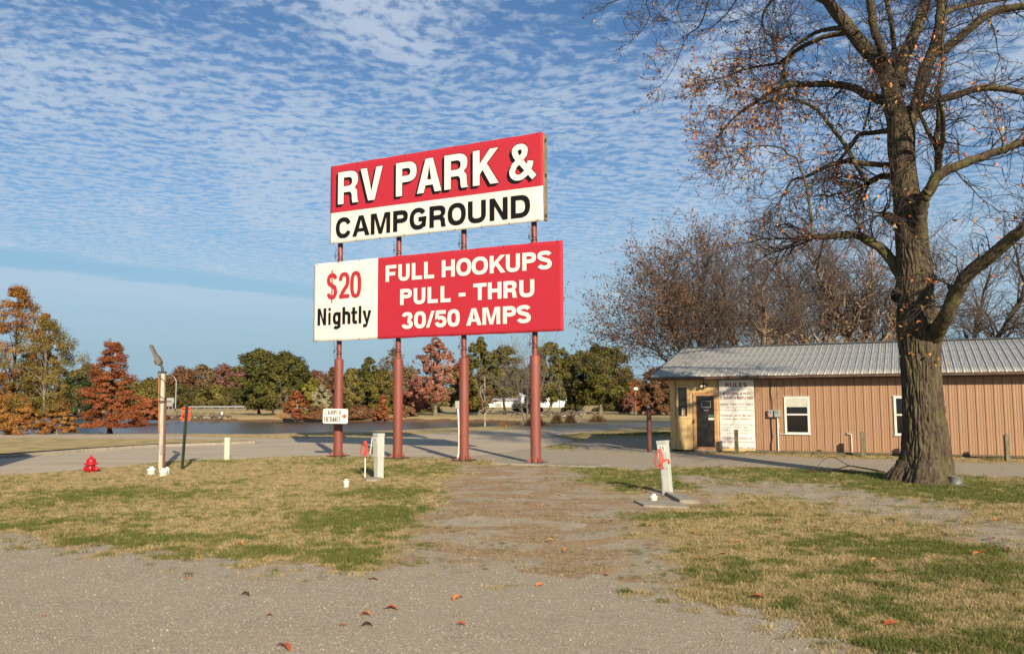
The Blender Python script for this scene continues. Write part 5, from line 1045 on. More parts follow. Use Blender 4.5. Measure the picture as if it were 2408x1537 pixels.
def timber(u0, u1, w, lab):
    c = bo_ + Vector((math.cos(BY), -math.sin(BY), 0)) * (u0 + u1) / 2 + Vector((-math.sin(BY), -math.cos(BY), 0)) * w
    tag(MB().box((0, 0, 0), (u1 - u0, .14, .09), bev=.02).build('landscape_timber', M['foundation'], None, (c.x, c.y, .035), (0, 0, -BY)), lab, 'timber')
timber(2.75, 4.9, .30, 'mossy timber edging on the ground under the rules board'); timber(5.0, 6.6, .24, 'mossy timber edging on the ground under the first white window')
# ------------------------------------------------------------------ branches and leaves in bulk
class Seg:
    """many tapered branch pieces gathered, then turned into one mesh"""
    def __init__(s): s.a = []; s.b = []; s.ra = []; s.rb = []
    def add(s, a, b_, ra, rb): s.a.append(a); s.b.append(b_); s.ra.append(ra); s.rb.append(rb)
    def mesh(s, name, n, m_):
        A = np.array(s.a, float); B = np.array(s.b, float); ra = np.array(s.ra); rb = np.array(s.rb)
        d = B - A; L = np.linalg.norm(d, axis=1, keepdims=True) + 1e-9; d /= L
        ref = np.where(np.abs(d[:, 2:3]) < .9, np.array([[0, 0, 1.]]), np.array([[1., 0, 0]]))
        u = np.cross(d, ref); u /= np.linalg.norm(u, axis=1, keepdims=True); v = np.cross(d, u)
        ang = np.arange(n) * 2 * PI / n; c = np.cos(ang)[None, :, None]; s_ = np.sin(ang)[None, :, None]
        ring = u[:, None, :] * c + v[:, None, :] * s_
        V = np.concatenate([A[:, None, :] + ring * ra[:, None, None], (B + d * 0)[:, None, :] + ring * rb[:, None, None]], 1).reshape(-1, 3)
        k = np.arange(n); base = (np.arange(len(A)) * 2 * n)[:, None, None]
        F = np.stack([k, (k + 1) % n, n + (k + 1) % n, n + k], 1)[None] + base
        return np_mesh(name, V, F.reshape(-1, 4), [m_], n > 3)
def leaf_mesh(name, pos, nrm, size, tint, m_, asp=0.6, rng=RNG, fold=False):
    """one small pointed leaf (or spray) per position"""
    pos = np.asarray(pos, float); n = len(pos); nrm = nrm / (np.linalg.norm(nrm, axis=1, keepdims=True) + 1e-9)
    r = rng.normal(size=(n, 3)); u = np.cross(nrm, r); u /= (np.linalg.norm(u, axis=1, keepdims=True) + 1e-9); v = np.cross(nrm, u)
    s_ = np.asarray(size)[:, None] if np.ndim(size) else size
    P0 = pos - u * s_; P1 = pos + v * s_ * asp; P2 = pos + u * s_; P3 = pos - v * s_ * asp
    if fold: P1 = P1 + nrm * s_ * .35; P3 = P3 + nrm * s_ * .35
    V = np.stack([P0, P1, P2, P3], 1).reshape(-1, 3); i = np.arange(n)[:, None] * 4
    F = i + np.array([[0, 1, 2, 3]]) if not fold else np.concatenate([i + np.array([[0, 1, 2]]), i + np.array([[0, 2, 3]])], 0)
    return np_mesh(name, V, F, [m_], False, dict(tint=np.repeat(tint, 4)))
def bark_mat(name, c0, c1, c2, sc=(16, 16, 3.2), green=0.0, bd=0.03):
    m_ = bpy.data.materials.new(name); m_.use_nodes = True; t = NT(m_.node_tree); b = t.n['Principled BSDF']; b.inputs['Roughness'].default_value = .95; b.inputs['Specular IOR Level'].default_value = .15
    co = t.add('ShaderNodeTexCoord').outputs['Object']; n1 = t.noise(t.mapping(co, scale=sc), 1.0, 5.0, .65, .6); n2 = t.noise(co, 2.2, 3.0)
    c = t.ramp(n1, [(.34, sc_(c0)), (.50, sc_(c1)), (.66, sc_(c2))])
    if green: c = t.mix(t.ss(n2, .48, .64, 0, green), c, (.13, .125, .045, 1))
    t.set(b, 'Base Color', c); bn = t.add('ShaderNodeBump'); bn.inputs['Strength'].default_value = .8; bn.inputs['Distance'].default_value = bd; t.set(bn, 'Height', n1); t.set(b, 'Normal', bn.outputs[0]); return m_
M['bark'] = bark_mat('furrowed_grey_bark', (.045, .034, .025), (.090, .069, .049), (.155, .125, .092), green=.28)
M['limb_bark'] = bark_mat('limb_bark', (.035, .026, .018), (.080, .061, .042), (.145, .116, .083), (20, 20, 9), .55, .012)
M['twig'] = mat('dark_twig_bark', (.050, .034, .027), .9, var=.3, vscale=3)
LEAFSTOPS = [(0.0, (.13, .045, .02)), (.3, (.36, .10, .03)), (.55, (.52, .20, .055)), (.8, (.58, .33, .10)), (1.0, (.55, .48, .10))]
M['leaf_big'] = leaf_mat('autumn_leaf', LEAFSTOPS, .3, .6)

TD = 19.35                                                # distance of the big tree
def TP(vx, vy, dd=0.0): return np.array(D(vx, vy, TD + dd)[:])
pxm = TD / FOC
tree = empty('big_tree', tuple(TP(2172, 1128)[:2]) + (0,), 0, 'huge nearly bare shade tree with furrowed trunk and spreading limbs, right foreground', 'tree')
T0 = np.array([tree.location.x, tree.location.y, 0.0])
# trunk: measured centre line and half width, bark ridges as real relief
TR = [(1150, 2170, 88), (1136, 2170, 80), (1124, 2170, 70), (1110, 2173, 62.5), (1090, 2177, 57), (1060, 2177, 52.5), (1020, 2175, 48), (993, 2174, 45.5), (950, 2171, 43), (907, 2168, 41.5), (870, 2165, 41.5), (835, 2163, 42.5), (800, 2162, 45.5), (777, 2160, 47), (750, 2157, 44), (720, 2153, 40), (689, 2151, 38.5), (650, 2153, 39), (628, 2152, 37.5), (600, 2147, 35), (582, 2145, 34), (545, 2142, 33), (505, 2138, 31.5), (470, 2133, 29), (444, 2130, 27.5), (410, 2125, 27.5), (383, 2122, 27.6), (345, 2119, 29.5), (308, 2119, 31.5), (285, 2115, 29), (254, 2103, 24.5), (227, 2098, 22), (190, 2088, 19), (166, 2080, 18), (140, 2060, 17), (110, 2029, 16), (61, 1993, 15), (16, 1955, 14), (-30, 1925, 12), (-90, 1880, 10), (-150, 1830, 8)]
ty = np.array([a[0] for a in TR], float); tcx = np.array([a[1] for a in TR], float); thw = np.array([a[2] for a in TR], float)
nyt, nth = 680, 230
vyv = np.concatenate([np.linspace(1150, 250, 580), np.linspace(248, -150, nyt - 580)])
o_ = np.argsort(ty); cxv = np.interp(vyv, ty[o_], tcx[o_]); hwv = np.interp(vyv, ty[o_], thw[o_])
ker = np.ones(9) / 9; cxv = np.convolve(np.pad(cxv, 4, 'edge'), ker, 'valid'); hwv = np.convolve(np.pad(hwv, 4, 'edge'), ker, 'valid')
C = np.array([TP(a, b_) for a, b_ in zip(cxv, vyv)]); C[:, 2] = np.maximum(C[:, 2], -0.25 + 0 * C[:, 2]); Rr = hwv * pxm
tan = np.gradient(C, axis=0); tan /= np.linalg.norm(tan, axis=1, keepdims=True); U = np.cross(tan, np.array([[0, 1., 0]])); U /= np.linalg.norm(U, axis=1, keepdims=True); W2 = np.cross(tan, U)
th = np.linspace(0, 2 * PI, nth, endpoint=False); arcl = np.concatenate([[0], np.cumsum(np.linalg.norm(np.diff(C, axis=0), axis=1))])
TH, HH = np.meshgrid(th, arcl); per = 52
wob = (vnoise(TH / (2 * PI) * 8, HH * 1.6 + 3, 8) - .5) * 1.1 + (vnoise(TH / (2 * PI) * 16, HH * 4.5, 16) - .5) * .6
uu = TH / (2 * PI) * per + wob
r1 = np.abs(2 * vnoise(uu % per, HH * 1.5, per) - 1); r2 = np.abs(2 * vnoise((uu * 1.5) % (1.5 * per), HH * 3.4 + 40, int(1.5 * per)) - 1)
br = sstep(r1, 0.0, .42) * .6 + sstep(r2, 0.0, .40) * .4
amp = np.interp(arcl, [0, 3.5, 6, 9], [.070, .056, .036, .018])[:, None]
base_l = sstep(arcl, 1.1, 0)[:, None] * (0.10 * np.cos(TH * 5 + .8) + .06 * np.cos(TH * 3 + 2)) * 1.0
lump = (vnoise(TH / (2 * PI) * 5, HH * .8 + 9, 5) - .5) * .05
RR_ = Rr[:, None] * (1 + base_l) + lump - amp * .5 + br * amp
Vt = C[:, None, :] + (U[:, None, :] * np.cos(TH)[..., None] + W2[:, None, :] * np.sin(TH)[..., None]) * RR_[..., None] - T0
I = np.arange(len(arcl) * nth).reshape(len(arcl), nth); Ft = np.stack([I[:-1], np.roll(I, -1, 1)[:-1], np.roll(I, -1, 1)[1:], I[1:]], -1).reshape(-1, 4)
place(bpy.data.objects.new('trunk', np_mesh('trunk', Vt.reshape(-1, 3), Ft, [M['bark']], True, dict(tint=br.ravel()))), tree)
def limb_obj(pts, name='limb', nring=14, m_='limb_bark', knob=.10):
    """pts: (vx, vy, half width px, depth offset)"""
    p = np.array([TP(a, b_, d) for a, b_, r, d in pts]); r = np.array([q[2] for q in pts]) * pxm
    t = np.arange(len(p)); tt = np.linspace(0, len(p) - 1, len(p) * 7)
    # Catmull-Rom
    def cr(A):
        i = np.clip(np.floor(tt).astype(int), 0, len(p) - 2); f = tt - i
        if A.ndim > 1: f = f[:, None]
        a0 = A[np.maximum(i - 1, 0)]; a1 = A[i]; a2 = A[i + 1]; a3 = A[np.minimum(i + 2, len(p) - 1)]
        return .5 * (2 * a1 + (a2 - a0) * f + (2 * a0 - 5 * a1 + 4 * a2 - a3) * f ** 2 + (3 * a1 - a0 - 3 * a2 + a3) * f ** 3)
    c = cr(p); rr3 = np.interp(tt, t, r)
    c += (np.random.default_rng(int(abs(pts[0][0] * 7 + pts[-1][1]))).normal(size=c.shape)) * rr3[:, None] * .06
    tn = np.gradient(c, axis=0); tn /= np.linalg.norm(tn, axis=1, keepdims=True) + 1e-9
    ref = np.array([0.2, 1, .1]); N = np.cross(tn, ref); N /= np.linalg.norm(N, axis=1, keepdims=True) + 1e-9; B = np.cross(tn, N)
    a = np.linspace(0, 2 * PI, nring, endpoint=False); rad = rr3[:, None] * (1 + knob * (np.random.default_rng(len(pts)).random((len(c), nring)) - .5))
    V = c[:, None, :] + (N[:, None, :] * np.cos(a)[None, :, None] + B[:, None, :] * np.sin(a)[None, :, None]) * rad[..., None] - T0
    I = np.arange(len(c) * nring).reshape(len(c), nring); F = np.stack([I[:-1], np.roll(I, -1, 1)[:-1], np.roll(I, -1, 1)[1:], I[1:]], -1).reshape(-1, 4)
    place(bpy.data.objects.new(name, np_mesh(name, V.reshape(-1, 3), F, [M[m_]], True)), tree)
    return c, rr3
LIMBS = [  # (points (vx, vy, half width), depth drift towards the tip)
    ([(2110, 700, 16), (2122, 659, 15), (2101, 622, 13), (2076, 588, 12), (2043, 567, 10.5), (2012, 553, 9.5), (1972, 553, 8.5), (1939, 557, 8), (1908, 555, 7)], 1.0),
    ([(2180, 810, 22), (2205, 775, 18), (2223, 744, 16.5), (2248, 689, 15), (2278, 643, 14), (2324, 606, 13.5), (2370, 567, 12.5), (2407, 536, 11.5), (2480, 470, 10), (2560, 390, 8)], -3.6),
    ([(2156, 590, 20), (2160, 545, 16), (2165, 505, 14), (2171, 469, 13), (2186, 444, 12.5), (2208, 411, 12), (2248, 392, 10), (2294, 374, 9.5), (2355, 353, 8.5), (2407, 334, 7.5), (2500, 300, 6)], -2.0),
    ([(2208, 415, 10), (2205, 380, 9), (2207, 361, 8.5), (2199, 334, 6.5), (2205, 300, 6), (2207, 268, 5.5), (2204, 214, 5), (2215, 160, 4.2), (2216, 100, 3.5), (2222, 30, 2.5)], -1.5),
    ([(2206, 362, 6.5), (2215, 334, 6), (2216, 281, 5), (2208, 240, 4)], -1.8), ([(2200, 340, 5), (2191, 329, 5), (2172, 289, 4.5), (2161, 262, 4), (2160, 215, 3)], -1.4),
    ([(2150, 460, 11), (2131, 435, 9.5), (2101, 418, 8.5), (2070, 415, 8), (2040, 431, 7)], 1.2),
    ([(2040, 431, 5.5), (2036, 424, 5.5), (2012, 389, 5.5), (1994, 353, 5.2), (1978, 330, 5), (1944, 286, 4.5), (1916, 255, 4), (1875, 237, 3.2), (1830, 234, 2.6), (1789, 244, 1.8)], 1.9),
    ([(2120, 395, 9), (2095, 389, 7.5), (2033, 385, 6.5), (1987, 380, 6), (1942, 392, 5), (1896, 415, 4), (1865, 423, 3), (1847, 447, 2), (1830, 482, 1.4)], 2.2),
    ([(1908, 556, 4), (1909, 536, 3.6), (1902, 475, 3.4), (1893, 429, 3), (1880, 392, 2.6), (1872, 372, 2.4), (1854, 365, 2.2), (1834, 347, 2), (1779, 344, 1.6), (1737, 361, 1.2), (1700, 372, .9)], 1.3),
    ([(2020, 552, 2.8), (2015, 475, 2.2), (1997, 432, 1.8), (1972, 420, 1.2)], .6),
    ([(2105, 240, 15), (2060, 232, 12), (2037, 224, 10.5), (2002, 206, 9.5), (1951, 198, 8.5), (1899, 199, 8), (1854, 200, 7), (1813, 217, 5.5), (1772, 244, 4.5), (1744, 261, 3.6), (1717, 286, 2.6), (1690, 320, 1.6)], 2.6),
    ([(1996, 70, 9), (1978, 79, 7), (1933, 89, 6), (1882, 113, 5.4), (1847, 138, 4.6), (1830, 148, 4), (1796, 155, 3), (1744, 165, 2.4), (1710, 179, 1.8), (1660, 190, 1.2)], 3.0),
    ([(1985, 66, 7), (1933, 72, 5), (1889, 93, 4.4), (1860, 118, 3.8), (1845, 150, 3), (1840, 180, 2.2), (1855, 198, 2)], 1.8),
    ([(1832, 150, 3.4), (1820, 113, 3), (1817, 80, 2)], 2.0),
    ([(2100, 306, 9), (2086, 308, 7), (2046, 313, 6), (2019, 318, 5.5), (2001, 342, 5), (1982, 366, 4), (1965, 385, 3)], 1.8), ([(2030, 303, 3.2), (2040, 270, 2.8), (2046, 241, 2.2), (2060, 200, 1.6)], 1.5),
    ([(2128, 300, 22), (2146, 265, 17), (2157, 241, 15), (2172, 174, 14), (2191, 128, 13.5), (2200, 95, 12), (2207, 67, 11.5), (2215, 0, 11), (2222, -60, 9), (2240, -150, 7)], -.8),
    ([(2110, 205, 18), (2124, 139, 15.5), (2143, 94, 14), (2161, 53, 13), (2177, 0, 11.5), (2190, -50, 10), (2200, -140, 7)], 1.2),
    ([(2078, 145, 12), (2073, 118, 10), (2054, 67, 9.5), (2046, 0, 9), (2040, -70, 7), (2020, -160, 5)], -1.5),
    ([(2105, 165, 8), (2102, 120, 6), (2097, 67, 5.5), (2084, 0, 5), (2075, -60, 4)], -.8),
    ([(2195, 125, 12), (2220, 118, 10.5), (2274, 72, 10), (2327, 32, 9.5), (2367, 21, 9), (2407, 16, 8.5), (2480, 10, 7), (2580, -20, 5)], -1.2),
    ([(2205, 40, 8), (2223, 29, 7), (2274, 13, 6.5), (2340, 0, 6), (2400, -8, 5), (2480, -40, 4)], 1.4),
    ([(2150, 262, 13), (2175, 249, 10), (2207, 235, 9), (2247, 225, 8.5), (2287, 211, 8), (2327, 207, 7.6), (2367, 211, 7), (2407, 217, 6.5), (2480, 228, 5.5), (2570, 250, 4)], -1.6),
    ([(2100, 520, 11), (2088, 507, 8.5), (2079, 503, 7.5), (2075, 502, 5)], -.5),
    ([(2140, 100, 5), (2150, 85, 5), (2130, 100, 3), (2108, 118, 2.6)], -.6),
    ([(1930, -30, 9), (1860, -75, 8), (1760, -85, 6.5), (1660, -60, 5), (1560, -28, 3.4), (1480, -8, 2.2), (1425, 10, 1.2)], 3.2),
    ([(1735, -80, 3), (1672, -10, 2.2), (1655, 38, 1.9), (1641, 65, 1.8), (1617, 83, 1.5), (1600, 120, 1.2), (1586, 155, 1.0), (1562, 193, .8), (1546, 206, .6)], 2.6), ([(1790, -82, 2.4), (1735, -5, 1.7), (1710, 31, 1.3), (1680, 60, .9)], 2.3),
    ([(1590, -40, 1.7), (1522, 0, 1.3), (1527, 34, 1.0), (1516, 62, .8), (1500, 80, .5)], 3.0), ([(1640, -55, 1.7), (1600, 0, 1.3), (1588, 34, 1), (1565, 50, .6)], 2.8),
    ([(1955, 16, 6), (1900, -10, 5), (1840, -15, 4), (1800, 20, 3), (1790, 60, 2)], 1.5),
]
sk = []
for pts, dd in LIMBS:
    n_ = len(pts); q = [(a, b_, r, dd * (i / (n_ - 1)) ** .8) for i, (a, b_, r) in enumerate(pts)]
    sk.append(limb_obj(q, 'limb' if pts[0][2] > 4 else 'branch'))
# knot scar and broken stub collar
for vx, vy, rp_ in ((2172, 662, 8), (2190, 655, 12), (2148, 497, 12)): 
    c = TP(vx, vy, -.30 if vx < 2185 else -.1) - T0; bm = bmesh.new(); bmesh.ops.create_icosphere(bm, subdivisions=3, radius=rp_ * pxm)
    for v in bm.verts: v.co = Vector((v.co.x * 1.1, v.co.y * .55, v.co.z)) * (1 + .12 * math.sin(v.co.x * 60) * math.cos(v.co.z * 50))
    me = bpy.data.meshes.new('burl'); bm.to_mesh(me); bm.free(); me.materials.append(M['bark']); place(bpy.data.objects.new('burl', me), tree, tuple(c))
# twigs grown from every limb
tw = Seg(); tips = []; rg = np.random.default_rng(21)
def unit(v): return v / (np.linalg.norm(v) + 1e-9)
def grow(p, d, L, r, lvl, droop, seg=.16, wig=.30, kids=(0, 5, 3), maxl=2):
    n_ = max(2, int(L / (seg * (1 if lvl < 2 else .7)))); st_ = L / n_; pts_ = [p]
    for i in range(n_):
        d = unit(d + rg.normal(size=3) * wig * .5 + np.array([0, 0, droop])); q = p + d * st_
        ra, rb_ = r * (1 - .8 * i / n_), r * (1 - .8 * (i + 1) / n_); tw.add(p, q, max(ra, .0052), max(rb_, .0044)); p = q; pts_.append(p)
        if lvl < maxl and rg.random() < kids[lvl + 0 if False else lvl] / n_ * 1.0:
            s_ = unit(np.cross(d, rg.normal(size=3))); grow(p, unit(d * .75 + s_ * rg.uniform(.6, 1.0)), L * rg.uniform(.35, .6), r * .58, lvl + 1, droop * .7 + rg.normal() * .03, seg, wig, kids, maxl)
    tips.append((p, d, lvl))
for (c, rr3), (pts, dd) in zip(sk, LIMBS):
    Ltot = np.linalg.norm(np.diff(c, axis=0), axis=1); cum = np.concatenate([[0], np.cumsum(Ltot)]); left = pts[-1][0] < 2110
    sdist = (.26 if pts[0][2] > 4 else .12) * 1; s0 = .25 * cum[-1] if pts[0][2] > 4 else .08 * cum[-1]; pos = s0
    while pos < cum[-1]:
        i = min(len(c) - 2, np.searchsorted(cum, pos)); p = c[i]; td = unit(c[min(i + 2, len(c) - 1)] - c[max(i - 2, 0)]); fr = pos / cum[-1]
        out = unit(np.cross(td, rg.normal(size=3))); r = rr3[i]
        L = rg.uniform(.5, 1.55) * (1.15 if fr > .5 else .9) * (1.0 if r > .02 else .6 if pts[0][1] < 0 and left else .8)
        up_ = rg.choice([.10, .03, -.10], p=[.35, .3, .35])
        grow(p, unit(td * rg.uniform(.2, .8) + out + np.array([-.25 if left else .15, 0, .15 if up_ > 0 else -.25])), L, min(.020, max(.0065, r * .30)), 0, up_ * .6, kids=(6.4, 4.0, 0))
        pos += (sdist * (2.6 if pts[0][1] < 0 and left else 1.18 if left else 1)) * rg.uniform(.55, 1.4) * (.72 if fr > .45 else 1)
    # the limb's own end breaks up into a spray of twigs
    td = unit(c[-1] - c[-4])
    for k in range(7 if pts[0][1] > -20 else 4): grow(c[-1 - k % 4], unit(td + rg.normal(size=3) * .45), rg.uniform(.5, 1.3) * (.6 if rr3[-1] < .012 else 1), max(.006, rr3[-1] * .55), 0, rg.normal() * .05, kids=(5.4, 3.5, 0))
# dense fine sprouts round the first fork
for k in range(46):
    p = TP(rg.normal(2078, 26), rg.normal(195, 38), rg.uniform(-.5, .1)); grow(p, unit(rg.normal(size=3) + np.array([-.2, -.6, 0])), rg.uniform(.2, .55), .006, 1, -.02, seg=.10, wig=.7, kids=(0, 4, 0))
tw.a = [a - T0 for a in tw.a]; tw.b = [a - T0 for a in tw.b]
tobj = place(bpy.data.objects.new('twigs', tw.mesh('twigs', 4, M['twig'])), tree); tobj['kind'] = 'stuff'
print('twig pieces', len(tw.a), 'tips', len(tips))
# leaves still hanging: thickest in the outer left of the crown
tp = np.array([t_[0] for t_ in tips]); lv = np.array([t_[2] for t_ in tips])
lp = []
dens = lambda x, z: .9 if (x < TP(1905, 300)[0] and z > TP(1800, 400)[2]) else .42
for p, d, l_ in tips:
    vx_ = 1203.5 + p[0] / p[1] * FOC; vy_ = 932 - (p[2] - CAM_H) / p[1] * FOC
    m5 = math.exp(-(((vx_ - 1730) / 190) ** 2 + ((vy_ - 225) / 150) ** 2))
    k = rg.poisson(.12 + 1.4 * m5 + (.10 if vy_ > 250 else 0)) if vy_ > 40 else rg.poisson(.06)
    for _ in range(k): lp.append(p + rg.normal(size=3) * .06 - np.array([0, 0, .03]) - d * rg.uniform(0, .15))
for k in range(34): lp.append(TP(rg.uniform(2115, 2230), rg.uniform(700, 860), -rg.uniform(.42, .6)) + rg.normal(size=3) * .03)
lp = np.array(lp); nl = len(lp); ltint = np.clip(rg.beta(2.2, 2.0, nl), 0, 1); lsz = rg.uniform(.034, .058, nl); lnr = rg.normal(size=(nl, 3)) + np.array([0, -.4, .1])
# curled leaf shapes shared by the individually built leaves
def curled(sz, curl, seed, tone, name='leaf', stem=True):
    r = random.Random(seed); v = []; f = []; nL = 5; prof = [(0, .02), (.22, .30), (.5, .42), (.78, .26), (1, .02)]
    for i, (u_, w_) in enumerate(prof):
        x_ = (u_ - .5) * 2 * sz; zc = curl * sz * math.sin(u_ * PI) + r.uniform(-.05, .05) * sz
        for s_ in (-1, 0, 1): v.append((x_, s_ * w_ * sz * 1.25, zc + abs(s_) * w_ * sz * (.5 + curl) + (r.uniform(-.1, .1) * sz if s_ else 0)))
    for i in range(4):
        for s_ in range(2): f.append((i * 3 + s_, i * 3 + s_ + 1, i * 3 + 4 + s_, i * 3 + 3 + s_))
    if stem: b0 = len(v); v += [(sz, -.015 * sz, 0), (sz, .015 * sz, 0), (sz * 1.75, .1 * sz, .12 * sz), (sz * 1.75, .07 * sz, .12 * sz)]; f.append((b0, b0 + 1, b0 + 2, b0 + 3))
    return np_mesh(name, v, f, [LM[tone]], False)
LM = [mat('leaf_rust', (.46, .11, .03), .55, var=.35, vscale=40), mat('leaf_orange', (.66, .22, .05), .55, var=.3, vscale=40), mat('leaf_ochre', (.58, .33, .09), .55, var=.3, vscale=40), mat('leaf_brown', (.17, .06, .028), .6, var=.35, vscale=40), mat('leaf_yellow', (.55, .47, .09), .5, var=.25, vscale=40)]
inview = (lp[:, 2] < TP(1700, 8)[2]) & (lp[:, 0] < TP(2400, 300)[0]); order = np.where(inview)[0]; order = order[np.argsort(lp[order, 1] - lsz[order] * 100)][:280]
sel = np.zeros(nl, bool); sel[order] = True
variants = [[curled(1.0, c_, 10 + k, k, 'leaf') for c_ in (.15, .5)] for k in range(5)]
for i in order:
    k = int(np.clip([3, 0, 0, 1, 1, 1, 2, 2, 4][int(ltint[i] * 8.99)], 0, 4)); o = place(bpy.data.objects.new('leaf', variants[k][i % 2]), tree, tuple(lp[i] - T0), (rg.uniform(0, 6.28), rg.uniform(0, 6.28), rg.uniform(0, 6.28))); s_ = lsz[i] * 1.12; o.scale = (s_, s_, s_)
o = place(bpy.data.objects.new('foliage', leaf_mesh('foliage', lp[~sel] - T0, lnr[~sel], lsz[~sel], ltint[~sel], M['leaf_big'], .62, rg, True)), tree); o['kind'] = 'stuff'
print('leaves', nl)
# dead twig pile by the trunk
bp = G(1935, 1112); s5 = Seg(); rg2 = np.random.default_rng(5)
for k in range(240):
    p = np.array([rg2.normal(0, .42), rg2.normal(0, .10), abs(rg2.normal(0, .04)) + .01]); d = unit(rg2.normal(size=3) * np.array([1, .6, .25])); s5.add(p, p + d * rg2.uniform(.06, .28), .005, .002)
pp = MB(); e = empty('brush_pile', (bp.x, bp.y, 0), 0, 'pile of dead twigs on the grass left of the big trunk', 'brush pile')
o = place(bpy.data.objects.new('twigs', s5.mesh('twigs', 3, M['twig'])), e); o['kind'] = 'stuff'
def bl(pts, r0, r1): return MB().tube([(G(1935, 1112).x * 0 + (x_), y_, z_) for x_, y_, z_ in pts], [r0 + (r1 - r0) * i / (len(pts) - 1) for i in range(len(pts))], 6)
fb = empty('fallen_branch', (bp.x, bp.y, 0), 0, 'dead forked branch lying between the twig pile and the trunk', 'branch')
bl([(1.55, -.1, .03), (1.2, .0, .10), (.85, .1, .16), (.72, .12, .18), (.45, .15, .10), (.1, .1, .05), (-.1, .1, .02)], .022, .008).build('stem', M['twig'], fb)
bl([(.74, .12, .17), (.6, .2, .26), (.42, .3, .38), (.28, .3, .40), (.1, .35, .28), (-.05, .35, .1)], .011, .004).build('branch', M['twig'], fb); bl([(.42, .3, .38), (.5, .3, .46), (.75, .35, .40)], .006, .003).build('branch', M['twig'], fb)
bl([(.2, .32, .34), (-.02, .3, .42), (-.05, .3, .55)], .006, .003).build('branch', M['twig'], fb)
# small dead branch on the drive behind the last post
sp3 = G(1318, 1052); e = empty('fallen_branch', (sp3.x, sp3.y, 0), 0, 'small dark dead branch on the drive right of the rightmost billboard post', 'branch')
MB().tube([(-.6, .1, .03), (-.3, 0, .08), (0, -.1, .12), (.2, 0, .22), (.45, -.05, .12), (.75, .1, .03)], [.01, .014, .014, .012, .01, .005], 5).build('stem', M['twig'], e); MB().tube([(.2, 0, .22), (.0, .2, .32), (-.35, .3, .36)], [.009, .006, .003], 5).build('twig', M['twig'], e)
# ------------------------------------------------------------------ trees beyond
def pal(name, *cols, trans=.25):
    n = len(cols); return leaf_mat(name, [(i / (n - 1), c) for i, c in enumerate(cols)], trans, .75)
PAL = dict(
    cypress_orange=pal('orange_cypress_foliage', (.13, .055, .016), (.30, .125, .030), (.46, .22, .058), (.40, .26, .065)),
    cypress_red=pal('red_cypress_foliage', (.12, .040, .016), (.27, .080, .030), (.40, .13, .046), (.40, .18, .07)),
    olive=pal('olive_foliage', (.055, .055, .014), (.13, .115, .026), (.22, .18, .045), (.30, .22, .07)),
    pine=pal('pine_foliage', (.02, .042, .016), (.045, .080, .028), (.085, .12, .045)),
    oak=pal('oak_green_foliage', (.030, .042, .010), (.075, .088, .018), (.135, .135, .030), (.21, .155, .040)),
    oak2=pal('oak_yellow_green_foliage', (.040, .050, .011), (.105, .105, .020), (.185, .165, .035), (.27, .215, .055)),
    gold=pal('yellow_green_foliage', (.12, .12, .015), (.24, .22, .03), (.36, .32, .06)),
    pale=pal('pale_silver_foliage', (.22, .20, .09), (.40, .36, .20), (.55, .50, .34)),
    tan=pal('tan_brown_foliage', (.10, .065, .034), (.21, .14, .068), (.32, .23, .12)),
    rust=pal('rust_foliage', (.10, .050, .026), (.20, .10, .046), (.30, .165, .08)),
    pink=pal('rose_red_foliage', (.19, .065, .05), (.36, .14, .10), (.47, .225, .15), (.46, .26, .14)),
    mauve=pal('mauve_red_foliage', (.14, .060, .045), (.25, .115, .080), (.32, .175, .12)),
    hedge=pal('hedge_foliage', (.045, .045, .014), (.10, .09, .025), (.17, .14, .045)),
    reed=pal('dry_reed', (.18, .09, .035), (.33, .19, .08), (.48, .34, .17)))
BK = dict(dark=mat('dark_bark', (.05, .038, .028), .95, var=.3), grey=mat('grey_trunk_bark', (.20, .165, .125), .95, var=.3, vscale=3), birch=bark_mat('peeling_birch_bark', (.10, .058, .040), (.38, .27, .185), (.62, .48, .35), (9, 9, 5), 0, .01), white=mat('pale_bark', (.42, .36, .29), .9, var=.3, vscale=2),
          twigs=mat('fine_twig_bark', (.125, .090, .070), .95, var=.3, vscale=.6), greytwig=mat('grey_twig_bark', (.22, .19, .16), .95, var=.2))
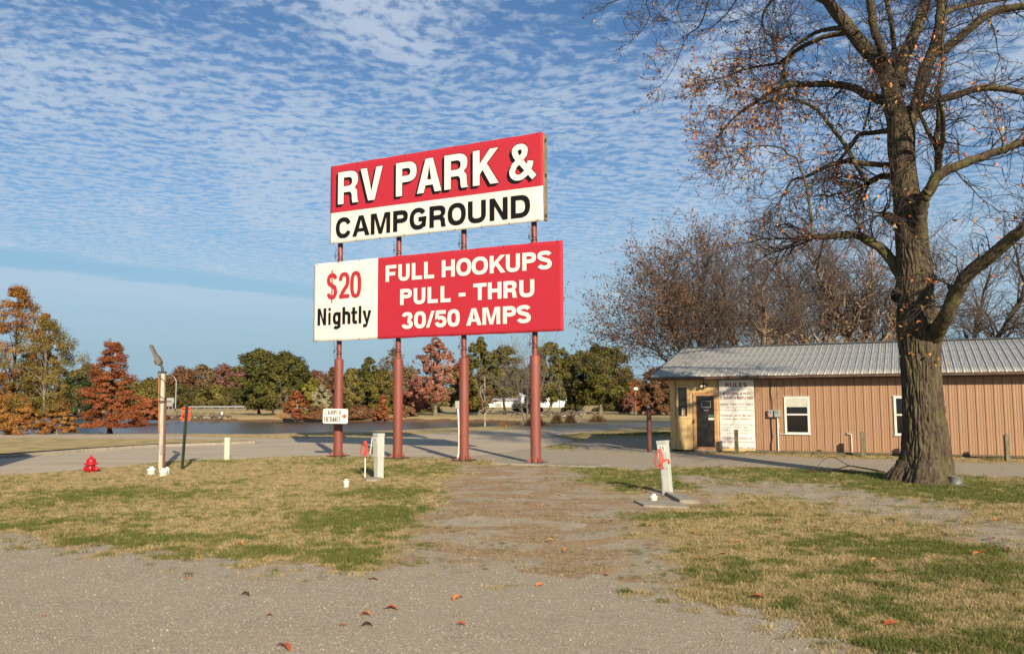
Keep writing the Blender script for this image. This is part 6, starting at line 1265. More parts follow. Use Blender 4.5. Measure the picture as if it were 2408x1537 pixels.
def crown_tree(name, cat, label, vx, vtop, hw, vbase, depth, shape, palette, n, trunk='dark', trunk_hw=3.0, base_frac=.25, flat=1.0, leaf_px=3.2, clumps=60, lean=0, group=None, ground_v=None, holes=.0, seed=0, sub=True, zb=0.0, squash=.8, tb=0.0):
    rg = np.random.default_rng(int(vx * 13 + vtop * 7 + seed)); s_ = depth / FOC; hw = hw * (1.17 if depth > 80 else 1.04); n = int(n * (1.0 if depth > 80 else .88)); leaf_px *= (1.0 if depth > 80 else 1.03); clumps = int(clumps * (1.5 if depth > 80 else 1))
    p0 = D(vx, vbase, depth); z0 = zb; top = D(vx, vtop, depth).z; Hh = top - z0; R = hw * s_
    e = empty(name, (p0.x, depth, z0), 0, label, cat, group)
    zc0 = Hh * base_frac
    def prof(t):
        if shape == 'round': return np.sqrt(np.clip(1 - (2 * t - .92) ** 2 / 1.10, .02, 1)) 
        if shape == 'cone': return (1 - t) ** .72 * .95 + .07
        if shape == 'ovalcone': return np.clip(np.sin(np.clip((t * .88 + .13), 0, 1) * PI) ** .75, .08, 1)
        if shape == 'dome': return np.sqrt(np.clip(1 - t ** 2.2, .02, 1))
        if shape == 'mound': return np.sqrt(np.clip(1 - t ** 1.7, .02, 1))
    k = clumps; t = rg.random(k) ** (1.25 if shape in ('cone', 'ovalcone') else 1.0); a = rg.uniform(0, 2 * PI, k); rad = rg.uniform(.30, 1.0, k) ** .6
    lob = 1 + .20 * np.sin(a * 3 + t * 7 + seed) + .13 * np.sin(a * 5 + t * 13 + 2 + seed); pr_ = prof(t) * R * lob * rad * .88
    cc = np.stack([np.cos(a) * pr_, np.sin(a) * pr_ * squash, zc0 + t * (Hh - zc0) * .95], 1)
    cr_ = R * rg.uniform(.10, .27, k) * (1.0 if k < 140 else .8) * (1.0 if shape not in ('cone', 'ovalcone') else .95)
    ct = rg.random(k)
    own = rg.choice(k, n, p=cr_ ** 1.5 / (cr_ ** 1.5).sum()); q = rg.normal(size=(n, 3)); q = q / np.linalg.norm(q, axis=1, keepdims=True) * (rg.random((n, 1)) ** .42); 
    if flat < 1: q[:, 2] = q[:, 2] * flat + (-.30 * (q[:, 0] ** 2 + q[:, 1] ** 2)) * (1 - flat)
    else: q[:, 2] *= .8
    pos = cc[own] + q * cr_[own][:, None]
    if holes: 
        keep = vnoise(pos[:, 0] / R * 5 + 7, pos[:, 2] / R * 5 + seed) > holes * .8; pos, q, own = pos[keep], q[keep], own[keep]; n = len(pos)
    pos[:, 2] = np.maximum(pos[:, 2], .05 if base_frac < .1 else Hh * base_frac * .55)
    pos[:, 0] += lean * pos[:, 2]
    out = pos - np.array([0, 0, zc0 + (Hh - zc0) * .35]); out /= np.linalg.norm(out, axis=1, keepdims=True) + 1e-6
    nrm = q * .9 + out * .7 + rg.normal(size=(n, 3)) * .55 + np.array([0, 0, .3])
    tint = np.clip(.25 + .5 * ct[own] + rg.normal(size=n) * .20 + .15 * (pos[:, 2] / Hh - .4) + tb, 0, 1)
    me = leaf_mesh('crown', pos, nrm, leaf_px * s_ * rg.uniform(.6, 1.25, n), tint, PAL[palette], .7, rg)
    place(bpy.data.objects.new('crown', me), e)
    sg = Seg(); tr_ = trunk_hw * s_; path = [np.array([lean * zz2 + rg.normal() * tr_ * .3 * (zz2 > 0), rg.normal() * tr_ * .3, zz2]) for zz2 in np.linspace(-.1, Hh * .93, 12)]
    for i in range(11):
        f0, f1 = i / 11, (i + 1) / 11; fl = 1.0 + (.55 if i == 0 else 0); sg.add(path[i], path[i + 1], tr_ * fl * (1 - .88 * f0), tr_ * (1 - .88 * f1))
    if not sub: sg.a, sg.b, sg.ra, sg.rb = [path[0]], [path[-1]], [tr_ * 1.3], [tr_ * .12]
    if sub:
        for j in rg.choice(k, min(k, 34), replace=False):
            zs_ = max(.12 * Hh, cc[j][2] * rg.uniform(.45, .8)); st_ = np.array([lean * zs_, 0, zs_]); mid_ = (st_ + cc[j]) / 2 + np.array([0, 0, .04 * Hh]); r0 = tr_ * .42 * (1 - zs_ / Hh * .7)
            sg.add(st_, mid_, r0, r0 * .6); sg.add(mid_, cc[j], r0 * .6, r0 * .18)
    place(bpy.data.objects.new('trunk', sg.mesh('trunk', 7, BK[trunk])), e)
    return e
CT = crown_tree
# left shore
CT('cypress_tree', 'tree', 'tall orange brown cypress at the left edge of the pond', 28, 664, 100, 1014, 50.5, 'ovalcone', 'cypress_orange', 52000, 'dark', 5, .08, .7, 1.8, 300, holes=.22, seed=1)
CT('cypress_tree', 'tree', 'rust and olive cypress leaning right behind the tall orange one', 98, 728, 52, 1014, 54, 'ovalcone', 'cypress_orange', 24000, 'dark', 4, .12, .65, 1.8, 170, holes=.25, seed=2, tb=-.05)
CT('willow_tree', 'tree', 'thin olive tree with pale stems spreading right at the left shore', 100, 745, 95, 1012, 48.5, 'round', 'olive', 30000, 'white', 1.7, .15, .8, 1.7, 170, holes=.25, seed=4, tb=.2)
CT('cypress_tree', 'tree', 'low bushy orange cypress at the bottom left by the road', 45, 925, 62, 1015, 48.2, 'mound', 'cypress_orange', 24000, 'grey', 1.6, .04, .6, 1.7, 170, holes=.2, seed=5)
CT('cypress_tree', 'tree', 'small orange cypress with pale trunk at the water, left of the red one', 134, 922, 46, 1015, 48.4, 'cone', 'cypress_orange', 20000, 'white', 1.7, .04, .55, 1.7, 150, holes=.2, seed=6)
CT('cypress_tree', 'tree', 'broad red cypress standing at the near shore of the pond', 258, 792, 80, 1017, 48.6, 'cone', 'cypress_red', 50000, 'dark', 5, .08, .45, 1.7, 330, holes=.26, seed=7)
CT('cypress_tree', 'tree', 'low reddish brown cypress on the island right of the big red one', 345, 930, 45, 990, 86, 'cone', 'cypress_red', 7000, 'dark', 2, .04, .5, 2.4, 50, seed=8, tb=-.05, zb=-.2)
CT('pine_tree', 'tree', 'dark green pine behind the red cypress', 178, 868, 48, 962, 112, 'dome', 'pine', 9000, 'dark', 3, .05, .8, 2.8, 60, seed=9)
CT('willow_tree', 'tree', 'dull olive round tree behind the dark green pine', 205, 852, 40, 962, 122, 'dome', 'tan', 6000, 'grey', 2, .1, .8, 2.8, 45, seed=10, tb=-.1)
# the two big green oaks and neighbours left of the billboard
CT('oak_tree', 'tree', 'big dark green oak, left of the touching pair across the pond', 610, 820, 60, 973, 100, 'round', 'oak', 20000, 'dark', 3.4, .12, .9, 2.6, 130, seed=11)
CT('oak_tree', 'tree', 'big dark green oak, right of the touching pair across the pond', 668, 828, 64, 973, 102, 'round', 'oak', 20000, 'dark', 3.2, .12, .9, 2.6, 130, seed=12)
CT('oak_tree', 'tree', 'dark green oak between the pair, slightly nearer', 641, 842, 44, 974, 98, 'round', 'oak', 9000, 'dark', 2.8, .15, .9, 2.6, 80, seed=13, tb=.05)
CT('bare_shrub', 'shrub', 'thin grey bare shrub in front of the big green oaks', 672, 912, 26, 988, 92, 'round', 'tan', 900, 'grey', 1.2, .3, .9, 2.0, 30, seed=14)
CT('cypress_tree', 'tree', 'small dark red cypress with flared pale foot on the far bank', 697, 916, 32, 991, 86, 'cone', 'cypress_red', 7000, 'white', 3.0, .08, .45, 2.3, 55, seed=15, tb=-.1, zb=-.3)
CT('willow_tree', 'tree', 'bright yellow green round tree beside the small red cypress', 730, 886, 27, 980, 100, 'dome', 'gold', 6000, 'dark', 2, .05, .9, 2.5, 45, seed=16)
CT('shrub', 'shrub', 'pale silvery shrub left of the CAMPER ENTRANCE sign', 757, 905, 24, 970, 94, 'round', 'pale', 3600, 'grey', 1, .1, .9, 2.2, 45, seed=17)
CT('shrub', 'shrub', 'orange brown bush on the far bank below the silvery shrub', 748, 958, 32, 990, 88, 'mound', 'rust', 4500, 'dark', 1, .03, .8, 2.3, 40, seed=18, zb=-.2)
CT('cypress_tree', 'tree', 'rust brown cypress directly behind the leftmost billboard post', 782, 860, 27, 980, 96, 'ovalcone', 'rust', 8000, 'dark', 2, .05, .7, 2.5, 60, seed=19)
CT('willow_tree', 'tree', 'olive tree with pale twiggy trunk right of the leftmost post', 826, 864, 30, 985, 93, 'round', 'olive', 7000, 'white', 1.6, .1, .8, 2.5, 60, seed=20, tb=.1)
CT('oak_tree', 'tree', 'dark green tree with knobbly top between the two left posts', 869, 838, 32, 972, 106, 'round', 'oak', 9000, 'dark', 2.6, .08, .8, 2.6, 60, seed=21)
CT('willow_tree', 'tree', 'thin tan half bare tree rising behind the second post', 922, 818, 38, 972, 112, 'round', 'tan', 4200, 'grey', 2.2, .2, .9, 2.2, 75, seed=22, tb=.1)
CT('oak_tree', 'tree', 'brown olive tree just left of the second post', 900, 872, 38, 974, 100, 'dome', 'olive', 9000, 'dark', 2, .06, .9, 2.5, 60, seed=23)
CT('cypress_tree', 'tree', 'small rust cypress at the water left of the second post', 899, 928, 21, 991, 87, 'cone', 'cypress_red', 4500, 'grey', 1.6, .05, .5, 2.2, 45, seed=24, zb=-.3)
CT('shrub', 'shrub', 'brown brush on the bank left of the second post', 845, 955, 38, 990, 89, 'mound', 'rust', 5500, 'dark', 1, .03, .8, 2.3, 50, seed=25, zb=-.2)
CT('shrub', 'shrub', 'orange olive bush on the bank right of the second post', 962, 957, 19, 990, 88, 'mound', 'rust', 3200, 'dark', 1, .03, .8, 2.3, 40, seed=26, zb=-.2, tb=.15)
CT('maple_tree', 'tree', 'tall rose red maple with pale trunk between second and third posts', 1024, 790, 50, 979, 92, 'ovalcone', 'pink', 17000, 'grey', 4.6, .20, .9, 2.4, 120, holes=.30, seed=27)
CT('maple_tree', 'tree', 'lower orange red maple right of the second post', 977, 890, 34, 975, 98, 'dome', 'pink', 8000, 'dark', 2, .12, .9, 2.4, 60, seed=28, tb=-.15)
CT('oak_tree', 'tree', 'tall olive green tree directly behind the third post', 1128, 786, 40, 975, 93, 'ovalcone', 'oak2', 14000, 'grey', 5, .10, .9, 2.5, 90, seed=29)
CT('oak_tree', 'tree', 'olive tree between the rose maple and the third post', 1082, 850, 26, 972, 104, 'dome', 'olive', 6000, 'dark', 2, .08, .9, 2.5, 50, seed=30)
CT('cypress_tree', 'tree', 'slim brown cypress with long bare pale trunk on the near right shore', 1140, 868, 27, 1000, 59, 'ovalcone', 'rust', 1700, 'white', 1.7, .22, .5, 1.9, 45, seed=31, tb=-.1)
CT('oak_tree', 'tree', 'yellow green oak with black forked trunk before the white barn', 1186, 812, 42, 974, 95, 'round', 'oak2', 12000, 'dark', 3.4, .30, .9, 2.5, 80, holes=.2, seed=32)
CT('oak_tree', 'tree', 'dark olive brown oak rising right of the rightmost post', 1296, 800, 46, 975, 94, 'round', 'oak2', 14000, 'grey', 4, .20, .9, 2.5, 95, seed=33, tb=-.02)
CT('oak_tree', 'tree', 'dark green oak just behind the rightmost post', 1262, 842, 34, 972, 106, 'round', 'oak', 8000, 'dark', 3, .15, .9, 2.5, 60, seed=34)
CT('oak_tree', 'tree', 'widest green oak between the billboard and the yellow entrance', 1412, 808, 68, 972, 95, 'round', 'oak2', 24000, 'grey', 4, .18, .9, 2.5, 150, seed=35, tb=-.08)
CT('oak_tree', 'tree', 'green oak crown filling the gap behind the white pole', 1352, 836, 44, 972, 100, 'round', 'oak', 11000, 'grey', 3, .2, .9, 2.5, 80, seed=36)
CT('cypress_tree', 'tree', 'reddish brown small tree right of the widest green oak', 1484, 882, 24, 975, 108, 'dome', 'cypress_red', 4500, 'dark', 2, .05, .8, 2.5, 45, seed=37)
CT('cypress_tree', 'tree', 'large brown cypress left of the building roof', 1548, 862, 50, 975, 88, 'dome', 'rust', 15000, 'dark', 3, .03, .6, 2.5, 100, seed=38, tb=-.12)
CT('shrub', 'shrub', 'pinkish brown leafless brush under the widest green oak', 1475, 925, 24, 974, 98, 'dome', 'mauve', 2600, 'grey', 1, .05, .8, 2.0, 40, seed=39)
for i, (vx, hw, vt, pl_, lab) in enumerate(((1345, 26, 945, 'hedge', 'olive hedge clump right of the first white topped pole'), (1440, 38, 940, 'hedge', 'olive hedge clump below the right side of the widest oak'), (1520, 44, 935, 'rust', 'brown hedge clump left of the building corner'), (1240, 36, 950, 'hedge', 'dark hedge clump right of the white barn'), (1100, 30, 955, 'hedge', 'hedge clump left of the third post'), (1000, 36, 955, 'hedge', 'hedge clump behind the trunk of the rose maple'), (905, 36, 945, 'hedge', 'hedge clump behind the second post'), (800, 40, 940, 'hedge', 'hedge clump behind the leftmost post'))):
    CT('hedge', 'hedge', lab, vx, vt, hw, 968, 112, 'mound', pl_, 3600, 'dark', 1, .02, .8, 2.6, 40, seed=40 + i, sub=False)
for i, (vx, vb, hw, vt, dp, lab) in enumerate(((1258, 995, 26, 972, 58, 'brown rushes at the end of the pond left of the rightmost post'), (1308, 995, 14, 975, 62, 'small dark rushes right of the rightmost post'), (1340, 994, 14, 976, 64, 'thin green brown rushes on the bank, second from the last'), (1405, 990, 22, 973, 66, 'green and tan rushes on the bank under the widest oak'), (662, 986, 22, 972, 84, 'tan grass clump with green top on the island'), (1185, 1000, 16, 984, 57, 'low brown rushes by the slim bare cypress'))):
    p = D(vx, vb, dp); s_ = dp / FOC; r5 = np.random.default_rng(90 + i); n5 = 420; bx_ = r5.normal(0, hw * s_ * .45, n5); by_ = r5.normal(0, hw * s_ * .3, n5); hgt5 = (vb - vt) * s_ * r5.uniform(.4, 1.1, n5) * np.exp(-(bx_ / (hw * s_)) ** 2)
    e = empty('rushes', (p.x, dp, -.15 if dp > 56 and vx > 1100 and vx < 1200 else 0), 0, lab, 'rushes'); V = []; 
    a5 = r5.normal(0, .16, (n5, 2)); P0 = np.stack([bx_, by_, 0 * bx_], 1); P1 = P0 + np.stack([a5[:, 0] * hgt5, a5[:, 1] * hgt5, hgt5], 1); wv5 = np.stack([np.full(n5, .02), np.zeros(n5), np.zeros(n5)], 1)
    V = np.stack([P0 - wv5, P0 + wv5, P1 + wv5 * .3, P1 - wv5 * .3], 1).reshape(-1, 3); F = np.arange(n5 * 4).reshape(-1, 4)
    o = place(bpy.data.objects.new('blades', np_mesh('blades', V, F, [PAL['reed']], False, dict(tint=np.repeat(r5.random(n5), 4)))), e); o['kind'] = 'stuff'
# treeline beyond the field, each crown its own tree
FAR = [(-150, 70, 850, 'tan', 'tan brown distant tree outside the left edge, behind the tall cypress'), (-60, 70, 860, 'olive', 'dull olive distant tree behind the tall orange cypress'), (235, 46, 872, 'tan', 'tan distant treetop showing behind the red cypress'), (300, 42, 890, 'olive', 'dull olive distant tree just right of the red cypress'), (350, 40, 890, 'olive', 'olive distant tree left of the wooden lamp pole'),
       (388, 36, 882, 'tan', 'tan distant tree directly behind the wooden lamp pole'), (425, 44, 861, 'rust', 'rusty orange distant tree behind the tall street lamp'), (473, 46, 859, 'tan', 'brown distant tree with bare white limbs showing in its crown'), (525, 46, 857, 'mauve', 'tallest pinkish red distant tree left of the green oak pair'), (560, 44, 864, 'mauve', 'pinkish red distant tree touching the left side of the oak pair'), (598, 50, 875, 'olive', 'dull distant tree hidden behind the green oak pair'),
       (742, 40, 872, 'mauve', 'mauve distant treetop between the oak pair and the leftmost post'), (790, 50, 875, 'tan', 'tan distant tree behind the leftmost billboard post'), (870, 54, 866, 'olive', 'olive distant tree between the two left posts'), (950, 54, 862, 'tan', 'tan distant tree right of the second post'), (1060, 60, 862, 'olive', 'olive distant tree between the rose maple and the third post'), (1150, 54, 870, 'tan', 'tan distant tree above the white barn'),
       (1225, 50, 872, 'olive', 'olive distant tree left of the rightmost post'), (1310, 54, 872, 'oak', 'dark green distant tree right of the rightmost post'), (1400, 60, 880, 'olive', 'olive distant tree behind the widest oak'), (1490, 56, 892, 'tan', 'tan distant tree right of the widest oak'), (1580, 46, 900, 'olive', 'olive distant tree hidden behind the yellow building corner')]
for i, (vx, hw, vt, pl_, lab) in enumerate(FAR):
    CT('woodland_tree', 'tree', lab, vx, vt, hw, 958, 185 + (i % 3) * 6, 'dome', pl_, 7500, 'white' if i == 7 else 'grey', 2.2, .03, .9, 2.6, 75, seed=60 + i, group='trees of the distant treeline', sub=(i in (5, 7, 8)))
UND = [(330, 46, 912, 'olive', 'olive scrub left of the wooden lamp pole, in front of the treeline'), (370, 34, 925, 'oak', 'dark green scrub directly behind the wooden lamp pole'), (420, 44, 905, 'hedge', 'dark scrub around the foot of the street lamp'), (465, 42, 912, 'hedge', 'green brown scrub under the white limbed distant tree'), (505, 40, 904, 'olive', 'olive scrub left of the oak pair, tallest of the scrub'), (545, 40, 910, 'hedge', 'dark scrub touching the left side of the oak pair'), (590, 40, 922, 'tan', 'tan scrub seen under the oak pair'),
       (-60, 70, 905, 'olive', 'olive scrub behind the tall orange cypress at the left edge'), (215, 40, 915, 'hedge', 'dark scrub behind the red cypress, left side'), (275, 44, 910, 'olive', 'olive scrub behind the red cypress, right side')]
for i, (vx, hw, vt, pl_, lab) in enumerate(UND):
    CT('shrub', 'shrub', lab, vx, vt, hw, 961, 168, 'mound', pl_, 4600, 'grey', 1.2, .03, .9, 2.6, 50, seed=90 + i, group='scrub in front of the treeline', sub=False)

# ------------------------------------------------------------------ bare trees behind the building
def stem_tree(name, label, stems, depth, seed, twig_m='twigs', bark='birch', leaves=None, fine=1.0, dens=1.0, dist=.55, group=None, drp=.0):
    """stems: lists of (vx, vy, half width px); twigs fill in around them"""
    rg = np.random.default_rng(seed); s_ = depth / FOC; P3 = lambda a, b_, dd=0: np.array(D(a, b_, depth + dd)[:]); base = P3(stems[0][0][0], stems[0][0][1]); base[2] = 0
    e = empty(name, tuple(base), 0, label, 'tree', group); big = Seg(); sm = Seg(); tips_ = []
    def g(p, d, L, r, lvl, up):
        n_ = max(2, int(L / (dist * (1 if lvl == 0 else .6 if lvl == 1 else .4)))); st_ = L / n_
        for i in range(n_):
            d = unit(d + rg.normal(size=3) * .16 + np.array([0, 0, up])); q = p + d * st_; ra, rb_ = r * (1 - .8 * i / n_), r * (1 - .8 * (i + 1) / n_)
            (big if ra > .028 else sm).add(p, q, max(ra, .0075 * fine), max(rb_, .0065 * fine)); p = q
            if lvl < 3 and rg.random() < (5.5, 4.6, 3.2)[lvl] * dens / n_:
                sd_ = unit(np.cross(d, rg.normal(size=3))); g(p, unit(d * .9 + sd_ * rg.uniform(.45, .85)), L * rg.uniform(.38, .62), r * .5, lvl + 1, up * .8)
        tips_.append(p)
    for st in stems:
        st = [(a, 985 - (985 - b_) * (.88 if depth > 40 and depth < 60 else 1), r) for a, b_, r in st]
        dd = rg.uniform(-2.2, 2.2); pts = [P3(a, b_, dd * i / max(1, len(st) - 1)) for i, (a, b_, r) in enumerate(st)]; rs = [r * s_ for _, _, r in st]
        fine_pts = []
        for i in range(len(pts) - 1):
            for j in range(5): f = j / 5; fine_pts.append((pts[i] * (1 - f) + pts[i + 1] * f + rg.normal(size=3) * rs[i] * .35, rs[i] * (1 - f) + rs[i + 1] * f))
        fine_pts.append((pts[-1], rs[-1]))
        for i in range(len(fine_pts) - 1): big.add(fine_pts[i][0], fine_pts[i + 1][0], fine_pts[i][1], fine_pts[i + 1][1])
        m0 = int(len(fine_pts) * .22)
        for i in range(m0, len(fine_pts)):
            p, r = fine_pts[i]; td = unit(fine_pts[min(i + 1, len(fine_pts) - 1)][0] - fine_pts[max(i - 1, 0)][0]); fr = i / len(fine_pts)
            for _ in range(rg.poisson(1.45 * dens) + (2 if i == len(fine_pts) - 1 else 0)):
                sd_ = unit(np.cross(td, rg.normal(size=3))); g(p, unit(td * .8 + sd_ * rg.uniform(.5, 1.0) + np.array([0, 0, .15])), rg.uniform(1.6, 3.6) * (1.15 - .45 * fr), max(.018, r * .42), 0, .03 + drp)
    for sg_ in (big, sm): sg_.a = [a - base for a in sg_.a]; sg_.b = [a - base for a in sg_.b]
    place(bpy.data.objects.new('trunk', big.mesh('trunk', 7, BK[bark])), e)
    o = place(bpy.data.objects.new('twigs', sm.mesh('twigs', 3, BK[twig_m])), e); o['kind'] = 'stuff'
    if leaves:
        pl_, cnt, reg = leaves; tp_ = np.array(tips_); pr = np.array([reg(q) for q in tp_]); pr /= pr.sum(); pk = rg.choice(len(tp_), cnt, p=pr); pos = tp_[pk] + rg.normal(size=(cnt, 3)) * .10
        o = place(bpy.data.objects.new('foliage', leaf_mesh('foliage', pos - base, rg.normal(size=(cnt, 3)) + np.array([0, -.5, 0]), 2.6 * s_ * rg.uniform(.7, 1.3, cnt), rg.random(cnt), PAL[pl_], .7, rg)), e); o['kind'] = 'stuff'
    return len(big.a) + len(sm.a)
BD = 46
cnt = 0
cnt += stem_tree('birch_tree', 'bare multi stemmed birch leaning left behind the roof, left of two', [[(1905, 985, 8), (1904, 860, 7), (1897, 790, 6), (1875, 725, 5.2), (1862, 660, 4.5), (1845, 600, 3.6), (1800, 550, 2)], [(1925, 985, 8), (1930, 830, 6.5), (1948, 740, 5.2), (1958, 660, 4), (1950, 600, 3), (1960, 540, 1.8)], [(1890, 985, 7), (1870, 840, 6), (1840, 770, 4.5), (1790, 735, 3.4), (1740, 725, 2.2)], [(1890, 985, 7), (1850, 850, 5.5), (1812, 780, 4.5), (1790, 700, 3.5), (1780, 640, 2.6), (1760, 570, 1.6)]], BD, 31, dens=1.6)
cnt += stem_tree('birch_tree', 'bare multi stemmed birch behind the roof just left of the big trunk', [[(2010, 985, 9), (2012, 860, 8), (2005, 795, 7), (1985, 730, 6), (1962, 690, 5), (1935, 650, 4), (1920, 590, 3), (1910, 530, 2)], [(2030, 985, 8), (2028, 850, 7), (2035, 760, 6), (2045, 680, 5), (2049, 620, 4), (2052, 540, 2.6), (2050, 490, 1.6)], [(2040, 985, 8), (2055, 860, 7.5), (2075, 790, 6.5), (2105, 720, 5.5), (2150, 650, 4), (2190, 590, 2.4)], [(2050, 985, 7), (2085, 860, 6), (2125, 790, 5), (2170, 730, 3.6), (2230, 690, 2.2)]], BD + 1, 32, dens=1.6)
cnt += stem_tree('birch_tree', 'slender bare birch clump left of the two larger birches', [[(1745, 985, 6), (1740, 850, 5.2), (1722, 760, 4.2), (1700, 690, 3.4), (1680, 610, 2)], [(1765, 985, 6), (1785, 850, 5), (1800, 760, 4), (1795, 680, 3), (1790, 600, 1.8)], [(1735, 985, 5), (1700, 860, 4.2), (1655, 790, 3.2), (1610, 740, 2), (1570, 700, 1.2)]], BD - 2, 33, dens=1.7)
cnt += stem_tree('bare_tree', 'dark bare tree behind the roof at the right edge', [[(2330, 985, 8), (2335, 850, 7), (2350, 760, 6), (2390, 680, 5), (2430, 600, 3.5), (2450, 520, 2)], [(2350, 985, 8), (2380, 850, 7), (2440, 760, 5), (2500, 690, 3)], [(2320, 985, 7), (2300, 850, 5.5), (2290, 760, 4.5), (2310, 660, 3), (2330, 580, 1.8)], [(2440, 985, 8), (2445, 800, 6), (2430, 700, 5), (2400, 600, 3.5), (2380, 500, 2)]], BD + 3, 34, bark='dark', dens=1.25)
lx = D(1600, 700, BD - 4).x
cnt += stem_tree('sycamore_tree', 'half bare tree with brown leaves at the left end of the roof', [[(1640, 985, 7), (1645, 860, 6), (1650, 760, 5), (1640, 680, 4), (1655, 600, 3), (1670, 550, 2)], [(1635, 985, 6), (1615, 860, 5), (1590, 780, 4), (1570, 700, 3), (1565, 650, 2)], [(1630, 985, 5), (1600, 880, 4), (1565, 830, 3), (1540, 790, 2), (1525, 760, 1.2)], [(1650, 985, 6), (1680, 860, 5), (1700, 760, 4), (1705, 680, 3), (1700, 590, 1.8)]], BD - 4, 35, bark='dark', leaves=('rust', 8500, lambda q: 3.0 if (q[0] < lx and True) or q[2] > 9.2 else .5), dens=1.25)
cnt += stem_tree('bare_shrub', 'grey bare thorny tree behind the rightmost billboard post', [[(1238, 990, 2.4), (1240, 950, 2), (1238, 900, 1.4), (1236, 868, .8)], [(1244, 990, 2), (1262, 940, 1.4), (1280, 890, .9)], [(1232, 990, 2), (1222, 940, 1.4), (1214, 890, .9)]], 66, 36, twig_m='greytwig', bark='greytwig', dens=.85, dist=.5)
print('bare tree pieces', cnt)

# ------------------------------------------------------------------ far things
p = D(1190, 958, 165); s_ = 165 / FOC; e = empty('barn', (p.x, 165, 0), -.1, 'long white metal building far behind the yellow green oak', 'building')
Wb, Hb = 150 * s_, 19 * s_
MB().box((0, 6, Hb * .36), (Wb, 12, Hb * .72)).build('wall', mat('white_metal_wall', (.75, .75, .72), .6, var=.05, vscale=.3), e); MB().prism([(-.3, 0), (12.3, 0), (6, Hb * .34)], (-Wb / 2 - .3, 0, Hb * .72 + .01), Vector((0, 1, 0)), Vector((0, 0, 1)), Vector((1, 0, 0)), Wb + .6).build('roof', mat('pale_roof', (.60, .60, .58), .5), e)
for k in range(4): MB().box((-Wb / 2 + Wb * (k + .5) / 4, -.03, Hb * .25), (1.2, .05, Hb * .42)).build('door', M['box_grey'], e)
p = D(1330, 960, 150); e = empty('barn', (p.x - 3, 160, 0), .1, 'far white shed seen under the green oaks', 'building'); MB().box((0, 3, 1.0), (10, 6, 2.0)).build('wall', bpy.data.materials['white_metal_wall'], e); MB().prism([(-.2, 0), (6.2, 0), (3, .7)], (-5.2, 0, 2.01), Vector((0, 1, 0)), Vector((0, 0, 1)), Vector((1, 0, 0)), 10.4).build('roof', bpy.data.materials['pale_roof'], e)
for vx, vt, vb, lab in ((1315, 917, 973, 'white martin house on a thin pole, leftmost of three'), (1494.5, 911, 976, 'white martin house on a thin pole, middle of three'), (1556.5, 923, 974, 'white martin house on a thin pole, nearest the yellow corner')):
    dp = 2 * FOC / (vb - 931.5); p = D(vx, vb, dp); s_ = dp / FOC; e = empty('birdhouse', (p.x, dp, 0), .3, lab, 'birdhouse', 'martin houses on poles'); h_ = (vb - vt) * s_
    MB().lathe((0, 0, 0), [(.06, 0), (.05, h_ - 6 * s_)], 8).build('pole', BK['greytwig'], e); b5 = MB().box((0, 0, h_ - 3.4 * s_), (11 * s_, .35, 5 * s_), bev=.02); b5.prism([(-6 * s_, 0), (6 * s_, 0), (0, 2 * s_)], (0, -.2, h_ - .9 * s_), Vector((1, 0, 0)), Vector((0, 0, 1)), Vector((0, 1, 0)), .4); hs = b5.build('house', M['pvc'], e)
    for k in range(4): MB().box((-4 * s_ + k * 2.7 * s_, -.18, h_ - 3.6 * s_), (.9 * s_, .02, 1.3 * s_)).build('opening', M['wire'], hs)
def small_box(vx, vt, vb, wpx, name, cat, lab, dp, m_='pvc'):
    p = D(vx, vb, dp); s_ = dp / FOC; e = empty(name, (p.x, dp, 0), .2, lab, cat); h_ = (vb - vt) * s_
    MB().box((0, 0, h_ * .5), (wpx * s_, .25, h_), bev=.02).build('cabinet', M[m_], e); MB().box((0, 0, h_ + .02), (wpx * s_ * 1.15, .30, .05), bev=.01).build('lid', M[m_], e)
small_box(522, 964.5, 974.5, 4.5, 'utility_cabinet', 'utility box', 'small white utility cabinet on the island across the pond', 92)
dp = 63.; p = D(1524, 985, dp); s_ = dp / FOC; e = empty('small_sign', (p.x, dp, 0), .1, 'narrow white notice on a stake left of the rusty bollard', 'sign'); MB().box((0, 0, 20 * s_), (1.5 * s_, .04, 40 * s_)).build('stake', M['pvc'], e); pl2 = MB().box((0, -.04, 29 * s_), (8 * s_, .02, 15 * s_)).build('plate', M['pvc'], e)
for k in range(5): MB().box((0, -.052, (34.5 - k * 2.6) * s_), (5 * s_, .004, .8 * s_)).build('printed_line', M['box_grey'], pl2)
dp = 132.; p = D(412.5, 961, dp); s_ = dp / FOC; e = empty('street_lamp', (p.x, dp, 0), 0, 'tall thin street lamp standing beyond the pond, right of the wooden pole', 'street lamp')
MB().tube([(0, 0, 0), (0, 0, 70 * s_), (-2 * s_, 0, 76 * s_), (-8 * s_, 0, 82 * s_)], [.10, .07, .06, .05], 8).build('pole', M['galv'], e); MB().box((-9 * s_, 0, 82.5 * s_), (5 * s_, .25, 1.2 * s_), bev=.03).build('lamp_head', M['box_grey'], e)
dp = 128.; p = D(400, 958, dp); s_ = dp / FOC; e = empty('road_sign', (p.x, dp, 0), 0, 'grey backs of highway signs seen just right of the wooden pole', 'road sign')
for x_ in (-4, 5): MB().box((x_ * s_, .1, 14 * s_), (.12, .12, 28 * s_)).build('post', M['galv'], e)
MB().box((0, 0, 26 * s_), (17 * s_, .04, 13 * s_)).build('sign_back', M['box_grey'], e); MB().box((-2 * s_, -.05, 16 * s_), (14 * s_, .04, 6 * s_)).build('sign_back', M['box_grey'], e)
dp = 138.; s_ = dp / FOC
e = empty('guardrail', (D(600, 957, dp).x, dp, 0), 0, 'low pale guardrail along the far road beyond the pond', 'guardrail'); gw = 330 * s_
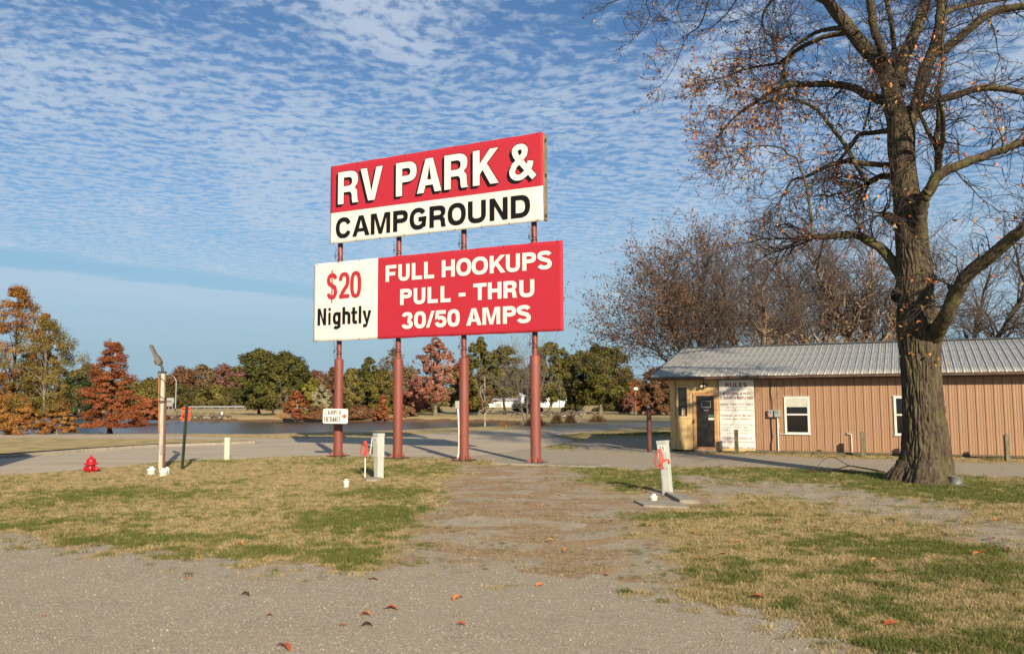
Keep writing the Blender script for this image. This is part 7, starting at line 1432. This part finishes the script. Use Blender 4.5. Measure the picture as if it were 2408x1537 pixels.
MB().box((0, 0, .62), (gw, .06, .28), bev=.02).build('rail', M['galv'], e)
for k in range(18): MB().box((-gw / 2 + gw * (k + .5) / 18, .08, .36), (.14, .12, .72)).build('post', M['wood_old'], e)
line_strip('far_road', [(-400, 962.0), (0, 961.8), (330, 961.2), (760, 960.6)], 5.0, .02, M['road'])

# ------------------------------------------------------------------ geese
goose_b = mat('goose_brown_plumage', (.16, .12, .085), .9, var=.3, vscale=12); goose_k = mat('goose_black_neck', (.012, .012, .012), .7); goose_w = mat('goose_white_plumage', (.62, .60, .55), .8)
def goose(pose):
    mb = MB(); B = [(-.36, 0, .34), (-.30, 0, .35), (-.18, 0, .34), (0, 0, .33), (.14, 0, .345), (.24, 0, .38)]; R = [.012, .055, .105, .125, .105, .06]
    mb.tube(B, R, 10, 0)
    if pose == 'up': N_ = [(.22, 0, .37), (.27, 0, .45), (.285, 0, .55), (.29, 0, .64), (.31, 0, .685), (.36, 0, .685)]
    elif pose == 'low': N_ = [(.22, 0, .37), (.31, 0, .40), (.39, 0, .34), (.44, 0, .22), (.48, 0, .12), (.52, 0, .07)]
    else: N_ = [(.22, 0, .37), (.30, 0, .42), (.35, 0, .46), (.39, 0, .49), (.43, 0, .50), (.48, 0, .49)]
    mb.tube(N_, [.055, .034, .026, .026, .038, .024], 8, 1); h_ = Vector(N_[-1]); hd = (Vector(N_[-1]) - Vector(N_[-2])).normalized(); mb.tube([h_, h_ + hd * .06], [.018, .006], 6, 1)
    c5 = Vector(N_[-2]); mb.tube([c5 + Vector((-.03, 0, -.01)), c5 + Vector((.02, 0, -.005))], [.030, .036], 6, 2)
    mb.tube([(-.33, 0, .31), (-.24, 0, .275), (-.10, 0, .245), (.0, 0, .24)], [.02, .06, .06, .02], 8, 2)
    return mb.mesh('body', [goose_b, goose_k, goose_w])
wing_me = MB().tube([(-.34, 0, .40), (-.2, 0, .40), (0, 0, .385), (.12, 0, .37)], [.01, .05, .06, .02], 6).mesh('wing', [goose_b]); leg_me = MB().tube([(0, 0, .24), (0, 0, .10), (.01, 0, 0), (.06, 0, .005)], [.012, .008, .010, .006], 5).mesh('leg', [goose_k])
body_me = {k: goose(k) for k in ('up', 'low', 'mid')}; gr_ = random.Random(4)
ORD = ['first', 'second', 'third', 'fourth', 'fifth', 'sixth', 'seventh', 'eighth', 'ninth', 'tenth', 'eleventh', 'twelfth', 'thirteenth', 'fourteenth', 'fifteenth', 'sixteenth', 'seventeenth', 'eighteenth', 'nineteenth', 'twentieth', 'twenty-first', 'twenty-second', 'twenty-third', 'twenty-fourth', 'twenty-fifth', 'twenty-sixth', 'twenty-seventh', 'twenty-eighth', 'twenty-ninth', 'thirtieth']
def flock(lst, where, grp, zf=0.0, sc=1.0):
    for i, (vx, vy) in enumerate(sorted(lst)):
        p = G(vx, vy, zf); pose = gr_.choice(['up', 'low', 'mid', 'low']); e = empty('goose', (p.x, p.y, zf), gr_.choice([0, PI]) + gr_.uniform(-.5, .5), f"goose {dict(up='with raised neck', low='grazing', mid='stretching forward')[pose]} {where}, {ORD[i]} from the left", 'goose', grp)
        e.scale = (sc, sc, sc); place(bpy.data.objects.new('body', body_me[pose]), e)
        for s2 in (-1, 1): place(bpy.data.objects.new('wing', wing_me), e, (0, s2 * .085, -.02)); place(bpy.data.objects.new('leg', leg_me), e, (.03, s2 * .05, 0))
flock([(352.6 + .1912 * x_, y_) for x_, y_ in ((235, 986.2), (268, 985.6), (297, 986.4), (330, 986), (352, 985.8), (525, 986.6), (548, 983), (592, 986.8), (602, 984), (642, 986.4), (752, 986.8), (762, 984.4), (803, 986.2), (828, 987), (832, 983.6), (868, 985), (880, 986.6), (905, 984), (957, 986.8))], 'on the island shore', 'geese on the island bank', -.25, 1.08)
flock([(999 + .15289 * x_, 881.6 + .15289 * y_) for x_, y_ in ((1415, 650), (1475, 652), (1790, 648), (1830, 655), (1880, 668), (1900, 645), (1935, 642), (1980, 645), (2010, 632), (2040, 668), (2090, 678), (2115, 672), (2145, 645), (2175, 665), (2200, 640), (2225, 612), (2290, 672))] + [(1322.3 + .1912 * x_, 793.4 + .1912 * y_) for x_, y_ in ((15, 980), (45, 975), (80, 955), (120, 950), (150, 995), (195, 980), (225, 955), (245, 970), (390, 982))], 'on the far dry lawn', 'geese on the far lawn', 0, 1.15)

# ------------------------------------------------------------------ fallen leaves
FL = [(cx_ * .49985, 1116.6 + cy_ * .49985, s_) for cx_, cy_, s_ in ((1757, 490, 1.2), (1155, 567, 1), (2152, 587, 1.2), (1837, 631, 1.3), (1722, 662, 1.2), (1725, 713, 1.1), (1268, 662, .6), (1610, 708, .6), (2167, 704, .9), (1335, 816, 1.5), (1132, 337, 1), (1402, 325, .8), (1518, 384, .8), (1785, 312, .7), (1730, 311, .7), (2213, 271, .8), (2280, 443, .9), (1383, 267, .6), (1280, 225, .7), (960, 198, .6), (930, 120, .6), (1523, 155, .6), (1577, 250, .7), (880, 490, .6), (568, 293, .6), (505, 293, .5), (445, 110, .5), (290, 122, .5), (2222, 55, .6), (1578, 120, .5), (1080, 173, .5), (205, 665, .6))]
FL += [(1203.5 + cx_ * .49985, 1116.6 + cy_ * .49985, s_) for cx_, cy_, s_ in ((70, 143, .8), (183, 125, .6), (220, 98, .8), (158, 18, 1), (470, 142, .4), (447, 203, .6), (430, 222, .8), (460, 227, .7), (527, 205, .7), (178, 312, 1), (255, 358, .8), (130, 521, 1), (440, 470, .8), (640, 255, .6), (860, 286, .8), (640, 333, .8), (1057, 328, .9), (985, 396, 1.2), (880, 405, .8), (1155, 590, 1.4), (1785, 712, 1.5), (1043, 172, .7), (925, 112, .7), (921, 134, .8), (1230, 125, .7), (1312, 166, .9), (1088, 148, .8), (1535, 130, .8), (1510, 135, .6), (1602, 130, .7), (1650, 170, .9), (1758, 110, .7), (1740, 62, .8), (1940, 129, .7), (2125, 163, .8), (1830, 243, .9), (1820, 288, .8), (1428, 253, .7), (1252, 230, .7), (2030, 290, .9), (2255, 313, 1.3), (2280, 231, 1.1), (2370, 243, .9), (1705, 418, .9), (1752, 418, .8), (2215, 373, .9), (2187, 380, 1), (1780, 470, .7), (1175, 488, .7), (1935, 320, .8), (2330, 365, .8), (1520, 50, .7), (1112, 43, .5), (1382, 40, .5), (2275, 88, .8), (2055, 88, .8))]
lr = random.Random(8); items = []
for vx, vy, s_ in FL:
    p = G(vx, vy); l_, t_, m5 = (float(a[0]) for a in surf(np.array([p.x]), np.array([p.y])))
    sf = 'gravel drive' if (l_ > 0 and vy < 1115) else 'foreground gravel' if l_ > 0 else 'worn track' if t_ > 0 else 'mossy gravel lane' if m5 > 0 else 'left lawn' if vx < 1100 else 'right lawn'
    items.append((sf, vx, vy, s_, p))
TN = ['rust red', 'orange', 'ochre', 'dark brown', 'yellow']
for sf in sorted(set(i[0] for i in items)):
    grp = sorted([i for i in items if i[0] == sf], key=lambda q: q[1])
    for k, (_, vx, vy, s_, p) in enumerate(grp):
        tone = lr.choice([0, 1, 1, 1, 0, 2, 0, 3]) if s_ < 1.3 else lr.choice([1, 1, 0]); sz = .040 * s_ * (1 + .028 * (p.y - 6)); on = 'gravel' in sf and 'lane' not in sf
        gz = float(ground_z(np.array([p.x]), np.array([p.y]))[0])
        o = bpy.data.objects.new('fallen_leaf', curled(1.0, lr.choice([.15, .4, .6]), lr.randrange(999), tone, 'fallen_leaf')); place(o, None, (p.x, p.y, gz + (.006 if on else .028)), (lr.uniform(-.25, .25), lr.uniform(-.25, .25), lr.choice([0, PI]) + lr.uniform(-.7, .7))); o.scale = (sz * 1.25, sz * 1.25, sz * .95)
        rank = f'{ORD[k]} from the left' if k < len(grp) / 2 else f'{ORD[len(grp) - 1 - k]} from the right'
        tag(o, f"{TN[tone]} curled dead leaf on the {sf}, {rank} there", 'leaf', 'fallen leaves scattered on the ground')

# made-up shed, added out of view to throw the slanting shade across the road
e = empty('shed', (-17.2, 16.8, 0), 0, 'tall grey shade caster added beyond the left edge of the picture', 'shed')
MB().box((0, 0, 2.15), (7.2, 5.4, 4.3)).build('wall', M['wood_old'], e); MB().prism([(-2.9, 0), (2.9, 0), (0, .75)], (-3.7, 0, 4.31), Vector((0, 1, 0)), Vector((0, 0, 1)), Vector((1, 0, 0)), 7.35).build('roof', M['roof'], e); MB().box((0, -2.72, 1.3), (2.4, .05, 2.6)).build('door', M['soffit'], e)
